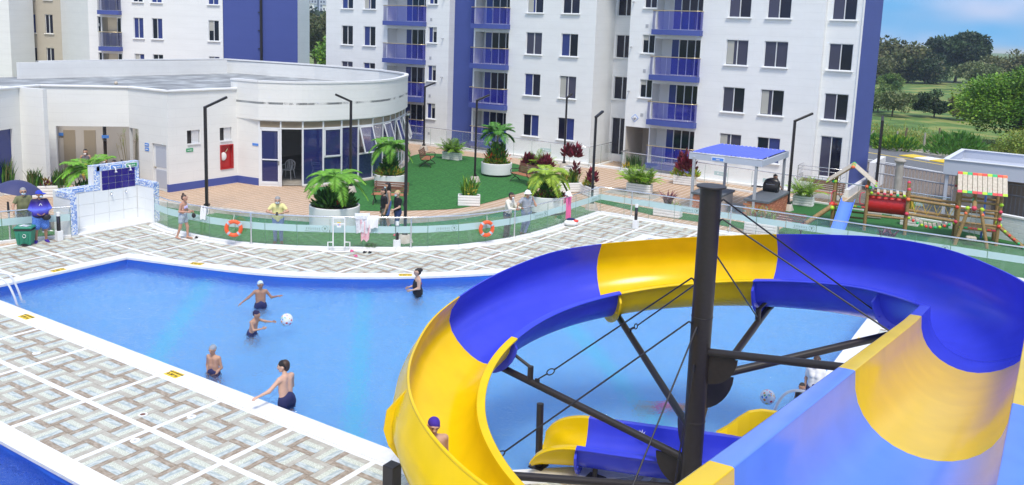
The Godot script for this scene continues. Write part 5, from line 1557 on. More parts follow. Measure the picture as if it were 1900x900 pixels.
	for q in [["hazy grey tower far away in the gap between the blocks, left", -503.0, -488.0, 60.0, 7.0], ["hazy grey tower far away in the gap between the blocks, right", -495.5, -493.0, 54.0, 7.0]]:
		var o := thing("distant_tower", q[0], "building", V(q[1], 0, q[2]), 0.57)
		part(o, "wall", B.new().box(V(0, q[3] / 2, 0), V(q[4], q[3], 8)), M.kiosk_grey)
		for k in 14:
			for j in 3: part(o, "window", B.new().box(V(-2.2 + j * 2.2, q[3] - 2.5 - k * 3.0, 4.0), V(1.2, 1.6, 0.2)), M.pane_grey)
	for q in [["pale low house far away in the gap, left of the towers' foot", -303.0, -292.0, 16.5, 4.5], ["cream low house far away in the gap, below the right tower", -296.5, -297.0, 16.0, 4.0]]:
		var o := thing("distant_house", q[0], "building", V(q[1], 0, q[2]), 0.57)
		part(o, "wall", B.new().box(V(0, q[3] / 2, 0), V(q[4], q[3], 6)), M.white_paint)
		for k in 3:
			for j in 3: part(o, "window", B.new().box(V(-1.3 + j * 1.3, q[3] - 1.6 - k * 2.6, 3.0), V(0.7, 1.1, 0.1)), M.pane_grey)
		part(o, "roof", B.new().box(V(0, q[3] + 0.1, 0), V(q[4] + 0.4, 0.2, 6.4)), M.concrete)
# ---------------------------------------------------------------- kiosk, shelter, playground
func kiosk() -> void:
	var w := thing("block_wall", "low white painted block wall at the right edge, below the grey kiosk", "wall", V(-3.45, 0, -39.35), -0.372)
	for j in 5:
		for i in 24:
			var x := i * 0.42 + (0.21 if j % 2 else 0.0)
			part(w, "block", B.new().box(V(x + 0.205, 0.10 + j * 0.185, 0), V(0.408, 0.176, 0.16), Basis.IDENTITY, 0.008), M.block_white)
	part(w, "mortar", B.new().box(V(5.1, 0.46, 0), V(10.2, 0.92, 0.135)), M.block_white)
	part(w, "wall_cap", B.new().box(V(5.1, 0.985, 0), V(10.3, 0.09, 0.22), Basis.IDENTITY, 0.012), M.white_paint)
	var o := thing("kiosk", "flat roofed grey kiosk with a deep fascia behind the low block wall", "kiosk", V(-4.1, 0, -42.3), -0.05)
	var f := B.new()
	f.box(V(5.0, 2.2, 0), V(10.2, 0.66, 0.1)); f.box(V(-0.05, 2.2, -2.4), V(0.1, 0.66, 4.7)); f.box(V(5.0, 2.2, -4.8), V(10.2, 0.66, 0.1))
	part(o, "fascia", f, M.kiosk_grey)
	var fc := B.new()
	fc.box(V(5.0, 2.545, 0), V(10.3, 0.03, 0.2)); fc.box(V(-0.05, 2.545, -2.4), V(0.2, 0.03, 4.6)); fc.box(V(5.0, 2.545, -4.8), V(10.3, 0.03, 0.2))
	part(o, "flashing", fc, M.white_metal)
	part(o, "roof", B.new().box(V(5.0, 2.1, -2.4), V(10.0, 0.06, 4.7)), M.kiosk_grey)
	var wl := B.new()
	wl.box(V(1.0, 0.95, -1.1), V(1.5, 1.9, 0.12)); wl.box(V(1.75, 0.95, -1.9), V(0.12, 1.9, 1.6)); wl.box(V(6, 0.95, -2.6), V(8.5, 1.9, 0.12))
	part(o, "wall", wl, M.kiosk_beige)
	part(o, "roof_post", B.new().box(V(0.06, 0.95, -0.12), V(0.13, 1.9, 0.13)), M.kiosk_grey)
	var g := B.new()
	g.tube([V(0.3, 0, -0.4), V(0.3, 1.15, -0.4), V(1.1, 0.9, -0.4), V(1.1, 0, -0.4)], 0.025, 6)
	part(o, "gate_frame", g, M.grey_metal)

func pergola() -> void:
	var o := thing("barbecue_shelter", "grey steel shelter with a wavy blue roof over brick counters", "shelter", V(-11.8, 0, -37.1))
	for q in [[-1.35, 2.0], [1.34, 1.9], [-1.2, -1.75], [1.5, -1.75]]: part(o, "post", B.new().box(V(q[0], 1.2, q[1]), V(0.11, 2.4, 0.11), Basis.IDENTITY, 0.008), M.grey_metal)
	var b := B.new()
	for s in [-1, 1]:
		b.box(V(0, 2.42, s * 1.95), V(3.2, 0.26, 0.08)); b.box(V(s * 1.56, 2.42, 0), V(0.08, 0.26, 3.82))
	part(o, "fascia", b, M.kiosk_grey)
	var rows := []
	for i in 65:
		var x := -1.5 + 3.0 * i / 64.0
		var y := 2.60 + 0.022 * sin(x * TAU / 0.19)
		rows.append([V(x, y, -1.9), V(x, y + 0.02, 0), V(x, y, 1.9)])
	part(o, "corrugated_roof", B.new().grid(rows), M.roof_blue)
	var fl := B.new()
	for s in [-1, 1]: fl.box(V(0, 2.58, s * 1.93), V(3.2, 0.02, 0.14)); 
	part(o, "flashing", fl, M.white_metal)
	var sg := part(o, "sign_board", B.new().box(V(-0.30, 2.40, 2.0), V(0.56, 0.17, 0.02)), M.sign_white)
	part(sg, "sign_plate", B.new().box(V(-0.30, 2.40, 2.008), V(0.50, 0.12, 0.02)), M.sign_blue)
	text(sg, "sign_text", "BBQ", 0.06, Transform3D(Basis.IDENTITY, V(-0.30, 2.395, 2.022)), M.sign_white)
	# brick counters: every brick by itself
	for c in [["left_counter", V(-12.5, 0, -35.95), 1.25, 1.7, "brick counter with a dark slate top at the left under the shelter"], ["right_counter", V(-10.35, 0, -36.75), 0.95, 3.1, "longer brick counter with a slate top carrying the grill"]]:
		var t := thing("brick_counter", c[4], "counter", c[1])
		var W: float = c[2]; var D: float = c[3]
		part(t, "mortar", B.new().box(V(0, 0.39, 0), V(W - 0.02, 0.78, D - 0.02)), M.mortar)
		part(t, "counter_top", B.new().box(V(0, 0.83, 0), V(W + 0.12, 0.1, D + 0.12), Basis.IDENTITY, 0.01), M.slate)
		var rows_n := 8
		for j in rows_n:
			var y := 0.05 + j * 0.0965
			var n := int(W / 0.25)
			for i in n:
				var bw := W / n
				var sh := bw * 0.5 if j % 2 else 0.0
				part(t, "brick", B.new().box(V(-W / 2 + bw * (i + 0.5) + (sh - bw * 0.25), y, D / 2), V(bw - 0.014, 0.082, 0.03), Basis.IDENTITY, 0.005), M.brick if (i * 7 + j * 3) % 3 else M.brick_pale)
			if c[0] == "right_counter":
				var n2 := int(D / 0.26)
				for i in n2:
					var bw := D / n2
					part(t, "brick", B.new().box(V(W / 2, y, -D / 2 + bw * (i + 0.5) + (bw * 0.25 if j % 2 else -bw * 0.25)), V(0.03, 0.082, bw - 0.014), Basis.IDENTITY, 0.005), M.brick if (i * 5 + j * 2) % 3 else M.brick_pale)
	# grill on the right counter
	var g := thing("barbecue_grill", "black barrel shaped barbecue grill with its lid up on the brick counter", "grill", V(-10.45, 0.88, -37.6))
	part(g, "grill_body", B.new().tube([V(-0.32, 0.2, 0), V(0.32, 0.2, 0)], 0.21, 16), M.black)
	part(g, "lid", B.new().ball(V(0.0, 0.38, -0.12), V(0.36, 0.22, 0.16), 8, 16), M.dark_metal)
	part(g, "side_shelf", B.new().box(V(-0.62, 0.16, 0.02), V(0.45, 0.03, 0.3)), M.black)
	for s in [-1, 1]: part(g, "leg", B.new().box(V(s * 0.25, 0.03, 0), V(0.05, 0.08, 0.3)), M.black)
	part(g, "handle", B.new().tube([V(-0.2, 0.34, 0.16), V(0.2, 0.34, 0.16)], 0.015, 6), M.steel)

func playground() -> void:
	var o := thing("play_tower", "wooden playground with two roofed towers, a red tunnel, rope bridge and blue slide", "playground", V(0, 0, 0))
	# frame: u along the tower row, w across; both towers and the tunnel stand in one line
	var A := V(-7.55, 0, -36.6)
	var ux := V(0.985, 0, -0.16).normalized(); var wz := V(0.16, 0, 0.985)
	var bs := Basis(ux, Vector3.UP, wz)
	var P := func(u: float, y: float, w: float) -> Vector3: return A + ux * u + V(0, y, 0) + wz * w
	var log_ := func(called: String, a: Vector3, c: Vector3, r := 0.06) -> MeshInstance3D: return part(o, called, B.new().tube([a, c], r, 10), M.timber)
	var cap := func(p: Vector3, m: String, r := 0.075) -> void: part(o, "end_cap", B.new().ball(p, Vector3.ONE * r, 6, 10), M[m])
	# posts of tower one (u 0..1.25), tunnel end (u 2.55), tower two (u 4.6..5.9)
	for q in [[0.0, 0.45, 1.95], [0.0, -0.45, 2.05], [1.25, 0.45, 1.85], [1.25, -0.45, 1.95], [2.75, 0.45, 1.85], [2.75, -0.45, 2.0], [4.55, 0.5, 2.1], [4.55, -0.5, 2.1], [5.95, 0.5, 2.1], [5.95, -0.5, 2.1]]:
		log_.call("post", P.call(q[0], 0, q[1]), P.call(q[0], q[2], q[1]), 0.07)
	for q in [[2.75, 1.85, 0.45, "cap_pink"], [2.75, 2.0, -0.45, "cap_pink"], [0.0, 1.92, 0.5, "cap_lime"], [-0.08, 1.92, 0.5, "cap_green"], [0.0, 2.02, -0.4, "cap_lime"], [1.2, 1.82, 0.52, "cap_orange"], [1.33, 1.8, 0.52, "cap_green"]]: cap.call(P.call(q[0], q[1], q[2]), q[3])
	# roof one: two slopes of boards, ridge across
	for s in [-1, 1]:
		for k in 6:
			var w0 := -0.55 + k * 0.22
			var a: Vector3 = P.call(0.62, 2.62, w0); var c: Vector3 = P.call(0.62 + s * 0.95, 1.86, w0)
			var d := (c - a)
			var bb := Basis(d.normalized(), wz.cross(d.normalized()), wz)
			part(o, "roof_board", B.new().box((a + c) / 2, V(d.length(), 0.03, 0.20), bb, 0.006), M.plank)
			part(o, "board_tip", B.new().box(a + d * 0.04, V(0.10, 0.036, 0.204), bb), M[["cap_green", "cap_lime", "cap_orange"][k % 3]])
			part(o, "board_tip", B.new().box(c - d * 0.04, V(0.10, 0.036, 0.204), bb), M[["cap_red", "cap_green", "cap_lime"][k % 3]])
	log_.call("rafter", P.call(0.62, 2.58, 0.6), P.call(-0.35, 1.82, 0.6), 0.04)
	cap.call(P.call(0.62, 2.58, 0.66), "cap_orange", 0.07)
	# platform and slide
	part(o, "platform", B.new().box(P.call(0.62, 0.92, 0), V(1.3, 0.07, 0.95), bs), M.timber)
	for k in 7: part(o, "platform_tip", B.new().box(P.call(0.08 + k * 0.18, 0.97, 0.48), V(0.15, 0.05, 0.05), bs), M[["cap_red", "cap_lime", "cap_green"][k % 3]])
	for y in [0.32, 0.55, 0.78]: log_.call("rung", P.call(0.0, y, -0.45), P.call(1.25, y, -0.45), 0.04)
	var sl := []
	for k in 11:
		var t := k / 10.0
		var y := 1.02 * pow(1.0 - t, 1.25) + 0.10
		var row := []
		for e in [[-0.27, 0.14], [-0.24, 0.15], [-0.21, 0.0], [0.0, -0.02], [0.21, 0.0], [0.24, 0.15], [0.27, 0.14]]: row.append(P.call(0.55 + e[0] - 0.25 * t, y + e[1], 0.5 + 1.75 * t))
		sl.append(row)
	part(o, "slide_chute", B.new().grid(sl), M.kid_blue)
	log_.call("climbing_pole", P.call(-0.05, 0.88, 0.55), P.call(-1.0, 0.12, 1.25), 0.10)
	cap.call(P.call(-0.06, 0.95, 0.5), "cap_red", 0.11); cap.call(P.call(-0.03, 0.82, 0.62), "cap_lime", 0.1); cap.call(P.call(-1.02, 0.11, 1.27), "cap_pink", 0.10)
	for q in [[1.14, 1.35], [0.06, 1.3]]: part(o, "grab_handle", B.new().tube(smooth([P.call(q[0], q[1] + 0.22, 0.5), P.call(q[0] - 0.14, q[1] + 0.16, 0.55), P.call(q[0] - 0.14, q[1] - 0.2, 0.55), P.call(q[0], q[1] - 0.26, 0.5)], 4), 0.018, 6), M.cap_pink)
	# red tunnel between the towers, slats above it
	part(o, "play_tunnel", B.new().tube([P.call(1.28, 1.12, 0.0), P.call(2.74, 1.12, 0.0)], 0.40, 24, false), M.red_plastic)
	for w in [-0.45, 0.45]: log_.call("rail", P.call(1.25, 1.52, w), P.call(2.75, 1.52, w), 0.055)
	for k in 6:
		part(o, "slat", B.new().box(P.call(1.4 + k * 0.24, 1.60, 0), V(0.10, 0.035, 1.0), bs), M.plank)
		cap.call(P.call(1.4 + k * 0.24, 1.585, 0.5), ["cap_lime", "cap_red", "cap_pink", "cap_red", "cap_green", "cap_lime"][k], 0.06)
	log_.call("beam", P.call(1.25, 0.66, 0.45), P.call(2.75, 0.66, 0.45), 0.05)
	# rope bridge
	for w in [-0.45, 0.45]:
		for y in [1.46, 0.88]: log_.call("bridge_rail", P.call(2.75, y, w), P.call(4.55, y - 0.1, w), 0.06)
		var rp := []
		for k in 9: rp.append(P.call(2.85 + k * 0.2, 1.4 if k % 2 == 0 else 0.92, w))
		part(o, "rope", B.new().tube(rp, 0.018, 5), M.rope)
	for k in 11:
		var t := k / 10.0
		var y := 0.72 - 0.28 * sin(PI * t)
		part(o, "bridge_plank", B.new().box(P.call(2.85 + 1.6 * t, y, 0), V(0.12, 0.035, 0.9), bs * Basis(V(0, 0, 1), -0.35 * cos(PI * t))), M.plank)
		cap.call(P.call(2.85 + 1.6 * t, y, 0.47), ["cap_lime", "cap_red", "cap_green", "cap_lime", "cap_red", "cap_pink", "cap_green"][k % 7], 0.06)
	for q in [[2.75, 1.46, "cap_orange"], [2.75, 0.88, "cap_pink"], [4.5, 1.36, "cap_red"], [4.5, 0.78, "cap_pink"]]: cap.call(P.call(q[0], q[1], 0.52), q[2], 0.08)
	# tower two: floor, railings, boarded roof
	part(o, "platform", B.new().box(P.call(5.25, 0.55, 0), V(1.4, 0.07, 1.05), bs), M.timber)
	for k in 8: part(o, "platform_tip", B.new().box(P.call(4.7 + k * 0.16, 0.6, 0.53), V(0.13, 0.05, 0.05), bs), M[["cap_lime", "cap_green", "cap_red", "cap_pink"][k % 4]])
	for y in [0.78, 1.06, 1.34, 1.62]:
		log_.call("rail", P.call(4.55, y, 0.5), P.call(5.95, y, 0.5), 0.045)
		cap.call(P.call(5.97, y, 0.55), ["cap_pink", "cap_lime", "cap_red", "cap_pink"][int(y * 3.6) % 4], 0.075)
	for y in [1.06, 1.62]: log_.call("rail", P.call(4.55, y, -0.5), P.call(5.95, y, -0.5), 0.045)
	for s in [-1, 1]:
		for k in 10:
			var u0 := 4.5 + k * 0.17
			var a: Vector3 = P.call(u0, 2.68, s * 0.02); var c: Vector3 = P.call(u0, 1.98, s * 0.78)
			var d := c - a
			var bb := Basis(ux, d.normalized().cross(ux), d.normalized())
			part(o, "roof_board", B.new().box((a + c) / 2, V(0.155, 0.03, d.length()), bb, 0.006), M.plank)
			part(o, "board_tip", B.new().box(a + d * 0.06, V(0.16, 0.036, 0.12), bb), M[["cap_red", "cap_lime", "cap_green", "cap_red", "cap_orange"][k % 5]])
			part(o, "board_tip", B.new().box(c - d * 0.06, V(0.16, 0.036, 0.12), bb), M[["cap_pink", "cap_lime", "cap_green", "cap_red"][k % 4]])
	part(o, "fire_pole", B.new().tube([P.call(5.5, 0.1, -0.3), P.call(5.5, 1.9, -0.3)], 0.04, 8), M.kid_blue)
	# swing beam with an A frame in front of tower two
	log_.call("swing_beam", P.call(5.1, 1.82, -0.1), P.call(5.02, 1.50, 1.15), 0.08)
	part(o, "beam_band", B.new().tube([P.call(5.07, 1.70, 0.35), P.call(5.05, 1.62, 0.65)], 0.085, 10), M.cap_green)
	cap.call(P.call(5.01, 1.49, 1.2), "cap_pink", 0.10)
	for s in [-1, 1]:
		log_.call("swing_leg", P.call(5.05 + s * 0.2, 1.45, 1.0), P.call(5.05 + s * 0.55, 0, 1.2), 0.065)
		cap.call(P.call(5.05 + s * 0.24, 1.44, 1.0), "cap_lime", 0.085); cap.call(P.call(5.05 + s * 0.27, 1.24, 1.03), "cap_orange", 0.075)
	var ch := B.new()
	for s in [-0.09, 0.09]:
		var zz := []
		for k in 24: zz.append(P.call(5.05 + s + (0.02 if k % 2 else -0.02), 1.4 - k * 0.047, 0.95))
		ch.tube(zz, 0.012, 4)
	part(o, "swing_chain", ch, M.steel)
	part(o, "swing_seat", B.new().box(P.call(5.05, 0.28, 0.95), V(0.36, 0.16, 0.26), bs, 0.03), M.plank)
	# ladder on the right
	for w in [0.35, -0.15]:
		log_.call("ladder_rail", P.call(6.0, 0.72, w), P.call(6.95, 0.0, w + 0.25), 0.06)
		cap.call(P.call(6.0, 0.78, w), "cap_lime", 0.10)
	for k in 5:
		var t := 0.2 + k * 0.17
		log_.call("rung", P.call(6.0 + 0.95 * t, 0.76 - 0.74 * t, 0.5 + 0.25 * t), P.call(6.0 + 0.95 * t, 0.76 - 0.74 * t, -0.25 + 0.25 * t), 0.035)
		cap.call(P.call(6.0 + 0.95 * t, 0.76 - 0.74 * t, 0.5 + 0.25 * t), ["cap_lime", "cap_red", "cap_red", "cap_green", "cap_green"][k], 0.055)
	# loose things under it
	for q in [["grey stone block under the red tunnel", -6.4, -39.2, 0.62, 0.32]]:
		var s := thing("stone_block", q[0], "stone", V(q[1], 0.01, q[2]), 0.3)
		part(s, "stone", B.new().box(V(0, q[4] / 2, 0), V(q[3], q[4], 0.3), Basis.IDENTITY, 0.06), M.concrete)

# ---------------------------------------------------------------- lamps, benches, planters
func lamps() -> void:
	var L := [["tall dark lamp post at the left in front of the white clubhouse wall", -27.69, -21.2, 4.2, 0.95, 0.75], ["dark lamp post before the curved glass front, its arm to the left", -26.68, -28.15, 4.16, 0.75, -2.75], ["nearest dark lamp post with its arm pointing at the camera", -18.9, -22.7, 4.5, 0.5, -1.3], ["farthest dark lamp post on the lawn beside the clubhouse corner", -32.84, -41.1, 3.95, 0.7, 0.45], ["dark lamp post at the back of the lawn before the blue wall", -24.15, -34.3, 4.1, 0.7, 0.40], ["slim dark lamp post before the ground floor windows of the block", -23.06, -41.35, 3.98, 0.5, 0.9], ["dark lamp post on the paving left of the entrance", -16.56, -32.3, 4.05, 0.55, 0.9], ["dark lamp post beside the barbecue shelter", -9.85, -38.3, 4.05, 0.9, 0.22], ["dark lamp post at the blue end wall behind the playground", -7.1, -43.3, 3.95, 0.45, 1.2]]
	var made: Node3D = null
	for q in L:
		var o := thing("lamp_post", q[0], "lamp post", V(q[1], 0, q[2]), 0.57, "dark lamp posts round the plaza")
		part(o, "concrete_foot", B.new().lathe([[0.30, 0.0], [0.19, 0.30], [0.0, 0.302]], 4), M.kerb_stone)
		part(o, "pole", B.new().box(V(0, q[3] / 2 + 0.14, 0), V(0.105, q[3] - 0.28, 0.105), Basis.IDENTITY, 0.006), M.dark_metal)
		part(o, "base_plate", B.new().box(V(0, 0.34, 0), V(0.19, 0.09, 0.19)), M.dark_metal)
		var a: float = q[5]
		var d := V(cos(a), 0.42, -sin(a)).normalized()
		if absf(a) > 2.0: d = V(cos(a), 0.40, 0.1).normalized()
		var top := V(0, q[3] - 0.03, 0)
		var side := d.cross(Vector3.UP).normalized()
		var bs := Basis(d, side.cross(d), side)
		part(o, "arm", B.new().box(top + d * (q[4] / 2 - 0.02), V(q[4] + 0.05, 0.085, 0.11), bs, 0.006), M.dark_metal)
		part(o, "led_panel", B.new().box(top + d * (q[4] * 0.72) - bs.y * 0.045, V(q[4] * 0.45, 0.012, 0.08), bs), M.white_metal)
	# deck bollards
	var bn := [["bollard light by the left shower wall, behind the man in blue", -27.75, -15.35], ["bollard light by the railing below the nearest lamp post", -18.5, -21.8], ["bollard light alone on the far deck right of the pink clothes", -13.58, -30.33]]
	for q in bn:
		var o := thing("bollard_light", q[0], "bollard light", V(q[1], 0.008, q[2]), 0.0, "bollard lights on the deck")
		part(o, "footing", B.new().box(V(0, 0.17, 0), V(0.19, 0.34, 0.19), Basis.IDENTITY, 0.01), M.white_paint)
		part(o, "pole", B.new().tube([V(0, 0.34, 0), V(0, 0.60, 0)], 0.062, 12), M.dark_metal)
		var cg := B.new()
		for k in 4: cg.tube([V(0.055 * cos(k * PI / 2), 0.60, 0.055 * sin(k * PI / 2)), V(0.055 * cos(k * PI / 2), 0.84, 0.055 * sin(k * PI / 2))], 0.012, 6)
		part(o, "cage", cg, M.dark_metal)
		part(o, "lens", B.new().tube([V(0, 0.6, 0), V(0, 0.84, 0)], 0.035, 10), M.pane_grey)
		part(o, "cap", B.new().tube([V(0, 0.84, 0), V(0, 0.97, 0)], 0.066, 12), M.white_paint)

func benches() -> void:
	var spots := [["slatted bench facing the pool, behind the three walkers", V(-23.6, 0.02, -27.3), 0.5], ["small ornate bench seen from its end beside the glass front", V(-28.95, 0.02, -36.6), 2.05], ["ornate bench turned sideways by the planters right of the lawn", V(-22.2, 0.02, -35.7), -0.35], ["long dark bench against the apartment block behind the playground", V(-9.0, 0.02, -41.75), -0.05], ["dark bench half hidden behind the glass railing near the white planter", V(-8.55, 0.02, -32.9), 0.0]]
	var proto: Node3D = null
	for s in spots:
		if proto:
			dup(proto, s[1], s[2], s[0])
			continue
		var o := thing("park_bench", s[0], "bench", s[1], s[2], "slatted park benches")
		proto = o
		for k in 5: part(o, "seat_slat", B.new().box(V(0, 0.43, -0.2 + k * 0.1), V(1.5, 0.028, 0.078), Basis.IDENTITY, 0.006), M.bench_seat)
		for k in 5: part(o, "back_slat", B.new().box(V(0, 0.52 + k * 0.088, -0.27 - k * 0.022), V(1.5, 0.07, 0.026), Basis(Vector3.RIGHT, -0.22), 0.006), M.bench_wood)
		for x in [-0.66, 0.66]:
			var f := B.new()
			f.tube(smooth([V(x, 0.0, 0.3), V(x, 0.12, 0.22), V(x, 0.26, 0.0), V(x, 0.42, 0.25)], 5), 0.022, 6)
			f.tube(smooth([V(x, 0.0, -0.32), V(x, 0.14, -0.2), V(x, 0.27, 0.0), V(x, 0.42, -0.25), V(x, 0.68, -0.32), V(x, 0.93, -0.39)], 5), 0.022, 6)
			f.tube(smooth([V(x, 0.43, 0.25), V(x, 0.60, 0.28), V(x, 0.66, 0.14), V(x, 0.63, -0.1), V(x, 0.66, -0.3)], 5), 0.02, 6)
			part(o, "iron_side", f, M.iron)

func round_planter(label: String, at: Vector3, r: float, h: float) -> Node3D:
	var o := thing("round_planter", label, "planter", at, 0.0, "big round white planters")
	part(o, "pot", B.new().lathe([[r * 0.97, 0.09], [r, 0.12], [r * 1.01, h - 0.03], [r, h], [r - 0.05, h], [r - 0.06, h - 0.08]], 40), M.white_plaster)
	part(o, "foot", B.new().tube([V(0, 0, 0), V(0, 0.09, 0)], r * 0.85, 24), M.iron)
	part(o, "soil", B.new().lathe([[r - 0.055, h - 0.08], [0.0, h - 0.05]], 24), M.soil)
	return o
func box_planter(label: String, at: Vector3, turn: float, w := 0.95, d := 0.42, h := 0.46) -> Node3D:
	var o := thing("box_planter", label, "planter", at, turn, "white slatted box planters")
	var n := 4
	for k in n:
		for s in [-1, 1]:
			part(o, "slat", B.new().box(V(0, (k + 0.5) * h / n, s * d / 2), V(w, h / n - 0.008, 0.045), Basis.IDENTITY, 0.018), M.white_paint)
			part(o, "slat", B.new().box(V(s * (w / 2 - 0.02), (k + 0.5) * h / n, 0), V(0.045, h / n - 0.008, d - 0.05), Basis.IDENTITY, 0.018), M.white_paint)
	part(o, "soil", B.new().box(V(0, h * 0.45, 0), V(w - 0.07, h * 0.86, d - 0.06)), M.soil)
	return o
func plant(called: String, label: String, at: Vector3) -> Node3D: return thing(called, label, "plant", at)
func palm(label: String, at: Vector3, trunk: float, L: float, n: int, tone := Color(0.085, 0.22, 0.02), rise := 0.55, droop := 0.62) -> Node3D:
	var o := plant("palm", label, at)
	part(o, "trunk", B.new().tube([V(0, 0, 0), V(0.02, trunk * 0.5, 0), V(0, trunk, 0)], [0.06, 0.045, 0.035], 8), M.palm_trunk)
	palm_fronds(o, V(0, trunk - 0.03, 0), L, n, tone, rise, droop)
	return o

func planters() -> void:
	var t := 0.016
	# round pots with palms
	round_planter("round white planter nearest the pool, right of the man in yellow", V(-22.35, t, -22.75), 0.92, 0.86)
	palm("arching palm in the planter nearest the pool", V(-22.35, 0.75, -22.75), 1.2, 1.4, 11, Color(0.10, 0.25, 0.022), 0.42, 0.75)
	var q := plant("leafy_plant", "broad dark leaves and red flowers round the palm nearest the pool", V(-22.35, 0.80, -22.75))
	part(q, "foliage", bush(V(0, 0.0, 0), V(0.72, 0.62, 0.72), 520, 0.30, [GREEN, DARKG, DARKG]), M.leaf)
	part(q, "flowers", bush(V(0.5, 0.15, 0.3), V(0.18, 0.25, 0.18), 36, 0.10, [Color(0.6, 0.02, 0.02)]), M.leaf)
	round_planter("round white planter beside the glass front, behind the slatted bench", V(-26.3, t, -30.4), 0.72, 0.62)
	palm("tall palm with hanging fronds before the glass front", V(-26.3, 0.5, -30.4), 1.5, 1.25, 12, Color(0.085, 0.22, 0.022), 0.55, 0.85)
	q = plant("leafy_plant", "yellow green ground leaves round the palm before the glass front", V(-26.3, 0.55, -30.4))
	part(q, "foliage", bush(V(0, 0, 0), V(0.66, 0.38, 0.66), 420, 0.22, [LIME, GREEN, YELL]), M.leaf)
	part(q, "flowers", bush(V(-0.3, 0.1, 0.35), V(0.25, 0.2, 0.2), 24, 0.10, [Color(0.55, 0.02, 0.02)]), M.leaf)
	part(q, "upright_leaves", bush(V(0.0, 0.25, 0), V(0.3, 0.75, 0.3), 160, 0.32, [GREEN, DARKG], 1.0), M.leaf)
	round_planter("round white planter at the back right of the lawn", V(-24.5, t, -36.75), 0.80, 0.68)
	palm("dark green palm at the back right of the lawn", V(-24.5, 0.55, -36.75), 1.7, 1.1, 11, Color(0.055, 0.17, 0.022), 0.72, 0.72)
	q = plant("leafy_plant", "orange flowering plants round the palm at the back of the lawn", V(-24.5, 0.6, -36.75))
	part(q, "foliage", bush(V(0, 0, 0), V(0.68, 0.25, 0.68), 360, 0.20, [LIME, GREEN, YELL]), M.leaf)
	part(q, "upright_leaves", bush(V(0, 0.15, 0), V(0.5, 0.95, 0.5), 320, 0.30, [GREEN, DARKG, LIME], 1.1), M.leaf)
	part(q, "flowers", bush(V(0.0, 0.3, 0), V(0.75, 0.4, 0.75), 70, 0.16, [Color(0.65, 0.10, 0.01), Color(0.55, 0.03, 0.02)]), M.leaf)
	round_planter("round white planter behind the man with the white helmet", V(-17.75, t, -30.55), 0.80, 0.74)
	palm("pale yellow green palm with drooping fronds behind the man with the helmet", V(-17.75, 0.62, -30.55), 0.95, 1.25, 11, Color(0.20, 0.30, 0.03), 0.6, 0.95)
	q = plant("leafy_plant", "low red flowering plants round the yellow green palm", V(-17.75, 0.66, -30.55))
	part(q, "foliage", bush(V(0, 0, 0), V(0.74, 0.32, 0.74), 420, 0.16, [GREEN, LIME, Color(0.10, 0.05, 0.02)]), M.leaf)
	part(q, "flowers", bush(V(0, 0.1, 0), V(0.74, 0.26, 0.74), 90, 0.10, [Color(0.5, 0.04, 0.02)]), M.leaf)
	part(q, "upright_leaves", bush(V(0, 0.2, 0), V(0.25, 0.6, 0.25), 90, 0.4, [GREEN], 1.0), M.leaf)
	# left group by the lobby
	round_planter("round white planter behind the shower wall", V(-32.6, 0, -19.4), 0.78, 0.60)
	palm("bright palm rising behind the shower wall", V(-32.6, 0.45, -19.4), 0.95, 1.35, 13, Color(0.11, 0.27, 0.022), 0.65, 0.78)
	q = plant("leafy_plant", "dark strap leaves round the palm behind the shower wall", V(-32.6, 0.5, -19.4))
	part(q, "foliage", blades(Vector3.ZERO, 0.5, 0.5, 90, 0.6, 0.6, 0.04, [GREEN, DARKG]), M.leaf)
	for s in [["white box planter left of the pale umbrella edge", -36.6, -18.1, 0.9, 1.0], ["white box planter above the umbrella with two spiky plants", -35.0, -18.9, 0.9, 1.6]]:
		box_planter(s[0], V(s[1], 0, s[2]), s[3], s[4], 0.42, 0.5)
	for s in [["tall spiky plant in the leftmost white planter", -36.6, -18.1, 1.25], ["spiky plant left in the planter above the umbrella", -35.3, -18.6, 0.85], ["spiky plant right in the planter above the umbrella", -34.65, -19.3, 0.85]]:
		q = plant("spiky_plant", s[0], V(s[1], 0.42, s[2]))
		part(q, "leaf_blades", blades(Vector3.ZERO, 0.32, 0.2, 80, s[3], 0.35, 0.03, [GREEN, DARKG, Color(0.14, 0.17, 0.05)]), M.leaf)
	q = plant("leafy_plant", "small red and yellow leaves between the spiky plants", V(-35.0, 0.45, -18.9))
	part(q, "foliage", bush(Vector3.ZERO, V(0.25, 0.3, 0.2), 70, 0.16, [RUST, YELL]), M.leaf)
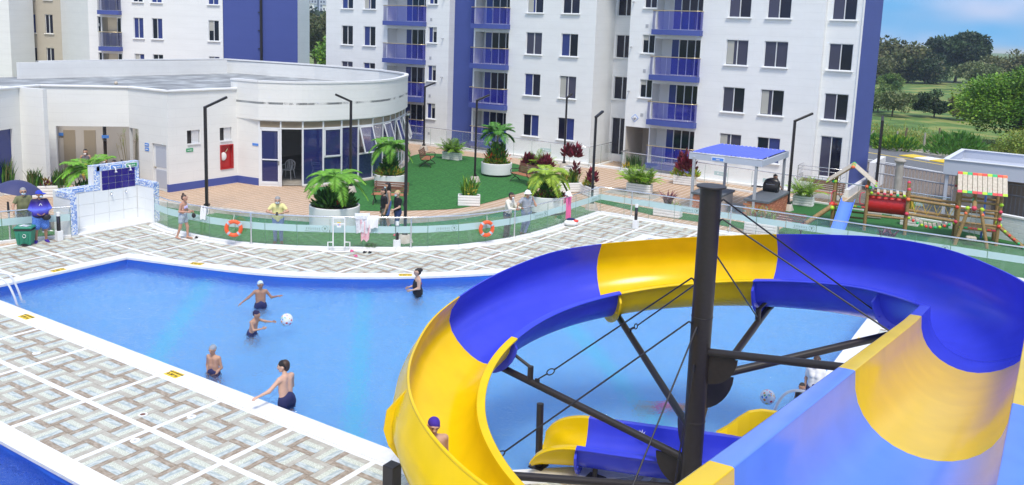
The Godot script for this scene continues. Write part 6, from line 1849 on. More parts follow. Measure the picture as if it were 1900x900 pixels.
	# boxes round the plaza: position, turn, plants
	var S := [
		["white box planter at the lawn edge, right of the nearest lamp post", -21.0, -29.45, 0.62, 0.95, "blades"],
		["white box planter with feathery palms at the far end of the lawn", -29.35, -39.35, 0.1, 1.1, "areca"],
		["white box planter with purple leaves behind the sideways bench", -23.0, -38.6, 0.0, 1.2, "mixred"],
		["white box planter of the corner pair, left one", -19.35, -35.3, 0.9, 1.1, "spider"],
		["white box planter of the corner pair, right one", -18.2, -35.2, -0.6, 1.05, "tired"],
		["small white box planter with red plumes beside the slim lamp post", -21.6, -39.6, 0.1, 0.8, "red"],
		["white box planter with stiff grey green leaves by the entrance railing", -18.95, -41.6, 0.1, 0.9, "stiff"],
		["white box planter with the bushy yellow green palm by the dark paving", -16.7, -37.5, 0.05, 1.2, "areca2"],
		["white box planter with a crimson plant before the corner of the shelter", -15.9, -41.3, 0.05, 1.1, "red2"],
		["white box planter with one purple plant behind the straight railing", -13.5, -33.35, 0.05, 1.15, "purple"],
		["white box planter with dry grass right of the mast top", -9.35, -32.75, 0.05, 1.25, "dry"],
		["small white box planter with a green shrub by the grill", -9.6, -40.0, 0.05, 0.9, "areca3"],
		["small white box planter behind the rope bridge", -5.3, -39.9, 0.0, 0.9, "stiff2"],
		["small white box planter under the rope bridge", -4.9, -38.8, 0.0, 0.7, "none"]]
	for s in S:
		box_planter(s[0], V(s[1], t, s[2]), s[3], s[4])
		if s[5] == "none": continue
		var w: float = s[4] * 0.42
		var nm: String = "plant of the " + s[0].trim_prefix("small ").trim_prefix("white ")
		var p := plant("planter_plant", {"blades": "sword leaved plant with a yellow heart at the lawn edge", "areca": "three feathery palm tufts at the far end of the lawn", "mixred": "purple and lime shrubs behind the sideways bench", "spider": "striped grassy plant in the left box of the corner pair", "tired": "red and yellow leaves in the right box of the corner pair", "red": "two crimson plumes beside the slim lamp post", "stiff": "stiff upright leaves by the entrance railing", "areca2": "dense bushy palm in front of the dark paving", "red2": "bushy crimson plant with lime leaves at its foot", "purple": "spiky purple plant behind the straight railing", "dry": "dry grass and orange leaves right of the mast top", "areca3": "light green shrub behind the grill", "stiff2": "yellow green spiky plant behind the rope bridge"}[s[5]], V(s[1], t + 0.40, s[2]))
		p.rotation.y = s[3]
		match s[5]:
			"blades":
				part(p, "leaf_blades", blades(Vector3.ZERO, 0.3, 0.12, 60, 1.0, 0.45, 0.035, [LIME, GREEN]), M.leaf)
				part(p, "yellow_leaves", bush(V(0.1, 0.1, 0.05), V(0.18, 0.4, 0.15), 50, 0.2, [Color(0.6, 0.5, 0.08)]), M.leaf)
			"areca": for x in [-0.36, 0.02, 0.34]: tuft(p, V(x, 0.02, 0), 0.85, 0.3, 18, Color(0.17, 0.34, 0.03))
			"areca2": for x in [-0.38, -0.12, 0.14, 0.4]: tuft(p, V(x, 0.02, 0), 0.95, 0.4, 20, Color(0.22, 0.40, 0.03))
			"areca3": for x in [-0.2, 0.2]: tuft(p, V(x, 0.02, 0), 0.95, 0.35, 18, Color(0.24, 0.42, 0.03))
			"mixred":
				for x in [-0.2, 0.15]: tuft(p, V(x, 0.02, 0), 0.95, 0.4, 18, Color(0.24, 0.40, 0.03))
				for x in [-0.55, 0.5]: part(p, "purple_leaves", bush(V(x, 0.0, 0.25), V(0.32, 0.55, 0.3), 150, 0.34, [RUST, Color(0.20, 0.02, 0.05)], 0.9), M.leaf)
			"spider":
				part(p, "leaf_blades", blades(Vector3.ZERO, 0.4, 0.12, 130, 0.75, 0.5, 0.03, [LIME, GREEN, YELL]), M.leaf)
				part(p, "red_plume", bush(V(0.35, 0.3, -0.1), V(0.18, 0.7, 0.18), 60, 0.26, [RUST], 1.0), M.leaf)
			"tired":
				part(p, "red_plume", bush(V(0.2, 0.2, 0), V(0.2, 0.75, 0.2), 90, 0.28, [RUST, Color(0.22, 0.02, 0.05)], 1.0), M.leaf)
				part(p, "yellow_leaves", bush(V(-0.15, 0, 0.05), V(0.35, 0.3, 0.2), 80, 0.2, [YELL, LIME]), M.leaf)
			"red": for x in [-0.25, 0.22]: part(p, "red_plume", bush(V(x, 0.55, 0), V(0.26, 0.6, 0.24), 120, 0.30, [RUST, Color(0.2, 0.02, 0.05)], 0.8), M.leaf)
			"stiff", "stiff2":
				part(p, "leaf_blades", blades(Vector3.ZERO, w, 0.14, 110, 0.85, 0.22, 0.028, [Color(0.09, 0.12, 0.06), DARKG] if s[5] == "stiff" else [YELL, LIME]), M.leaf)
				part(p, "yellow_leaves", bush(V(-0.3, 0, 0.1), V(0.2, 0.35, 0.15), 50, 0.2, [Color(0.55, 0.45, 0.05)]), M.leaf)
			"red2":
				part(p, "red_plume", bush(V(0, 0.25, 0), V(0.42, 1.0, 0.35), 260, 0.34, [RUST, Color(0.24, 0.025, 0.05)], 0.8), M.leaf)
				for x in [-0.4, 0.4]: part(p, "lime_leaves", bush(V(x, 0, 0.05), V(0.28, 0.4, 0.2), 70, 0.26, [LIME, YELL]), M.leaf)
			"purple":
				part(p, "leaf_blades", blades(Vector3.ZERO, 0.08, 0.08, 46, 0.72, 0.75, 0.045, [RUST, Color(0.16, 0.06, 0.08)]), M.leaf)
				part(p, "yellow_leaves", bush(V(0.2, -0.05, 0.05), V(0.4, 0.2, 0.15), 50, 0.16, [YELL, LIME]), M.leaf)
			"dry":
				part(p, "leaf_blades", blades(Vector3.ZERO, 0.5, 0.15, 130, 0.75, 0.7, 0.014, [Color(0.30, 0.26, 0.10), LIME]), M.leaf)
				part(p, "orange_leaves", bush(V(-0.25, 0.2, 0), V(0.15, 0.4, 0.15), 34, 0.22, [Color(0.55, 0.12, 0.03), YELL]), M.leaf)
	q = plant("papyrus", "tall papyrus with feathery heads against the lobby wall", V(-36.5, 0, -23.9))
	var pb := B.new(); var hb := B.new()
	for i in 16:
		var r := V(rng.randf_range(-0.6, 0.6), 0, rng.randf_range(-0.25, 0.25))
		var h := rng.randf_range(1.3, 2.4)
		var tp := r * 1.5 + V(0, h, 0)
		pb.tube([r, r * 1.2 + V(0, h * 0.5, 0), tp], 0.012, 5, false)
		for j in 26:
			hb.col = leaf_tone([LIME, YELL, Color(0.2, 0.12, 0.04)][i % 3], 0.2)
			var d := (rand_dir() + V(0, 0.25, 0)).normalized()
			hb.tri(tp, tp + d.cross(Vector3.UP).normalized() * 0.008 + d * 0.15, tp + d * 0.3)
	part(q, "stems", pb, M.palm_trunk)
	part(q, "heads", hb, M.leaf)
	q = plant("ground_plant", "small purple plant on the turf under the swing", V(-5.2, 0.02, -35.1))
	part(q, "leaf_blades", blades(Vector3.ZERO, 0.25, 0.2, 60, 0.5, 0.7, 0.05, [RUST, Color(0.2, 0.06, 0.08)]), M.leaf)
# ---------------------------------------------------------------- things round the pool
func pool_things() -> void:
	# lifebuoys hang on the railing posts
	for q in [["left lifebuoy, hanging on the railing post right of the walking girl", V(-22.95, 0.60, -18.62), 0.75], ["right lifebuoy, hanging on the railing post left of the man in the white shirt", V(-16.52, 0.60, -24.28), 1.05]]:
		var o := thing("lifebuoy", q[0], "lifebuoy", q[1], q[2], "orange lifebuoys on the pool railing")
		var pts := []
		for k in 29: pts.append(V(0.235 * cos(TAU * k / 28.0), 0.235 * sin(TAU * k / 28.0), 0))
		part(o, "ring", B.new().tube(pts, 0.066, 12), M.orange)
		for a in [0.6, 2.3, 3.9, 5.5]:
			var c := V(cos(a) * 0.235, sin(a) * 0.235, 0); var tg := V(-sin(a), cos(a), 0) * 0.035
			part(o, "grey_band", B.new().tube([c - tg, c + tg], 0.07, 12, false), M.kiosk_grey)
		part(o, "rope", B.new().tube([V(0, 0.25, 0.02), V(0.02, 0.46, -0.05)], 0.008, 5), M.sign_white)
	# white pipe stand with a notice
	var r := thing("notice_stand", "white plastic pipe stand with a small notice, standing before the railing", "stand", V(-19.82, 0.01, -20.38), 0.72)
	var pb := B.new()
	for s in [-1, 1]: pb.tube([V(s * 0.19, 0.12, 0), V(s * 0.19, 1.12, 0)], 0.024, 8)
	pb.tube([V(-0.19, 1.12, 0), V(0.19, 1.12, 0)], 0.024, 8).tube([V(-0.19, 0.92, 0), V(0.19, 0.92, 0)], 0.02, 8).tube([V(-0.19, 0.12, 0), V(0.19, 0.12, 0)], 0.024, 8)
	for s in [-1, 1]:
		pb.tube([V(s * 0.19, 0.3, 0), V(s * 0.36, 0.3, 0), V(s * 0.36, 0.02, 0)], 0.022, 8)
		pb.tube([V(s * 0.36, 0.03, -0.2), V(s * 0.36, 0.03, 0.25)], 0.022, 8)
	pb.tube([V(-0.36, 0.03, 0.25), V(0.36, 0.03, 0.25)], 0.022, 8)
	part(r, "pipe_frame", pb, M.white_paint)
	var nt := part(r, "notice", B.new().box(V(0, 0.90, 0.03), V(0.14, 0.18, 0.01)), M.sign_white)
	part(nt, "notice_top", B.new().box(V(0, 0.975, 0.036), V(0.12, 0.03, 0.006)), M.sign_yellow)
	part(nt, "notice_mark", B.new().box(V(-0.02, 0.90, 0.036), V(0.05, 0.03, 0.006)), M.sign_blue)
	part(nt, "notice_mark", B.new().box(V(0.03, 0.90, 0.036), V(0.04, 0.03, 0.006)), M.cap_red)
	# clothes on the railing: cloth hung over the handrail, both sides
	var hang := func(parent: Node, called: String, w: float, down: float, back: float, m: Material, sd: int, at := Vector3.ZERO) -> void:
		var rr := RandomNumberGenerator.new()
		rr.seed = sd
		var ph := rr.randf() * 6.0
		var rows := []
		for i in 19:
			var t := i / 18.0 * (down + back) - back
			var row := []
			for j in 15:
				var u := j / 14.0 - 0.5
				var fold := 0.03 * sin(u * 26.0 + ph) * minf(1.0, absf(t) * 3.0) + 0.02 * sin(u * 11.0 + t * 5.0 + ph * 2.0)
				var edge := 0.05 * sin(u * 9.0 + ph) * t
				var y := -absf(t) + edge if absf(t) > 0.04 else 0.0
				row.append(at + V(u * w * (1.0 - 0.25 * absf(t)), y + 0.035, (0.05 if t > 0 else -0.05) * minf(1.0, absf(t) * 12.0) + fold))
			rows.append(row)
		part(parent, called, B.new().grid(rows), m)
	var c := thing("hung_clothes", "heap of white spotted clothes with a pink hem hung over the railing", "clothes", V(-19.30, 1.12, -21.02), 0.72)
	var wc := print_cloth("white_print", Color(0.80, 0.82, 0.84), Color(0.80, 0.82, 0.84), Color(0.30, 0.33, 0.40), 5.0)
	hang.call(c, "white_towel", 0.55, 0.55, 0.45, wc, 3)
	hang.call(c, "white_shirt", 0.42, 0.42, 0.3, M.sign_white, 4, V(0.28, 0.04, 0.03))
	hang.call(c, "pink_cloth", 0.34, 0.82, 0.3, print_cloth("pink_print", Color(0.80, 0.80, 0.82), Color(0.75, 0.05, 0.14), Color(0.80, 0.80, 0.82), 6.0), 5, V(0.05, 0.0, -0.01))
	hang.call(c, "bundle", 0.5, 0.2, 0.25, wc, 6, V(-0.05, 0.12, 0.02))
	var tw := thing("towel", "small white towel hung on the railing above the walking girl's sandals", "towel", V(-24.45, 1.12, -18.62), 0.1)
	hang.call(tw, "cloth", 0.26, 0.46, 0.3, M.sign_white, 8)
	var pk := thing("hung_clothes", "long pink garment hung on the railing under a white cap", "clothes", V(-16.02, 1.12, -29.2), 1.5)
	hang.call(pk, "pink_garment", 0.42, 0.95, 0.3, cloth("pink", Color(0.80, 0.16, 0.36)), 9)
	var wh := thing("sun_cap", "white cap lying on the pink garment on the railing", "cap", V(-16.0, 1.2, -29.15), 1.0)
	part(wh, "crown", B.new().ball(Vector3.ZERO, V(0.13, 0.14, 0.13), 6, 14, Basis.IDENTITY, -0.1), M.sign_white)
	part(wh, "brim", B.new().box(V(0, -0.01, 0.15), V(0.18, 0.015, 0.14), Basis(Vector3.RIGHT, 0.3), 0.005), M.sign_white)
	var bg := thing("beach_bag", "white beach bag with navy and red things on the kerb under the pink garment", "bag", V(-15.72, 0.02, -29.0), 0.8)
	part(bg, "bag", B.new().ball(V(0, 0.12, 0), V(0.3, 0.14, 0.18), 8, 14), M.sign_white)
	part(bg, "navy_cloth", B.new().ball(V(-0.03, 0.24, 0), V(0.18, 0.07, 0.12), 6, 12), cloth("navy", Color(0.02, 0.025, 0.10)))
	part(bg, "red_cloth", B.new().ball(V(0.14, 0.19, 0.06), V(0.14, 0.06, 0.1), 6, 12), M.cap_red)
	# sandals and shoes
	var fl := [["pink sandal close to the railing kerb", -19.45, -20.62, 0.5, "pink"], ["pink sandal lying nearer to the pool", -18.93, -20.24, 1.2, "pink"], ["black sandal of the pair by the clothes stand, left", -19.02, -20.78, 0.3, "black"], ["black sandal of the pair by the clothes stand, right", -18.88, -20.88, 0.4, "black"], ["black sandal by the girl's front foot, left", -24.72, -18.50, 0.2, "black"], ["black sandal by the girl's front foot, right", -24.42, -18.62, 0.6, "black"], ["crumpled white and navy shoe behind the girl's back foot", -25.85, -18.42, 0.9, "white"]]
	for q in fl:
		var o := thing("sandal", q[0], "sandal", V(q[1], 0.01, q[2]), q[3])
		var m: Material = cloth("pink", Color(0.80, 0.16, 0.36)) if q[4] == "pink" else M.black if q[4] == "black" else M.sign_white
		part(o, "sole", B.new().ball(V(0, 0.012, 0), V(0.05, 0.016, 0.13), 4, 14), m)
		part(o, "strap", B.new().tube(smooth([V(-0.048, 0.015, 0.02), V(0, 0.06, 0.05), V(0.048, 0.015, 0.02)], 4), 0.014, 6), m)
	# bin
	var o := thing("waste_bin", "green pedal waste bin with papers on its lid beside the man in blue", "waste bin", V(-28.0, 0.008, -14.38), 0.75)
	var body := B.new()
	var rr := [[], []]
	for q in [[0.20, 0.17, 0.04, 0], [0.26, 0.22, 0.54, 1]]:
		for s in [[-1, -1], [1, -1], [1, 1], [-1, 1]]: rr[q[3]].append(V(s[0] * q[0], q[2], s[1] * q[1]))
	for k in 4: body.quad(rr[0][(k + 1) % 4], rr[0][k], rr[1][k], rr[1][(k + 1) % 4])
	for x in [-0.14, 0.0, 0.14]: body.box(V(x, 0.26, 0.205), V(0.03, 0.36, 0.03), Basis(Vector3.RIGHT, 0.1), 0.01)
	part(o, "body", body, M.bin_green)
	part(o, "rim", B.new().box(V(0, 0.53, 0), V(0.55, 0.05, 0.47), Basis.IDENTITY, 0.015), M.black)
	part(o, "lid", B.new().box(V(0, 0.60, 0), V(0.56, 0.07, 0.48), Basis.IDENTITY, 0.025), M.bin_green)
	part(o, "pedal", B.new().box(V(0.03, 0.06, 0.23), V(0.16, 0.03, 0.1)), M.black)
	var rg := []
	for k in 15: rg.append(V(0.04 + 0.05 * cos(TAU * k / 14.0), 0.34 + 0.055 * sin(TAU * k / 14.0), 0.222))
	part(o, "recycling_mark", B.new().tube(rg, 0.009, 6), M.sign_white)
	var pp := thing("papers", "white papers lying on the green bin's lid", "papers", V(-28.0, 0.645, -14.38), 0.4)
	part(pp, "sheet", B.new().box(V(0, 0.004, 0), V(0.30, 0.006, 0.22)), M.sign_white)
	part(pp, "sheet", B.new().box(V(0.05, 0.010, 0.02), V(0.22, 0.005, 0.18), Basis(Vector3.UP, 0.3)), M.kiosk_grey)
	# umbrella held behind the two men
	var um := thing("umbrella", "open navy umbrella over the seated people at the left edge", "umbrella", V(-30.5, 1.38, -15.5), 0.3)
	um.rotation.z = -0.22
	var rows := []
	for i in 7:
		var row := []
		for j in 32:
			var a := -TAU * j / 32.0
			var t := i / 6.0
			var rad := 0.72 * (1.0 - t) * (1.0 - 0.05 * absf(sin(a * 4.0)) * (1.0 - t))
			row.append(V(cos(a) * rad, 0.30 * sin(t * PI / 2) - 0.0, sin(a) * rad))
		rows.append(row)
	part(um, "canopy", B.new().grid(rows, true), M.umbrella)
	part(um, "shaft", B.new().tube([V(0, -0.5, 0), V(0, 0.36, 0)], 0.01, 6), M.steel)
	for j in 8: part(um, "rib", B.new().tube([V(0, 0.27, 0), V(cos(j * PI / 4) * 0.69, 0.0, sin(j * PI / 4) * 0.69)], 0.005, 4), M.steel)
	# pole left of the men
	var wp := thing("wrapped_post", "thin steel post with a dark wrapped top at the left railing end", "post", V(-28.72, 0, -14.25))
	part(wp, "post", B.new().tube([V(0, 0, 0), V(0, 1.1, 0)], 0.03, 8), M.steel)
	part(wp, "wrapped_top", B.new().tube([V(0, 1.0, 0), V(-0.02, 1.36, 0)], [0.04, 0.03], 8), M.black)
	# handrails of the pool steps
	for q in [["white pool handrail at the left edge of the photo", V(-23.25, 0, -11.35), 0.9, 0.62], ["white pool handrail half hidden behind the slide", V(-3.75, 0, -16.6), 3.6, 0.5]]:
		var h := thing("pool_handrail", q[0], "handrail", q[1], q[2])
		for s in [0.0, 0.5]:
			part(h, "rail", B.new().tube(smooth([V(-0.35, 0, s), V(-0.34, q[3] * 0.8, s), V(-0.15, q[3], s), V(0.12, q[3] * 0.85, s), V(0.3, 0.1, s), V(0.42, -0.5, s)], 6), 0.028, 10), M.white_metal)
			part(h, "flange", B.new().tube([V(-0.35, 0.02, s), V(-0.35, 0.045, s)], 0.06, 12), M.white_metal)
	# depth plates on the coping
	var st := [["yellow depth plate on the near coping, close to the tiles in the middle", -15.24, -10.76, 0.0], ["yellow depth plate on the near coping at the left edge", -21.1, -10.76, 0.0], ["yellow depth plate on the left pool edge by the round drain", -24.42, -13.43, PI / 2], ["yellow depth plate at the start of the curved pool edge", -21.98, -16.42, 0.35], ["yellow depth plate on the curved edge behind the woman in the pool", -16.28, -19.6, 0.72], ["yellow depth plate on the right pool edge under the blue flume", -3.66, -22.5, -PI / 2]]
	for s in st:
		var p := thing("depth_plate", s[0], "depth sign", V(s[1], 0.022, s[2]), s[3], "yellow depth plates round the pool")
		part(p, "plate", B.new().box(Vector3.ZERO, V(0.40, 0.006, 0.24)), M.sign_yellow)
		text(p, "plate_text", "PROFUNDIDAD", 0.045, Transform3D(Basis(Vector3.RIGHT, -PI / 2), V(0, 0.004, -0.06)), M.black)
		text(p, "plate_text", "0.80 m", 0.08, Transform3D(Basis(Vector3.RIGHT, -PI / 2), V(0, 0.004, 0.04)), M.black)
	# drains and caps in the deck
	var dr := [["round drain with a dark grate in the near deck bay", -14.09, -9.25, true], ["round drain with a dark grate by the left pool edge", -24.94, -13.03, true], ["white round lid in the near deck bay by the small pool", -13.28, -8.55, false], ["white round lid near the pool coping", -13.29, -9.74, false], ["white round lid in the left bay of the near deck", -18.62, -9.67, false], ["small brown drain on the far deck", -20.36, -19.55, true], ["small brown drain on the far deck near the right lifebuoy", -16.43, -23.31, true]]
	for q in dr:
		var d := thing("floor_drain" if q[3] else "inspection_cover", q[0], "drain" if q[3] else "cover", V(q[1], 0.008, q[2]))
		part(d, "ring", B.new().lathe([[0.088, 0.0], [0.085, 0.006], [0.055 if q[3] else 0.0, 0.006], [0.05 if q[3] else 0.0, 0.003]], 20), M.deck_white)
		if q[3]: part(d, "grate", B.new().lathe([[0.056, 0.0], [0.055, 0.004], [0.0, 0.004]], 16), M.bench_wood)
	# beach balls
	var bt := img_tex(128, 64, func(x, y):
		var h := hash(Vector2i(x / 11, y / 9)) % 10
		var dx := fposmod(x, 11.0) - 5.5; var dy := fposmod(y, 9.0) - 4.5
		var inside := dx * dx * 0.05 + dy * dy * 0.09 < 1.0
		if not inside or h < 4: return Color(0.72, 0.78, 0.84)
		return [Color(0.7, 0.06, 0.05), Color(0.8, 0.55, 0.05), Color(0.1, 0.45, 0.2), Color(0.75, 0.15, 0.35), Color(0.85, 0.3, 0.05), Color(0.1, 0.3, 0.7)][h - 4])
	var bm := mat("ball_print", Color(1, 1, 1), 0.12)
	bm.albedo_texture = bt
	for q in [["spotted beach ball floating left of the slide, near the boys", V(-15.91, 0.06, -14.52)], ["spotted beach ball floating under the slide's blue flume", V(-4.55, 0.07, -17.4)]]:
		var bl := thing("beach_ball", q[0], "beach ball", q[1], 0.6, "spotted beach balls in the pool")
		part(bl, "skin", B.new().ball(Vector3.ZERO, Vector3.ONE * 0.16, 14, 24, Basis(V(1, 0, 0), 0.7)), bm)
	var sb := thing("grass_sweeper", "small green clump lying on the turf strip by the clothes stand", "clump", V(-19.2, 0.02, -21.3))
	part(sb, "foliage", bush(Vector3.ZERO, V(0.16, 0.12, 0.16), 120, 0.12, [DARKG, GREEN]), M.leaf)

# ---------------------------------------------------------------- people
# bones: [a, b, radius at a, radius at b]; their smooth union is meshed as surface nets
func nets(bones: Array, cell: float, k: float, out: B, col := Color.WHITE) -> void:
	var lo := Vector3.INF; var hi := -Vector3.INF
	for q in bones:
		var r: float = maxf(q[2], q[3])
		lo = lo.min(q[0].min(q[1]) - Vector3.ONE * r); hi = hi.max(q[0].max(q[1]) + Vector3.ONE * r)
	lo -= Vector3.ONE * cell * 2.5; hi += Vector3.ONE * cell * 2.5
	var nx := int((hi.x - lo.x) / cell) + 1; var ny := int((hi.y - lo.y) / cell) + 1; var nz := int((hi.z - lo.z) / cell) + 1
	var sy := nx; var sz := nx * ny
	var f := PackedFloat32Array()
	f.resize(nx * ny * nz); f.fill(1.0)
	for q in bones:
		var a: Vector3 = q[0]; var b: Vector3 = q[1]
		var ra: float = q[2]; var rb: float = q[3]
		var m := maxf(ra, rb) + maxf(cell * 2.0, k)
		var ab := b - a
		var l2 := maxf(ab.length_squared(), 1e-8)
		var p0 := (a.min(b) - Vector3.ONE * m - lo) / cell; var p1 := (a.max(b) + Vector3.ONE * m - lo) / cell
		for z in range(maxi(0, int(p0.z)), mini(nz, int(p1.z) + 2)):
			for y in range(maxi(0, int(p0.y)), mini(ny, int(p1.y) + 2)):
				var i := z * sz + y * sy + maxi(0, int(p0.x))
				for x in range(maxi(0, int(p0.x)), mini(nx, int(p1.x) + 2)):
					var p := lo + Vector3(x, y, z) * cell - a
					var t := clampf(p.dot(ab) / l2, 0.0, 1.0)
					var d := (p - ab * t).length() - ra - (rb - ra) * t
					var o := f[i]
					var h := maxf(k - absf(o - d), 0.0)
					f[i] = minf(o, d) - h * h * 0.25 / k
					i += 1
	var id := {}
	var base := out.v.size()
	var cnt := base
	var offs := [0, 1, sy, sy + 1, sz, sz + 1, sz + sy, sz + sy + 1]
	for z in nz - 1:
		for y in ny - 1:
			for x in nx - 1:
				var i := z * sz + y * sy + x
				var f0 := f[i]
				if f0 > cell * 1.8 or f0 < -cell * 1.8: continue
				var v := [f0, f[i + 1], f[i + sy], f[i + sy + 1], f[i + sz], f[i + sz + 1], f[i + sz + sy], f[i + sz + sy + 1]]
				var neg := 0
				for c in v:
					if c < 0.0: neg += 1
				if neg == 0 or neg == 8: continue
				var s := Vector3.ZERO; var w := 0
				for e in [[0, 1], [2, 3], [4, 5], [6, 7], [0, 2], [1, 3], [4, 6], [5, 7], [0, 4], [1, 5], [2, 6], [3, 7]]:
					var a: float = v[e[0]]; var b: float = v[e[1]]
					if (a < 0.0) != (b < 0.0):
						var t := a / (a - b)
						var pa := Vector3(e[0] & 1, (e[0] >> 1) & 1, e[0] >> 2); var pb := Vector3(e[1] & 1, (e[1] >> 1) & 1, e[1] >> 2)
						s += pa.lerp(pb, t); w += 1
				var g := Vector3(v[1] + v[3] + v[5] + v[7] - v[0] - v[2] - v[4] - v[6], v[2] + v[3] + v[6] + v[7] - v[0] - v[1] - v[4] - v[5], v[4] + v[5] + v[6] + v[7] - v[0] - v[1] - v[2] - v[3])
				out.v.append(lo + (Vector3(x, y, z) + s / w) * cell); out.n.append(g.normalized()); out.t.append(Vector2.ZERO); out.c.append(col)
				id[i] = cnt
				cnt += 1
	for i in id:
		var neg := f[i] < 0.0
		for ax in 3:
			var st: int = [1, sy, sz][ax]; var s1: int = [sy, sz, 1][ax]; var s2: int = [sz, 1, sy][ax]
			if (f[i + st] < 0.0) == neg: continue
			if not (id.has(i - s1) and id.has(i - s2) and id.has(i - s1 - s2)): continue
			var a: int = id[i]; var b: int = id[i - s1]; var c: int = id[i - s1 - s2]; var d: int = id[i - s2]
			# inside at i: the outward side looks along the axis
			if neg: out.ix.append_array([a, d, c, a, c, b])
			else: out.ix.append_array([a, b, c, a, c, d])
var hand_l: B
var hand_r: B
var head_m: B
func make_parts() -> void:
	for side in [1.0, -1.0]:
		var bn := [[V(0, 0.01, 0), V(0, -0.05, 0.012), 0.024, 0.022], [V(0, -0.02, -0.012), V(0, -0.07, -0.02), 0.017, 0.017], [V(0, -0.02, 0.012), V(0, -0.07, 0.024), 0.017, 0.016]]
		for k in 4:
			var z := 0.030 - k * 0.018
			var L: float = [0.062, 0.070, 0.064, 0.050][k]
			var a := V(0, -0.075, z); var b := a + V(-side * 0.006, -L * 0.5, 0); var c := b + V(-side * 0.02, -L * 0.45, 0)
			bn.append([a, b, 0.0095, 0.0088]); bn.append([b, c, 0.0088, 0.0075])
		bn.append([V(-side * 0.005, -0.02, 0.022), V(-side * 0.016, -0.055, 0.05), 0.014, 0.010]); bn.append([V(-side * 0.016, -0.055, 0.05), V(-side * 0.026, -0.085, 0.056), 0.010, 0.008])
		var hb := B.new()
		nets(bn, 0.0075, 0.008, hb)
		if side > 0: hand_l = hb
		else: hand_r = hb
	head_m = B.new()
	nets([[V(0, 0.035, -0.02), V(0, 0.03, 0.0), 0.088, 0.086], [V(0, -0.01, 0.03), V(0, 0.02, 0.03), 0.062, 0.066], [V(0, -0.05, 0.035), V(0, -0.078, 0.05), 0.052, 0.028], [V(-0.045, -0.045, 0.01), V(-0.02, -0.075, 0.045), 0.026, 0.022], [V(0.045, -0.045, 0.01), V(0.02, -0.075, 0.045), 0.026, 0.022], [V(0, 0.012, 0.092), V(0, -0.022, 0.106), 0.009, 0.014], [V(-0.012, -0.025, 0.098), V(0.012, -0.025, 0.098), 0.009, 0.009], [V(-0.036, 0.028, 0.086), V(0.036, 0.028, 0.086), 0.012, 0.012], [V(-0.084, 0.012, -0.005), V(-0.082, -0.02, -0.002), 0.018, 0.012], [V(0.084, 0.012, -0.005), V(0.082, -0.02, -0.002), 0.018, 0.012]], 0.0085, 0.018, head_m)
	for s in [-1, 1]:
		head_m.col = Color(1.3, 1.5, 1.7)
		head_m.ball(V(s * 0.032, 0.008, 0.084), V(0.014, 0.009, 0.010), 5, 8)
		head_m.col = Color(0.05, 0.05, 0.06)
		head_m.ball(V(s * 0.032, 0.008, 0.090), V(0.007, 0.0075, 0.007), 5, 8)
		head_m.box(V(s * 0.034, 0.031, 0.097), V(0.034, 0.008, 0.008), Basis(Vector3(0, 0, 1), -s * 0.12))
	head_m.col = Color(0.75, 0.42, 0.42)
	head_m.ball(V(0, -0.052, 0.090), V(0.024, 0.009, 0.010), 5, 10)
const TAN := Color(0.50, 0.29, 0.19)
const BROWN := Color(0.38, 0.205, 0.13)
const FAIR := Color(0.62, 0.39, 0.29)
func shell(parent: Node, called: String, bones: Array, grow: float, m: Material, cell := 0.021, k := 0.03) -> void:
	var b := B.new()
	nets(bones.map(func(q): return [q[0], q[1], q[2] + grow, q[3] + grow]), cell, k, b)
	part(parent, called, b, m)
func cut(q: Array, t: float) -> Array: return [q[0], q[0].lerp(q[1], t), q[2], lerpf(q[2], q[3], t)]
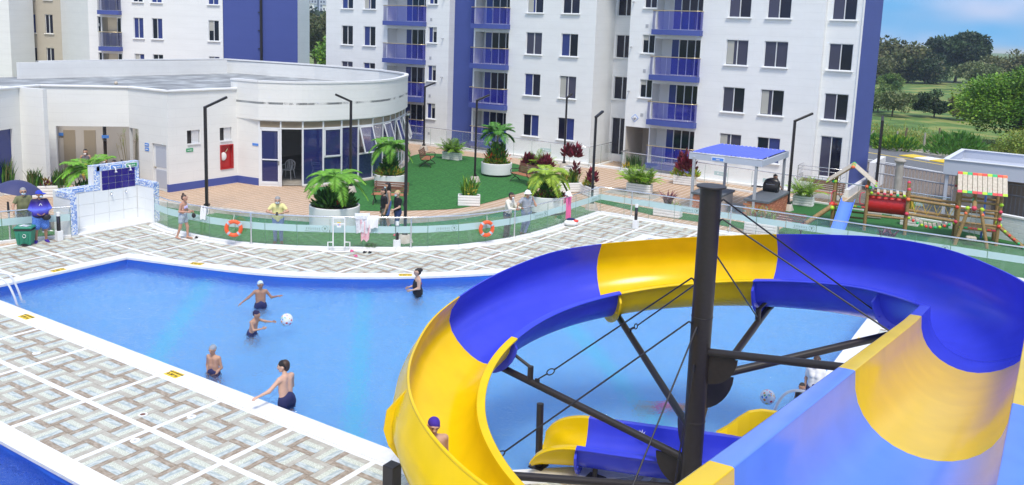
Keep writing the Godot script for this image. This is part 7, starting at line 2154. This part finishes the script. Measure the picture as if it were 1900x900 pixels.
# facing: 0 looks at the camera, 90 to the right of the picture, -90 to the left
func person(label: String, at: Vector3, facing: float, h: float, pose: Dictionary, look: Dictionary, group := "") -> Node3D:
	if hand_l == null: make_parts()
	var o := thing("person", label, "person", at, atan2(-at.x, -at.z) + deg_to_rad(facing), group)
	var fat: float = look.get("fat", 1.0)
	var hip: Vector3 = pose.get("hip", V(0, 0.93, 0))
	var sp := Basis(Vector3.RIGHT, pose.get("lean", 0.0)) * Basis(Vector3(0, 0, 1), pose.get("tilt", 0.0)) * Basis(Vector3.UP, pose.get("twist", 0.0))
	var U := func(x: float, y: float, z: float) -> Vector3: return hip + sp * V(x, y - 0.93, z)
	var g := (fat - 1.0) * 0.1
	var torso := []
	for s in [-1.0, 1.0]:
		torso.append([U.call(s * 0.078, 1.345, 0.0), U.call(s * 0.066, 1.14, 0.008 + g * 0.3), 0.094, 0.086 + g])
		torso.append([U.call(s * 0.06, 1.14, 0.012 + g * 0.5), U.call(s * 0.066, 0.98, 0.008 + g * 0.3), 0.088 + g, 0.092 + g])
		torso.append([U.call(s * 0.03, 1.405, -0.012), U.call(s * 0.150, 1.39, -0.012), 0.052, 0.056])
	if look.get("female", false):
		for s in [-1.0, 1.0]: torso.append([U.call(s * 0.07, 1.27, 0.075), U.call(s * 0.068, 1.25, 0.085), 0.055, 0.05])
	var pelvis := []
	for s in [-1.0, 1.0]: pelvis.append([hip + V(s * 0.068, 0.02, -0.005), hip + V(s * 0.082, -0.05, -0.01), 0.100 + g * 0.7, 0.095 + g * 0.6])
	var neck := [U.call(0, 1.41, -0.015), U.call(0, 1.53, 0.012), 0.050, 0.047]
	var arms := []; var legs := []; var feet := []; var wr := []
	for s in [1.0, -1.0]:
		var key := "L" if s > 0 else "R"
		var sh: Vector3 = U.call(s * 0.178, 1.385, -0.012)
		var a: Array = pose.get(key + "A", [V(s * 0.05, -0.28, -0.03), V(s * 0.0, -0.235, 0.07)])
		var el: Vector3 = sh + a[0]; var w: Vector3 = el + a[1]
		arms.append([sh, el, 0.049 + g * 0.25, 0.038 + g * 0.15]); arms.append([el, w, 0.038 + g * 0.12, 0.027])
		wr.append([el, w, s])
		var hj := hip + V(s * 0.09, -0.05, -0.005)
		var l: Array = pose.get(key + "L", [V(s * 0.012, -0.42, 0.03), V(0, -0.405, -0.045)])
		var kn: Vector3 = hj + l[0]; var an: Vector3 = kn + l[1]
		legs.append([hj, kn, 0.088 + g * 0.5, 0.056 + g * 0.2]); legs.append([kn, an, 0.055 + g * 0.1, 0.036])
		var fd: Vector3 = pose.get(key + "F", V(s * 0.04, -0.052, 0.16))
		feet.append([an + V(0, -0.01, -0.03), an + fd, 0.040, 0.028])
	var sc := h / 1.7
	var body := B.new()
	var skin: Color = look.get("skin", TAN)
	nets(torso + pelvis + [neck] + arms + legs + feet, 0.0195, 0.035, body, skin)
	for q in wr:
		var d: Vector3 = (q[1] - q[0]).normalized()
		if pose.has("hand_dir"): d = (d * 0.4 + pose["hand_dir"] * 0.6).normalized()
		var fw := V(0, 0, 1)
		if absf(d.dot(fw)) > 0.85: fw = V(0, 1, 0) if pose.get("thumb_up", true) else V(-q[2], 0, 0)
		var x := fw.cross(-d).cross(fw).normalized()
		var yb := -d
		var xb := yb.cross(fw).normalized()
		body.append(hand_l if q[2] > 0 else hand_r, Transform3D(Basis(xb, yb, xb.cross(yb)), q[1] + d * 0.012), skin)
	var hp: Vector3 = U.call(0, 1.605, 0.03) + V(0, 0, pose.get("head_fwd", 0.0))
	var hb := Basis(Vector3.UP, deg_to_rad(pose.get("head_yaw", 0.0))) * Basis(Vector3.RIGHT, pose.get("head_pitch", 0.0)) * Basis(Vector3(0, 0, 1), pose.get("head_tilt", 0.0))
	var hs: float = look.get("head", 1.0)
	var hx := Transform3D(hb * Basis.IDENTITY.scaled(Vector3.ONE * hs * 1.05), hp)
	body.append(head_m, hx, skin)
	for i in body.v.size(): body.v[i] *= sc
	part(o, "body", body, M.skin)
	var S := func(bones: Array) -> Array: return bones.map(func(q): return [q[0] * sc, q[1] * sc, q[2] * sc, q[3] * sc])
	var put := func(called: String, b: B, m: Material) -> void:
		for i in b.v.size(): b.v[i] = (hx * b.v[i]) * sc
		for i in b.n.size(): b.n[i] = hb * b.n[i]
		part(o, called, b, m)
	if look.has("top"):
		var t: Array = look["top"]
		var m: Material = t[1]
		match t[0]:
			"tee": shell(o, "shirt", S.call(torso + [cut(arms[0], 0.62), cut(arms[2], 0.62)] + [[hip + V(0, 0.03, 0), hip + V(0, -0.03, 0), 0.13 + g * 0.7, 0.12 + g * 0.6]]), 0.016, m)
			"long": shell(o, "shirt", S.call(torso + [arms[0], cut(arms[1], 0.92), arms[2], cut(arms[3], 0.92)] + [[hip + V(0, 0.03, 0), hip + V(0, -0.02, 0), 0.13 + g * 0.7, 0.12 + g * 0.6]]), 0.015, m)
			"tank": shell(o, "shirt", S.call(torso.filter(func(q): return q[2] > 0.053)), 0.012, m)
			"bikini":
				var bk := []
				for s in [-1.0, 1.0]:
					bk.append([U.call(s * 0.07, 1.275, 0.07), U.call(s * 0.068, 1.25, 0.085), 0.062, 0.058])
					bk.append([U.call(s * 0.13, 1.235, 0.03), U.call(s * 0.05, 1.225, -0.08), 0.03, 0.03])
					bk.append([U.call(s * 0.06, 1.31, 0.09), U.call(s * 0.02, 1.44, -0.03), 0.018, 0.016])
				shell(o, "bikini_top", S.call(bk), 0.0, m, 0.014, 0.015)
			"swimsuit": 
				shell(o, "swimsuit", S.call(torso.filter(func(q): return q[2] > 0.053).map(func(q): return cut(q, 1.0) if q[0].y < hip.y + 0.3 else [q[0].lerp(q[1], 0.25), q[1], q[2], q[3]]) + pelvis), 0.008, m)
				if t.size() > 2:
					var stp := []
					for s in [-1.0, 1.0]: stp.append([U.call(s * 0.06, 1.43, -0.03), U.call(s * 0.035, 1.22, -0.105), 0.026, 0.026])
					shell(o, "straps", S.call(stp), 0.0, t[2], 0.014, 0.01)
	if look.has("bottom"):
		var t: Array = look["bottom"]
		var lw := [[hip + V(0, 0.05, 0), hip + V(0, -0.02, 0), 0.125 + g * 0.7, 0.12 + g * 0.6]]
		var cutl := 0.78
		match t[0]:
			"trousers": shell(o, "trousers", S.call(pelvis + lw + [legs[0], cut(legs[1], 0.97), legs[2], cut(legs[3], 0.97)]), 0.017, t[1])
			"shorts", "trunks", "skirt":
				cutl = 0.80 if t[0] == "shorts" else 0.45
				shell(o, t[0], S.call(pelvis + lw + [cut([legs[0][0], legs[0][1], legs[0][2], legs[0][2] * 0.85], cutl), cut([legs[2][0], legs[2][1], legs[2][2], legs[2][2] * 0.85], cutl)]), 0.018, t[1])
	if look.has("shoes"):
		for q in feet: shell(o, "shoe", S.call([q, [q[0] + V(0, -0.01, 0.01), q[1] + V(0, -0.004, -0.02), 0.038, 0.034]]), 0.010, look["shoes"], 0.018)
	var hm: Material = look.get("hair_m", M.hair)
	var hair := []
	match look.get("hair", "short"):
		"short": hair = [[V(0, 0.055, -0.03), V(0, 0.052, 0.005), 0.088, 0.078], [V(0, 0.0, -0.055), V(0, 0.04, -0.05), 0.07, 0.08], [V(0, -0.04, -0.06), V(0, 0, -0.06), 0.05, 0.06]]
		"bun": hair = [[V(0, 0.05, -0.03), V(0, 0.045, 0.005), 0.090, 0.078], [V(0, -0.01, -0.055), V(0, 0.04, -0.05), 0.07, 0.08], [V(0, 0.135, -0.05), V(0, 0.16, -0.055), 0.045, 0.04]]
		"low_bun": hair = [[V(0, 0.05, -0.03), V(0, 0.045, 0.005), 0.090, 0.078], [V(0, -0.01, -0.055), V(0, 0.04, -0.05), 0.07, 0.08], [V(0, 0.08, -0.11), V(0, 0.07, -0.13), 0.055, 0.05]]
		"long": hair = [[V(0, 0.05, -0.03), V(0, 0.045, 0.005), 0.092, 0.08], [V(0, -0.02, -0.06), V(0, 0.04, -0.05), 0.075, 0.085], [V(0.02, -0.05, -0.07), V(0.03, -0.34, -0.10), 0.075, 0.04], [V(0.07, 0.0, -0.02), V(0.085, -0.26, -0.02), 0.035, 0.03], [V(-0.07, 0.0, -0.02), V(-0.075, -0.16, -0.04), 0.035, 0.025]]
		"tail": hair = [[V(0, 0.05, -0.03), V(0, 0.045, 0.005), 0.090, 0.078], [V(0, -0.01, -0.055), V(0, 0.04, -0.05), 0.07, 0.08], [V(0, 0.05, -0.12), V(0.04, -0.22, -0.12), 0.035, 0.03]]
	if hair:
		var b := B.new()
		nets(hair, 0.012, 0.02, b)
		put.call("hair", b, hm)
	if look.has("cap"): # swimming cap
		var b := B.new()
		nets([[V(0, 0.045, -0.022), V(0, 0.047, 0.004), 0.091, 0.086], [V(0, 0.02, -0.045), V(0, 0.05, -0.04), 0.074, 0.08]], 0.011, 0.02, b)
		put.call("swim_cap", b, look["cap"])
	if look.has("goggles"): put.call("goggles", B.new().box(V(0, 0.062, 0.075), V(0.10, 0.024, 0.03), Basis(Vector3.RIGHT, -0.5), 0.008), M.black)
	if look.has("visor_cap"):
		var b := B.new().ball(V(0, 0.035, -0.012), V(0.101, 0.112, 0.112), 7, 18, Basis.IDENTITY, 0.0)
		b.box(V(0, 0.045, 0.135), V(0.15, 0.012, 0.11), Basis(Vector3.RIGHT, 0.22), 0.005)
		put.call("cap", b, look["visor_cap"])
	if look.has("helmet"):
		var b := B.new().ball(V(0, 0.045, -0.01), V(0.118, 0.120, 0.135), 8, 20, Basis.IDENTITY, 0.0).lathe([[0.125, 0.04], [0.148, 0.035], [0.148, 0.042], [0.118, 0.055]], 20)
		b.box(V(0, 0.15, -0.01), V(0.03, 0.03, 0.2), Basis.IDENTITY, 0.01)
		put.call("helmet", b, look["helmet"])
	if look.has("mask"): 
		var my: float = look.get("mask_y", -0.045)
		put.call("face_mask", B.new().ball(V(0, my, 0.055), V(0.060, 0.048, 0.056), 7, 14), look["mask"])
	if look.has("sunglasses"): put.call("sunglasses", B.new().box(V(0, 0.012, 0.095), V(0.125, 0.034, 0.018), Basis.IDENTITY, 0.008), M.black)
	return o

func people() -> void:
	var g0 := 0.0
	var DK := -0.905
	var black := cloth("black_cloth", Color(0.012, 0.011, 0.015)); var jeans := cloth("jeans", Color(0.16, 0.22, 0.40)); var dkjeans := cloth("dark_jeans", Color(0.03, 0.05, 0.16))
	var rest := func(s: float) -> Array: return [V(s * 0.08, -0.24, 0.12), V(-s * 0.02, -0.03, 0.24)]
	# by the left railing
	person("man in an olive green shirt and mask leaning on the railing at the left edge", V(-28.95, g0, -14.85), 8, 1.70, {"lean": 0.12, "LA": [V(0.10, -0.24, 0.10), V(0.0, -0.15, 0.20)], "RA": [V(-0.14, -0.22, 0.08), V(-0.02, -0.18, 0.18)]}, {"skin": TAN, "hair": "short", "hair_m": M.hair_grey, "top": ["tee", cloth("olive", Color(0.17, 0.18, 0.085))], "bottom": ["trousers", cloth("grey_trousers", Color(0.10, 0.10, 0.12))], "mask": M.mask, "sunglasses": true, "fat": 1.3, "shoes": black})
	var shade := mat("blue_rash", Color(1, 1, 1), 0.7)
	var gr := Gradient.new()
	gr.offsets = PackedFloat32Array([0.0, 0.35, 0.62, 1.0]); gr.colors = PackedColorArray([Color(0.16, 0.05, 0.45), Color(0.45, 0.52, 1.0), Color(0.16, 0.08, 0.55), Color(0.08, 0.05, 0.14)])
	var gt := GradientTexture2D.new()
	gt.gradient = gr; gt.fill_from = Vector2(0, 1); gt.fill_to = Vector2(0, 0); gt.width = 8; gt.height = 256
	shade.albedo_texture = gt; shade.uv1_triplanar = true; shade.uv1_scale = Vector3(1, 1.55, 1); shade.uv1_offset = Vector3(0, -0.42, 0)
	var trunks := print_cloth("blue_floral", Color(0.03, 0.08, 0.40), Color(0.09, 0.25, 0.72), Color(0.22, 0.42, 0.85), 5.0)
	var blue := person("heavy man in a blue cap, blue rash shirt and floral shorts beside the green bin", V(-27.98, 0.008, -14.88), 8, 1.70, {"head_yaw": 48.0, "LA": [V(0.11, -0.25, 0.0), V(-0.17, -0.13, 0.18)], "RA": [V(-0.11, -0.25, 0.0), V(0.17, -0.13, 0.18)], "LL": [V(0.05, -0.42, 0.02), V(0.01, -0.405, -0.04)], "RL": [V(-0.05, -0.42, 0.02), V(-0.01, -0.405, -0.04)]}, {"skin": BROWN, "hair": "none", "visor_cap": cloth("cap_blue", Color(0.03, 0.06, 0.50)), "mask": M.mask, "top": ["long", shade], "bottom": ["shorts", trunks], "shoes": cloth("purple_shoe", Color(0.05, 0.02, 0.30)), "fat": 1.75})
	part(blue, "waist_bag", B.new().ball(V(0.16, 0.86, 0.19), V(0.13, 0.10, 0.07), 8, 14), M.black)
	var bs := Transform3D(Basis.IDENTITY, V(0, 1.24, 0.172))
	part(blue, "shirt_emblem", B.new().append(B.new().box(V(-0.025, 0.055, 0), V(0.016, 0.09, 0.01), Basis(Vector3(0, 0, 1), -0.5)).box(V(0.025, 0.055, 0), V(0.016, 0.09, 0.01), Basis(Vector3(0, 0, 1), 0.5)).box(V(0, -0.02, 0), V(0.16, 0.03, 0.01)), bs), M.sign_white)
	var stool := thing("low_wall_seat", "low concrete seat behind the left railing, under the two seated people", "seat", V(-30.0, 0, -15.75), 0.7)
	part(stool, "block", B.new().box(V(0, 0.2, 0), V(1.4, 0.4, 0.35), Basis.IDENTITY, 0.02), M.concrete)
	var sit := {"hip": V(0, 0.50, 0), "LL": [V(0.03, -0.02, 0.42), V(0.0, -0.40, 0.06)], "RL": [V(-0.03, -0.02, 0.42), V(0.0, -0.40, 0.06)], "LA": [V(0.06, -0.24, 0.10), V(-0.04, -0.06, 0.24)], "RA": [V(-0.06, -0.24, 0.10), V(0.04, -0.06, 0.24)], "lean": 0.1}
	person("dark haired seated person under the umbrella, behind the man in green", V(-30.3, g0, -15.72), 20, 1.66, sit, {"hair": "long", "top": ["tee", cloth("white_tee", Color(0.65, 0.66, 0.68))], "bottom": ["trousers", jeans], "female": true})
	person("dark haired seated person in a pale blue top, behind the man in blue", V(-29.65, g0, -15.7), 35, 1.50, sit, {"hair": "short", "top": ["tee", cloth("pale_blue", Color(0.38, 0.52, 0.66))], "bottom": ["trousers", dkjeans], "shoes": M.sign_white})
	# lobby
	person("woman in a grey top, mask under her chin, standing in the lobby opening", V(-36.05, 0.02, -21.28), -4, 1.60, {"head_yaw": -12.0, "LA": [V(0.07, -0.27, 0.0), V(-0.14, -0.08, 0.19)], "RA": [V(-0.07, -0.27, 0.0), V(0.12, -0.06, 0.2)]}, {"skin": TAN, "hair": "tail", "top": ["tank", cloth("grey_top", Color(0.13, 0.12, 0.14))], "bottom": ["shorts", cloth("yellow_shorts", Color(0.55, 0.42, 0.05))], "mask": M.sign_white, "mask_y": -0.075, "female": true, "shoes": black})
	var ls := thing("lobby_bench", "low bench behind the shower wall with three people on it", "bench", V(-34.5, 0, -21.75), 0.6)
	part(ls, "seat", B.new().box(V(0, 0.22, 0), V(1.5, 0.44, 0.4), Basis.IDENTITY, 0.02), M.inside_wall)
	person("seated person with tied hair and white mask, leftmost above the shower wall", V(-35.0, 0.1, -21.6), -35, 1.66, sit, {"hair": "low_bun", "top": ["tee", black], "bottom": ["trousers", black], "mask": M.sign_white})
	person("middle one of three seated people above the shower wall", V(-34.4, 0.1, -21.62), -20, 1.60, sit, {"hair": "long", "top": ["tee", black], "bottom": ["trousers", jeans]})
	person("rightmost of three seated people above the shower wall", V(-34.0, 0.1, -21.72), -30, 1.58, sit, {"hair": "bun", "top": ["tee", cloth("maroon", Color(0.10, 0.02, 0.02))], "bottom": ["trousers", jeans]})
	# on the deck
	var girl := person("barefoot girl in a lilac bikini top and patterned shorts walking along the railing", V(-24.95, 0.008, -18.12), 62, 1.52, {"lean": 0.08, "LL": [V(0.02, -0.41, 0.12), V(0.0, -0.40, 0.0)], "RL": [V(-0.02, -0.41, -0.06), V(0.0, -0.385, -0.14)], "LA": [V(0.05, -0.26, -0.02), V(-0.05, -0.05, 0.24)], "RA": [V(-0.06, -0.27, -0.04), V(0.10, -0.02, 0.26)]}, {"skin": Color(0.52, 0.29, 0.20), "hair": "bun", "hair_m": M.hair_brown, "top": ["bikini", cloth("lilac", Color(0.52, 0.50, 0.78))], "bottom": ["trunks", print_cloth("leaf_print", Color(0.62, 0.72, 0.70), Color(0.10, 0.09, 0.28), Color(0.45, 0.62, 0.55), 7.0)], "female": true})
	part(girl, "dark_pouch", B.new().ball(V(0.06, 0.83, 0.36), V(0.06, 0.09, 0.07), 6, 10), M.black)
	# behind the railing
	var yel := person("grey haired man in pale yellow shirt and mask leaning on the railing, holding a phone", V(-22.05, 0.016, -19.75), -4, 1.66, {"lean": 0.30, "hip": V(0, 0.93, -0.05), "head_pitch": 0.15, "LA": [V(0.17, -0.17, 0.16), V(-0.19, -0.03, 0.17)], "RA": [V(-0.17, -0.17, 0.16), V(0.19, -0.03, 0.17)]}, {"skin": TAN, "hair": "short", "hair_m": M.hair_grey, "top": ["tee", cloth("pale_yellow", Color(0.72, 0.68, 0.30))], "bottom": ["trousers", jeans], "mask": M.mask, "fat": 1.25, "shoes": cloth("brown_shoe", Color(0.16, 0.09, 0.05))})
	part(yel, "phone", B.new().box(V(0.0, 1.14, 0.48), V(0.07, 0.14, 0.012), Basis(Vector3.RIGHT, -0.9)), M.black)
	var walk := {"LL": [V(0.01, -0.41, 0.13), V(0.0, -0.40, -0.05)], "RL": [V(-0.01, -0.41, -0.03), V(0.0, -0.38, -0.16)]}
	var step := {"LL": [V(0.01, -0.42, 0.05), V(0.0, -0.405, -0.05)], "RL": [V(-0.01, -0.42, 0.0), V(0.0, -0.40, -0.09)]}
	person("dark haired boy in a black T shirt, left of the three walkers", V(-20.42, 0.016, -23.3), -72, 1.60, walk, {"skin": TAN, "hair": "short", "top": ["tee", black], "bottom": ["trousers", print_cloth("camo", Color(0.06, 0.06, 0.03), Color(0.16, 0.13, 0.06), Color(0.22, 0.26, 0.36), 4.0)], "shoes": cloth("grey_shoe", Color(0.35, 0.37, 0.42)), "fat": 0.95})
	person("long haired woman in denim shorts behind the two boys", V(-20.85, 0.016, -24.0), -80, 1.68, step, {"skin": TAN, "hair": "long", "top": ["tank", cloth("grey_vest", Color(0.22, 0.23, 0.25))], "bottom": ["shorts", cloth("denim", Color(0.09, 0.16, 0.42))], "mask": M.mask, "female": true, "shoes": black})
	person("boy with bleached hair in black and blue jeans, right of the three walkers", V(-19.85, 0.016, -23.4), -62, 1.60, {"LL": [V(0.01, -0.41, 0.10), V(0.0, -0.40, -0.05)], "RL": [V(-0.01, -0.41, -0.02), V(0.0, -0.39, -0.13)], "RA": [V(-0.05, -0.27, -0.04), V(0.02, -0.22, 0.12)], "LA": [V(0.05, -0.26, 0.05), V(-0.03, -0.08, 0.22)]}, {"skin": FAIR, "hair": "short", "hair_m": M.hair_blond, "top": ["tee", black], "bottom": ["trousers", dkjeans], "mask": M.mask, "shoes": M.cap_pink})
	person("man in a white long sleeved shirt and mask, leaning on the railing in talk", V(-16.62, 0.016, -25.75), 55, 1.66, {"lean": 0.22, "LA": [V(0.08, -0.24, 0.12), V(-0.04, 0.0, 0.25)], "RA": [V(-0.06, -0.22, 0.16), V(0.06, 0.0, 0.24)]}, {"skin": BROWN, "hair": "short", "top": ["long", cloth("cream", Color(0.72, 0.70, 0.60))], "bottom": ["trousers", cloth("dark_trousers", Color(0.07, 0.055, 0.055))], "mask": M.sign_white, "shoes": black})
	person("man in white helmet and grey shirt, hand at his head, leaning on the railing", V(-16.3, 0.016, -26.55), 8, 1.66, {"lean": 0.20, "LL": [V(-0.03, -0.42, 0.05), V(-0.10, -0.40, -0.02)], "RL": [V(0.0, -0.41, 0.0), V(-0.05, -0.40, -0.12)], "LA": [V(0.14, -0.20, 0.16), V(-0.10, 0.22, -0.02)], "RA": [V(-0.18, -0.17, 0.10), V(-0.05, -0.02, 0.25)], "head_yaw": 6.0}, {"skin": TAN, "hair": "short", "helmet": M.sign_white, "top": ["tee", cloth("grey_tee", Color(0.34, 0.37, 0.42))], "bottom": ["trousers", jeans], "shoes": cloth("brown_shoe", Color(0.16, 0.09, 0.05)), "fat": 1.15})
	person("man dressed in black bending over the barbecue grill", V(-10.9, 0.0, -38.9), 30, 1.68, {"lean": 0.75, "LA": [V(0.06, -0.24, 0.14), V(0.0, -0.12, 0.22)], "RA": [V(-0.12, -0.27, 0.05), V(-0.12, -0.22, 0.06)]}, {"skin": BROWN, "hair": "short", "top": ["tee", black], "bottom": ["trousers", black], "shoes": black})
	# in the pool
	var bare := func(sk: Color, cap: Material, tr: Material) -> Dictionary: return {"skin": sk, "hair": "none", "cap": cap, "bottom": ["trunks", tr]}
	var navy := cloth("navy", Color(0.02, 0.025, 0.10))
	var b1: Dictionary = bare.call(BROWN, cloth("cap_pale", Color(0.55, 0.66, 0.72)), navy)
	b1["goggles"] = true
	person("boy in a pale cap with goggles, arms spread, farthest of the boys in the pool", V(-17.72, DK, -15.24), 4, 1.44, {"head_yaw": 8.0, "RA": [V(-0.20, -0.18, 0.03), V(-0.20, -0.13, 0.03)], "LA": [V(0.16, -0.22, 0.02), V(0.20, 0.06, 0.10)]}, b1)
	person("boy in a dark navy cap holding out both arms towards the ball", V(-16.28, DK, -13.72), 58, 1.34, {"lean": 0.22, "LA": [V(0.04, -0.06, 0.26), V(0.0, 0.02, 0.25)], "RA": [V(-0.03, -0.24, 0.10), V(0.08, 0.06, 0.24)]}, bare.call(TAN, cloth("cap_navy", Color(0.015, 0.012, 0.06)), navy))
	person("small boy in a grey cap standing alone near the pool edge", V(-15.0, DK, -11.58), -38, 1.36, {"LA": [V(0.05, -0.27, -0.02), V(-0.10, -0.18, 0.12)], "RA": [V(-0.05, -0.27, -0.02), V(0.10, -0.18, 0.12)], "head_pitch": 0.1}, bare.call(TAN, cloth("cap_grey", Color(0.28, 0.31, 0.36)), navy))
	person("youth with a black cap seen from behind, one hand on the pool edge", V(-12.42, DK, -11.32), -140, 1.70, {"lean": 0.10, "twist": 0.1, "head_yaw": 40.0, "RA": [V(-0.05, -0.25, 0.05), V(0.0, -0.20, 0.1)], "LA": [V(0.20, -0.18, 0.06), V(0.24, -0.02, 0.0)]}, {"skin": FAIR, "hair": "short", "hair_m": M.hair_brown, "cap": cloth("cap_black", Color(0.012, 0.011, 0.014)), "bottom": ["trunks", navy]})
	person("black haired woman in a pink strapped black swimsuit at the far pool edge", V(-15.1, DK, -18.75), -78, 1.50, {"LA": [V(0.05, -0.26, 0.02), V(-0.05, -0.06, 0.24)], "RA": [V(-0.05, -0.26, 0.02), V(0.05, -0.06, 0.24)]}, {"skin": Color(0.56, 0.36, 0.26), "hair": "low_bun", "top": ["swimsuit", black, cloth("coral", Color(0.85, 0.16, 0.16))], "bottom": ["skirt", black], "female": true, "fat": 1.35})
	person("swimmer in pink and green stretching both arms forward, beside the mast", V(-6.25, -1.12, -16.4), 80, 1.35, {"hip": V(0, 0.86, -0.2), "lean": 1.35, "head_fwd": 0.02, "LA": [V(0.0, 0.0, 0.27), V(-0.02, 0.0, 0.25)], "RA": [V(0.0, 0.0, 0.27), V(0.02, 0.0, 0.25)], "LL": [V(0.04, -0.15, -0.38), V(0.0, -0.12, -0.38)], "RL": [V(-0.06, -0.28, -0.30), V(0.0, -0.1, -0.38)]}, {"skin": TAN, "hair": "none", "cap": cloth("cap_cyan", Color(0.25, 0.50, 0.62)), "top": ["swimsuit", print_cloth("pink_green", Color(0.75, 0.12, 0.40), Color(0.75, 0.12, 0.40), Color(0.35, 0.75, 0.12), 4.0)], "bottom": ["trunks", cloth("pink2", Color(0.75, 0.15, 0.42))]})
	person("woman in white with sunglasses and white mask, in the pool behind the flume", V(-3.95, DK, -18.95), -10, 1.50, {}, {"skin": TAN, "hair": "low_bun", "hair_m": M.hair_brown, "top": ["tee", cloth("white_tee2", Color(0.74, 0.75, 0.76))], "bottom": ["trunks", navy], "mask": M.sign_white, "sunglasses": true, "female": true})
	person("child with dark hair in the pool just below the flume's edge", V(-4.05, DK, -18.2), -30, 1.12, {}, {"skin": BROWN, "hair": "short", "top": ["tank", black], "bottom": ["trunks", black]})
	# on the slide
	person("boy in a violet swimming cap looking out over the yellow rim of the slide", V(-6.49, 1.20, -8.50), 4, 1.45, {"hip": V(0, 0.62, 0.0), "lean": 0.0, "tilt": 0.06, "head_yaw": 6.0, "head_tilt": -0.16, "head_pitch": 0.10, "LL": [V(0.02, -0.42, 0.10), V(0.0, -0.10, -0.38)], "RL": [V(-0.02, -0.42, 0.10), V(0.0, -0.10, -0.38)], "LA": [V(0.02, -0.27, -0.06), V(-0.02, -0.2, 0.1)], "RA": [V(-0.02, -0.27, -0.06), V(0.02, -0.2, 0.1)]}, bare.call(TAN, cloth("cap_violet", Color(0.05, 0.02, 0.30)), navy))
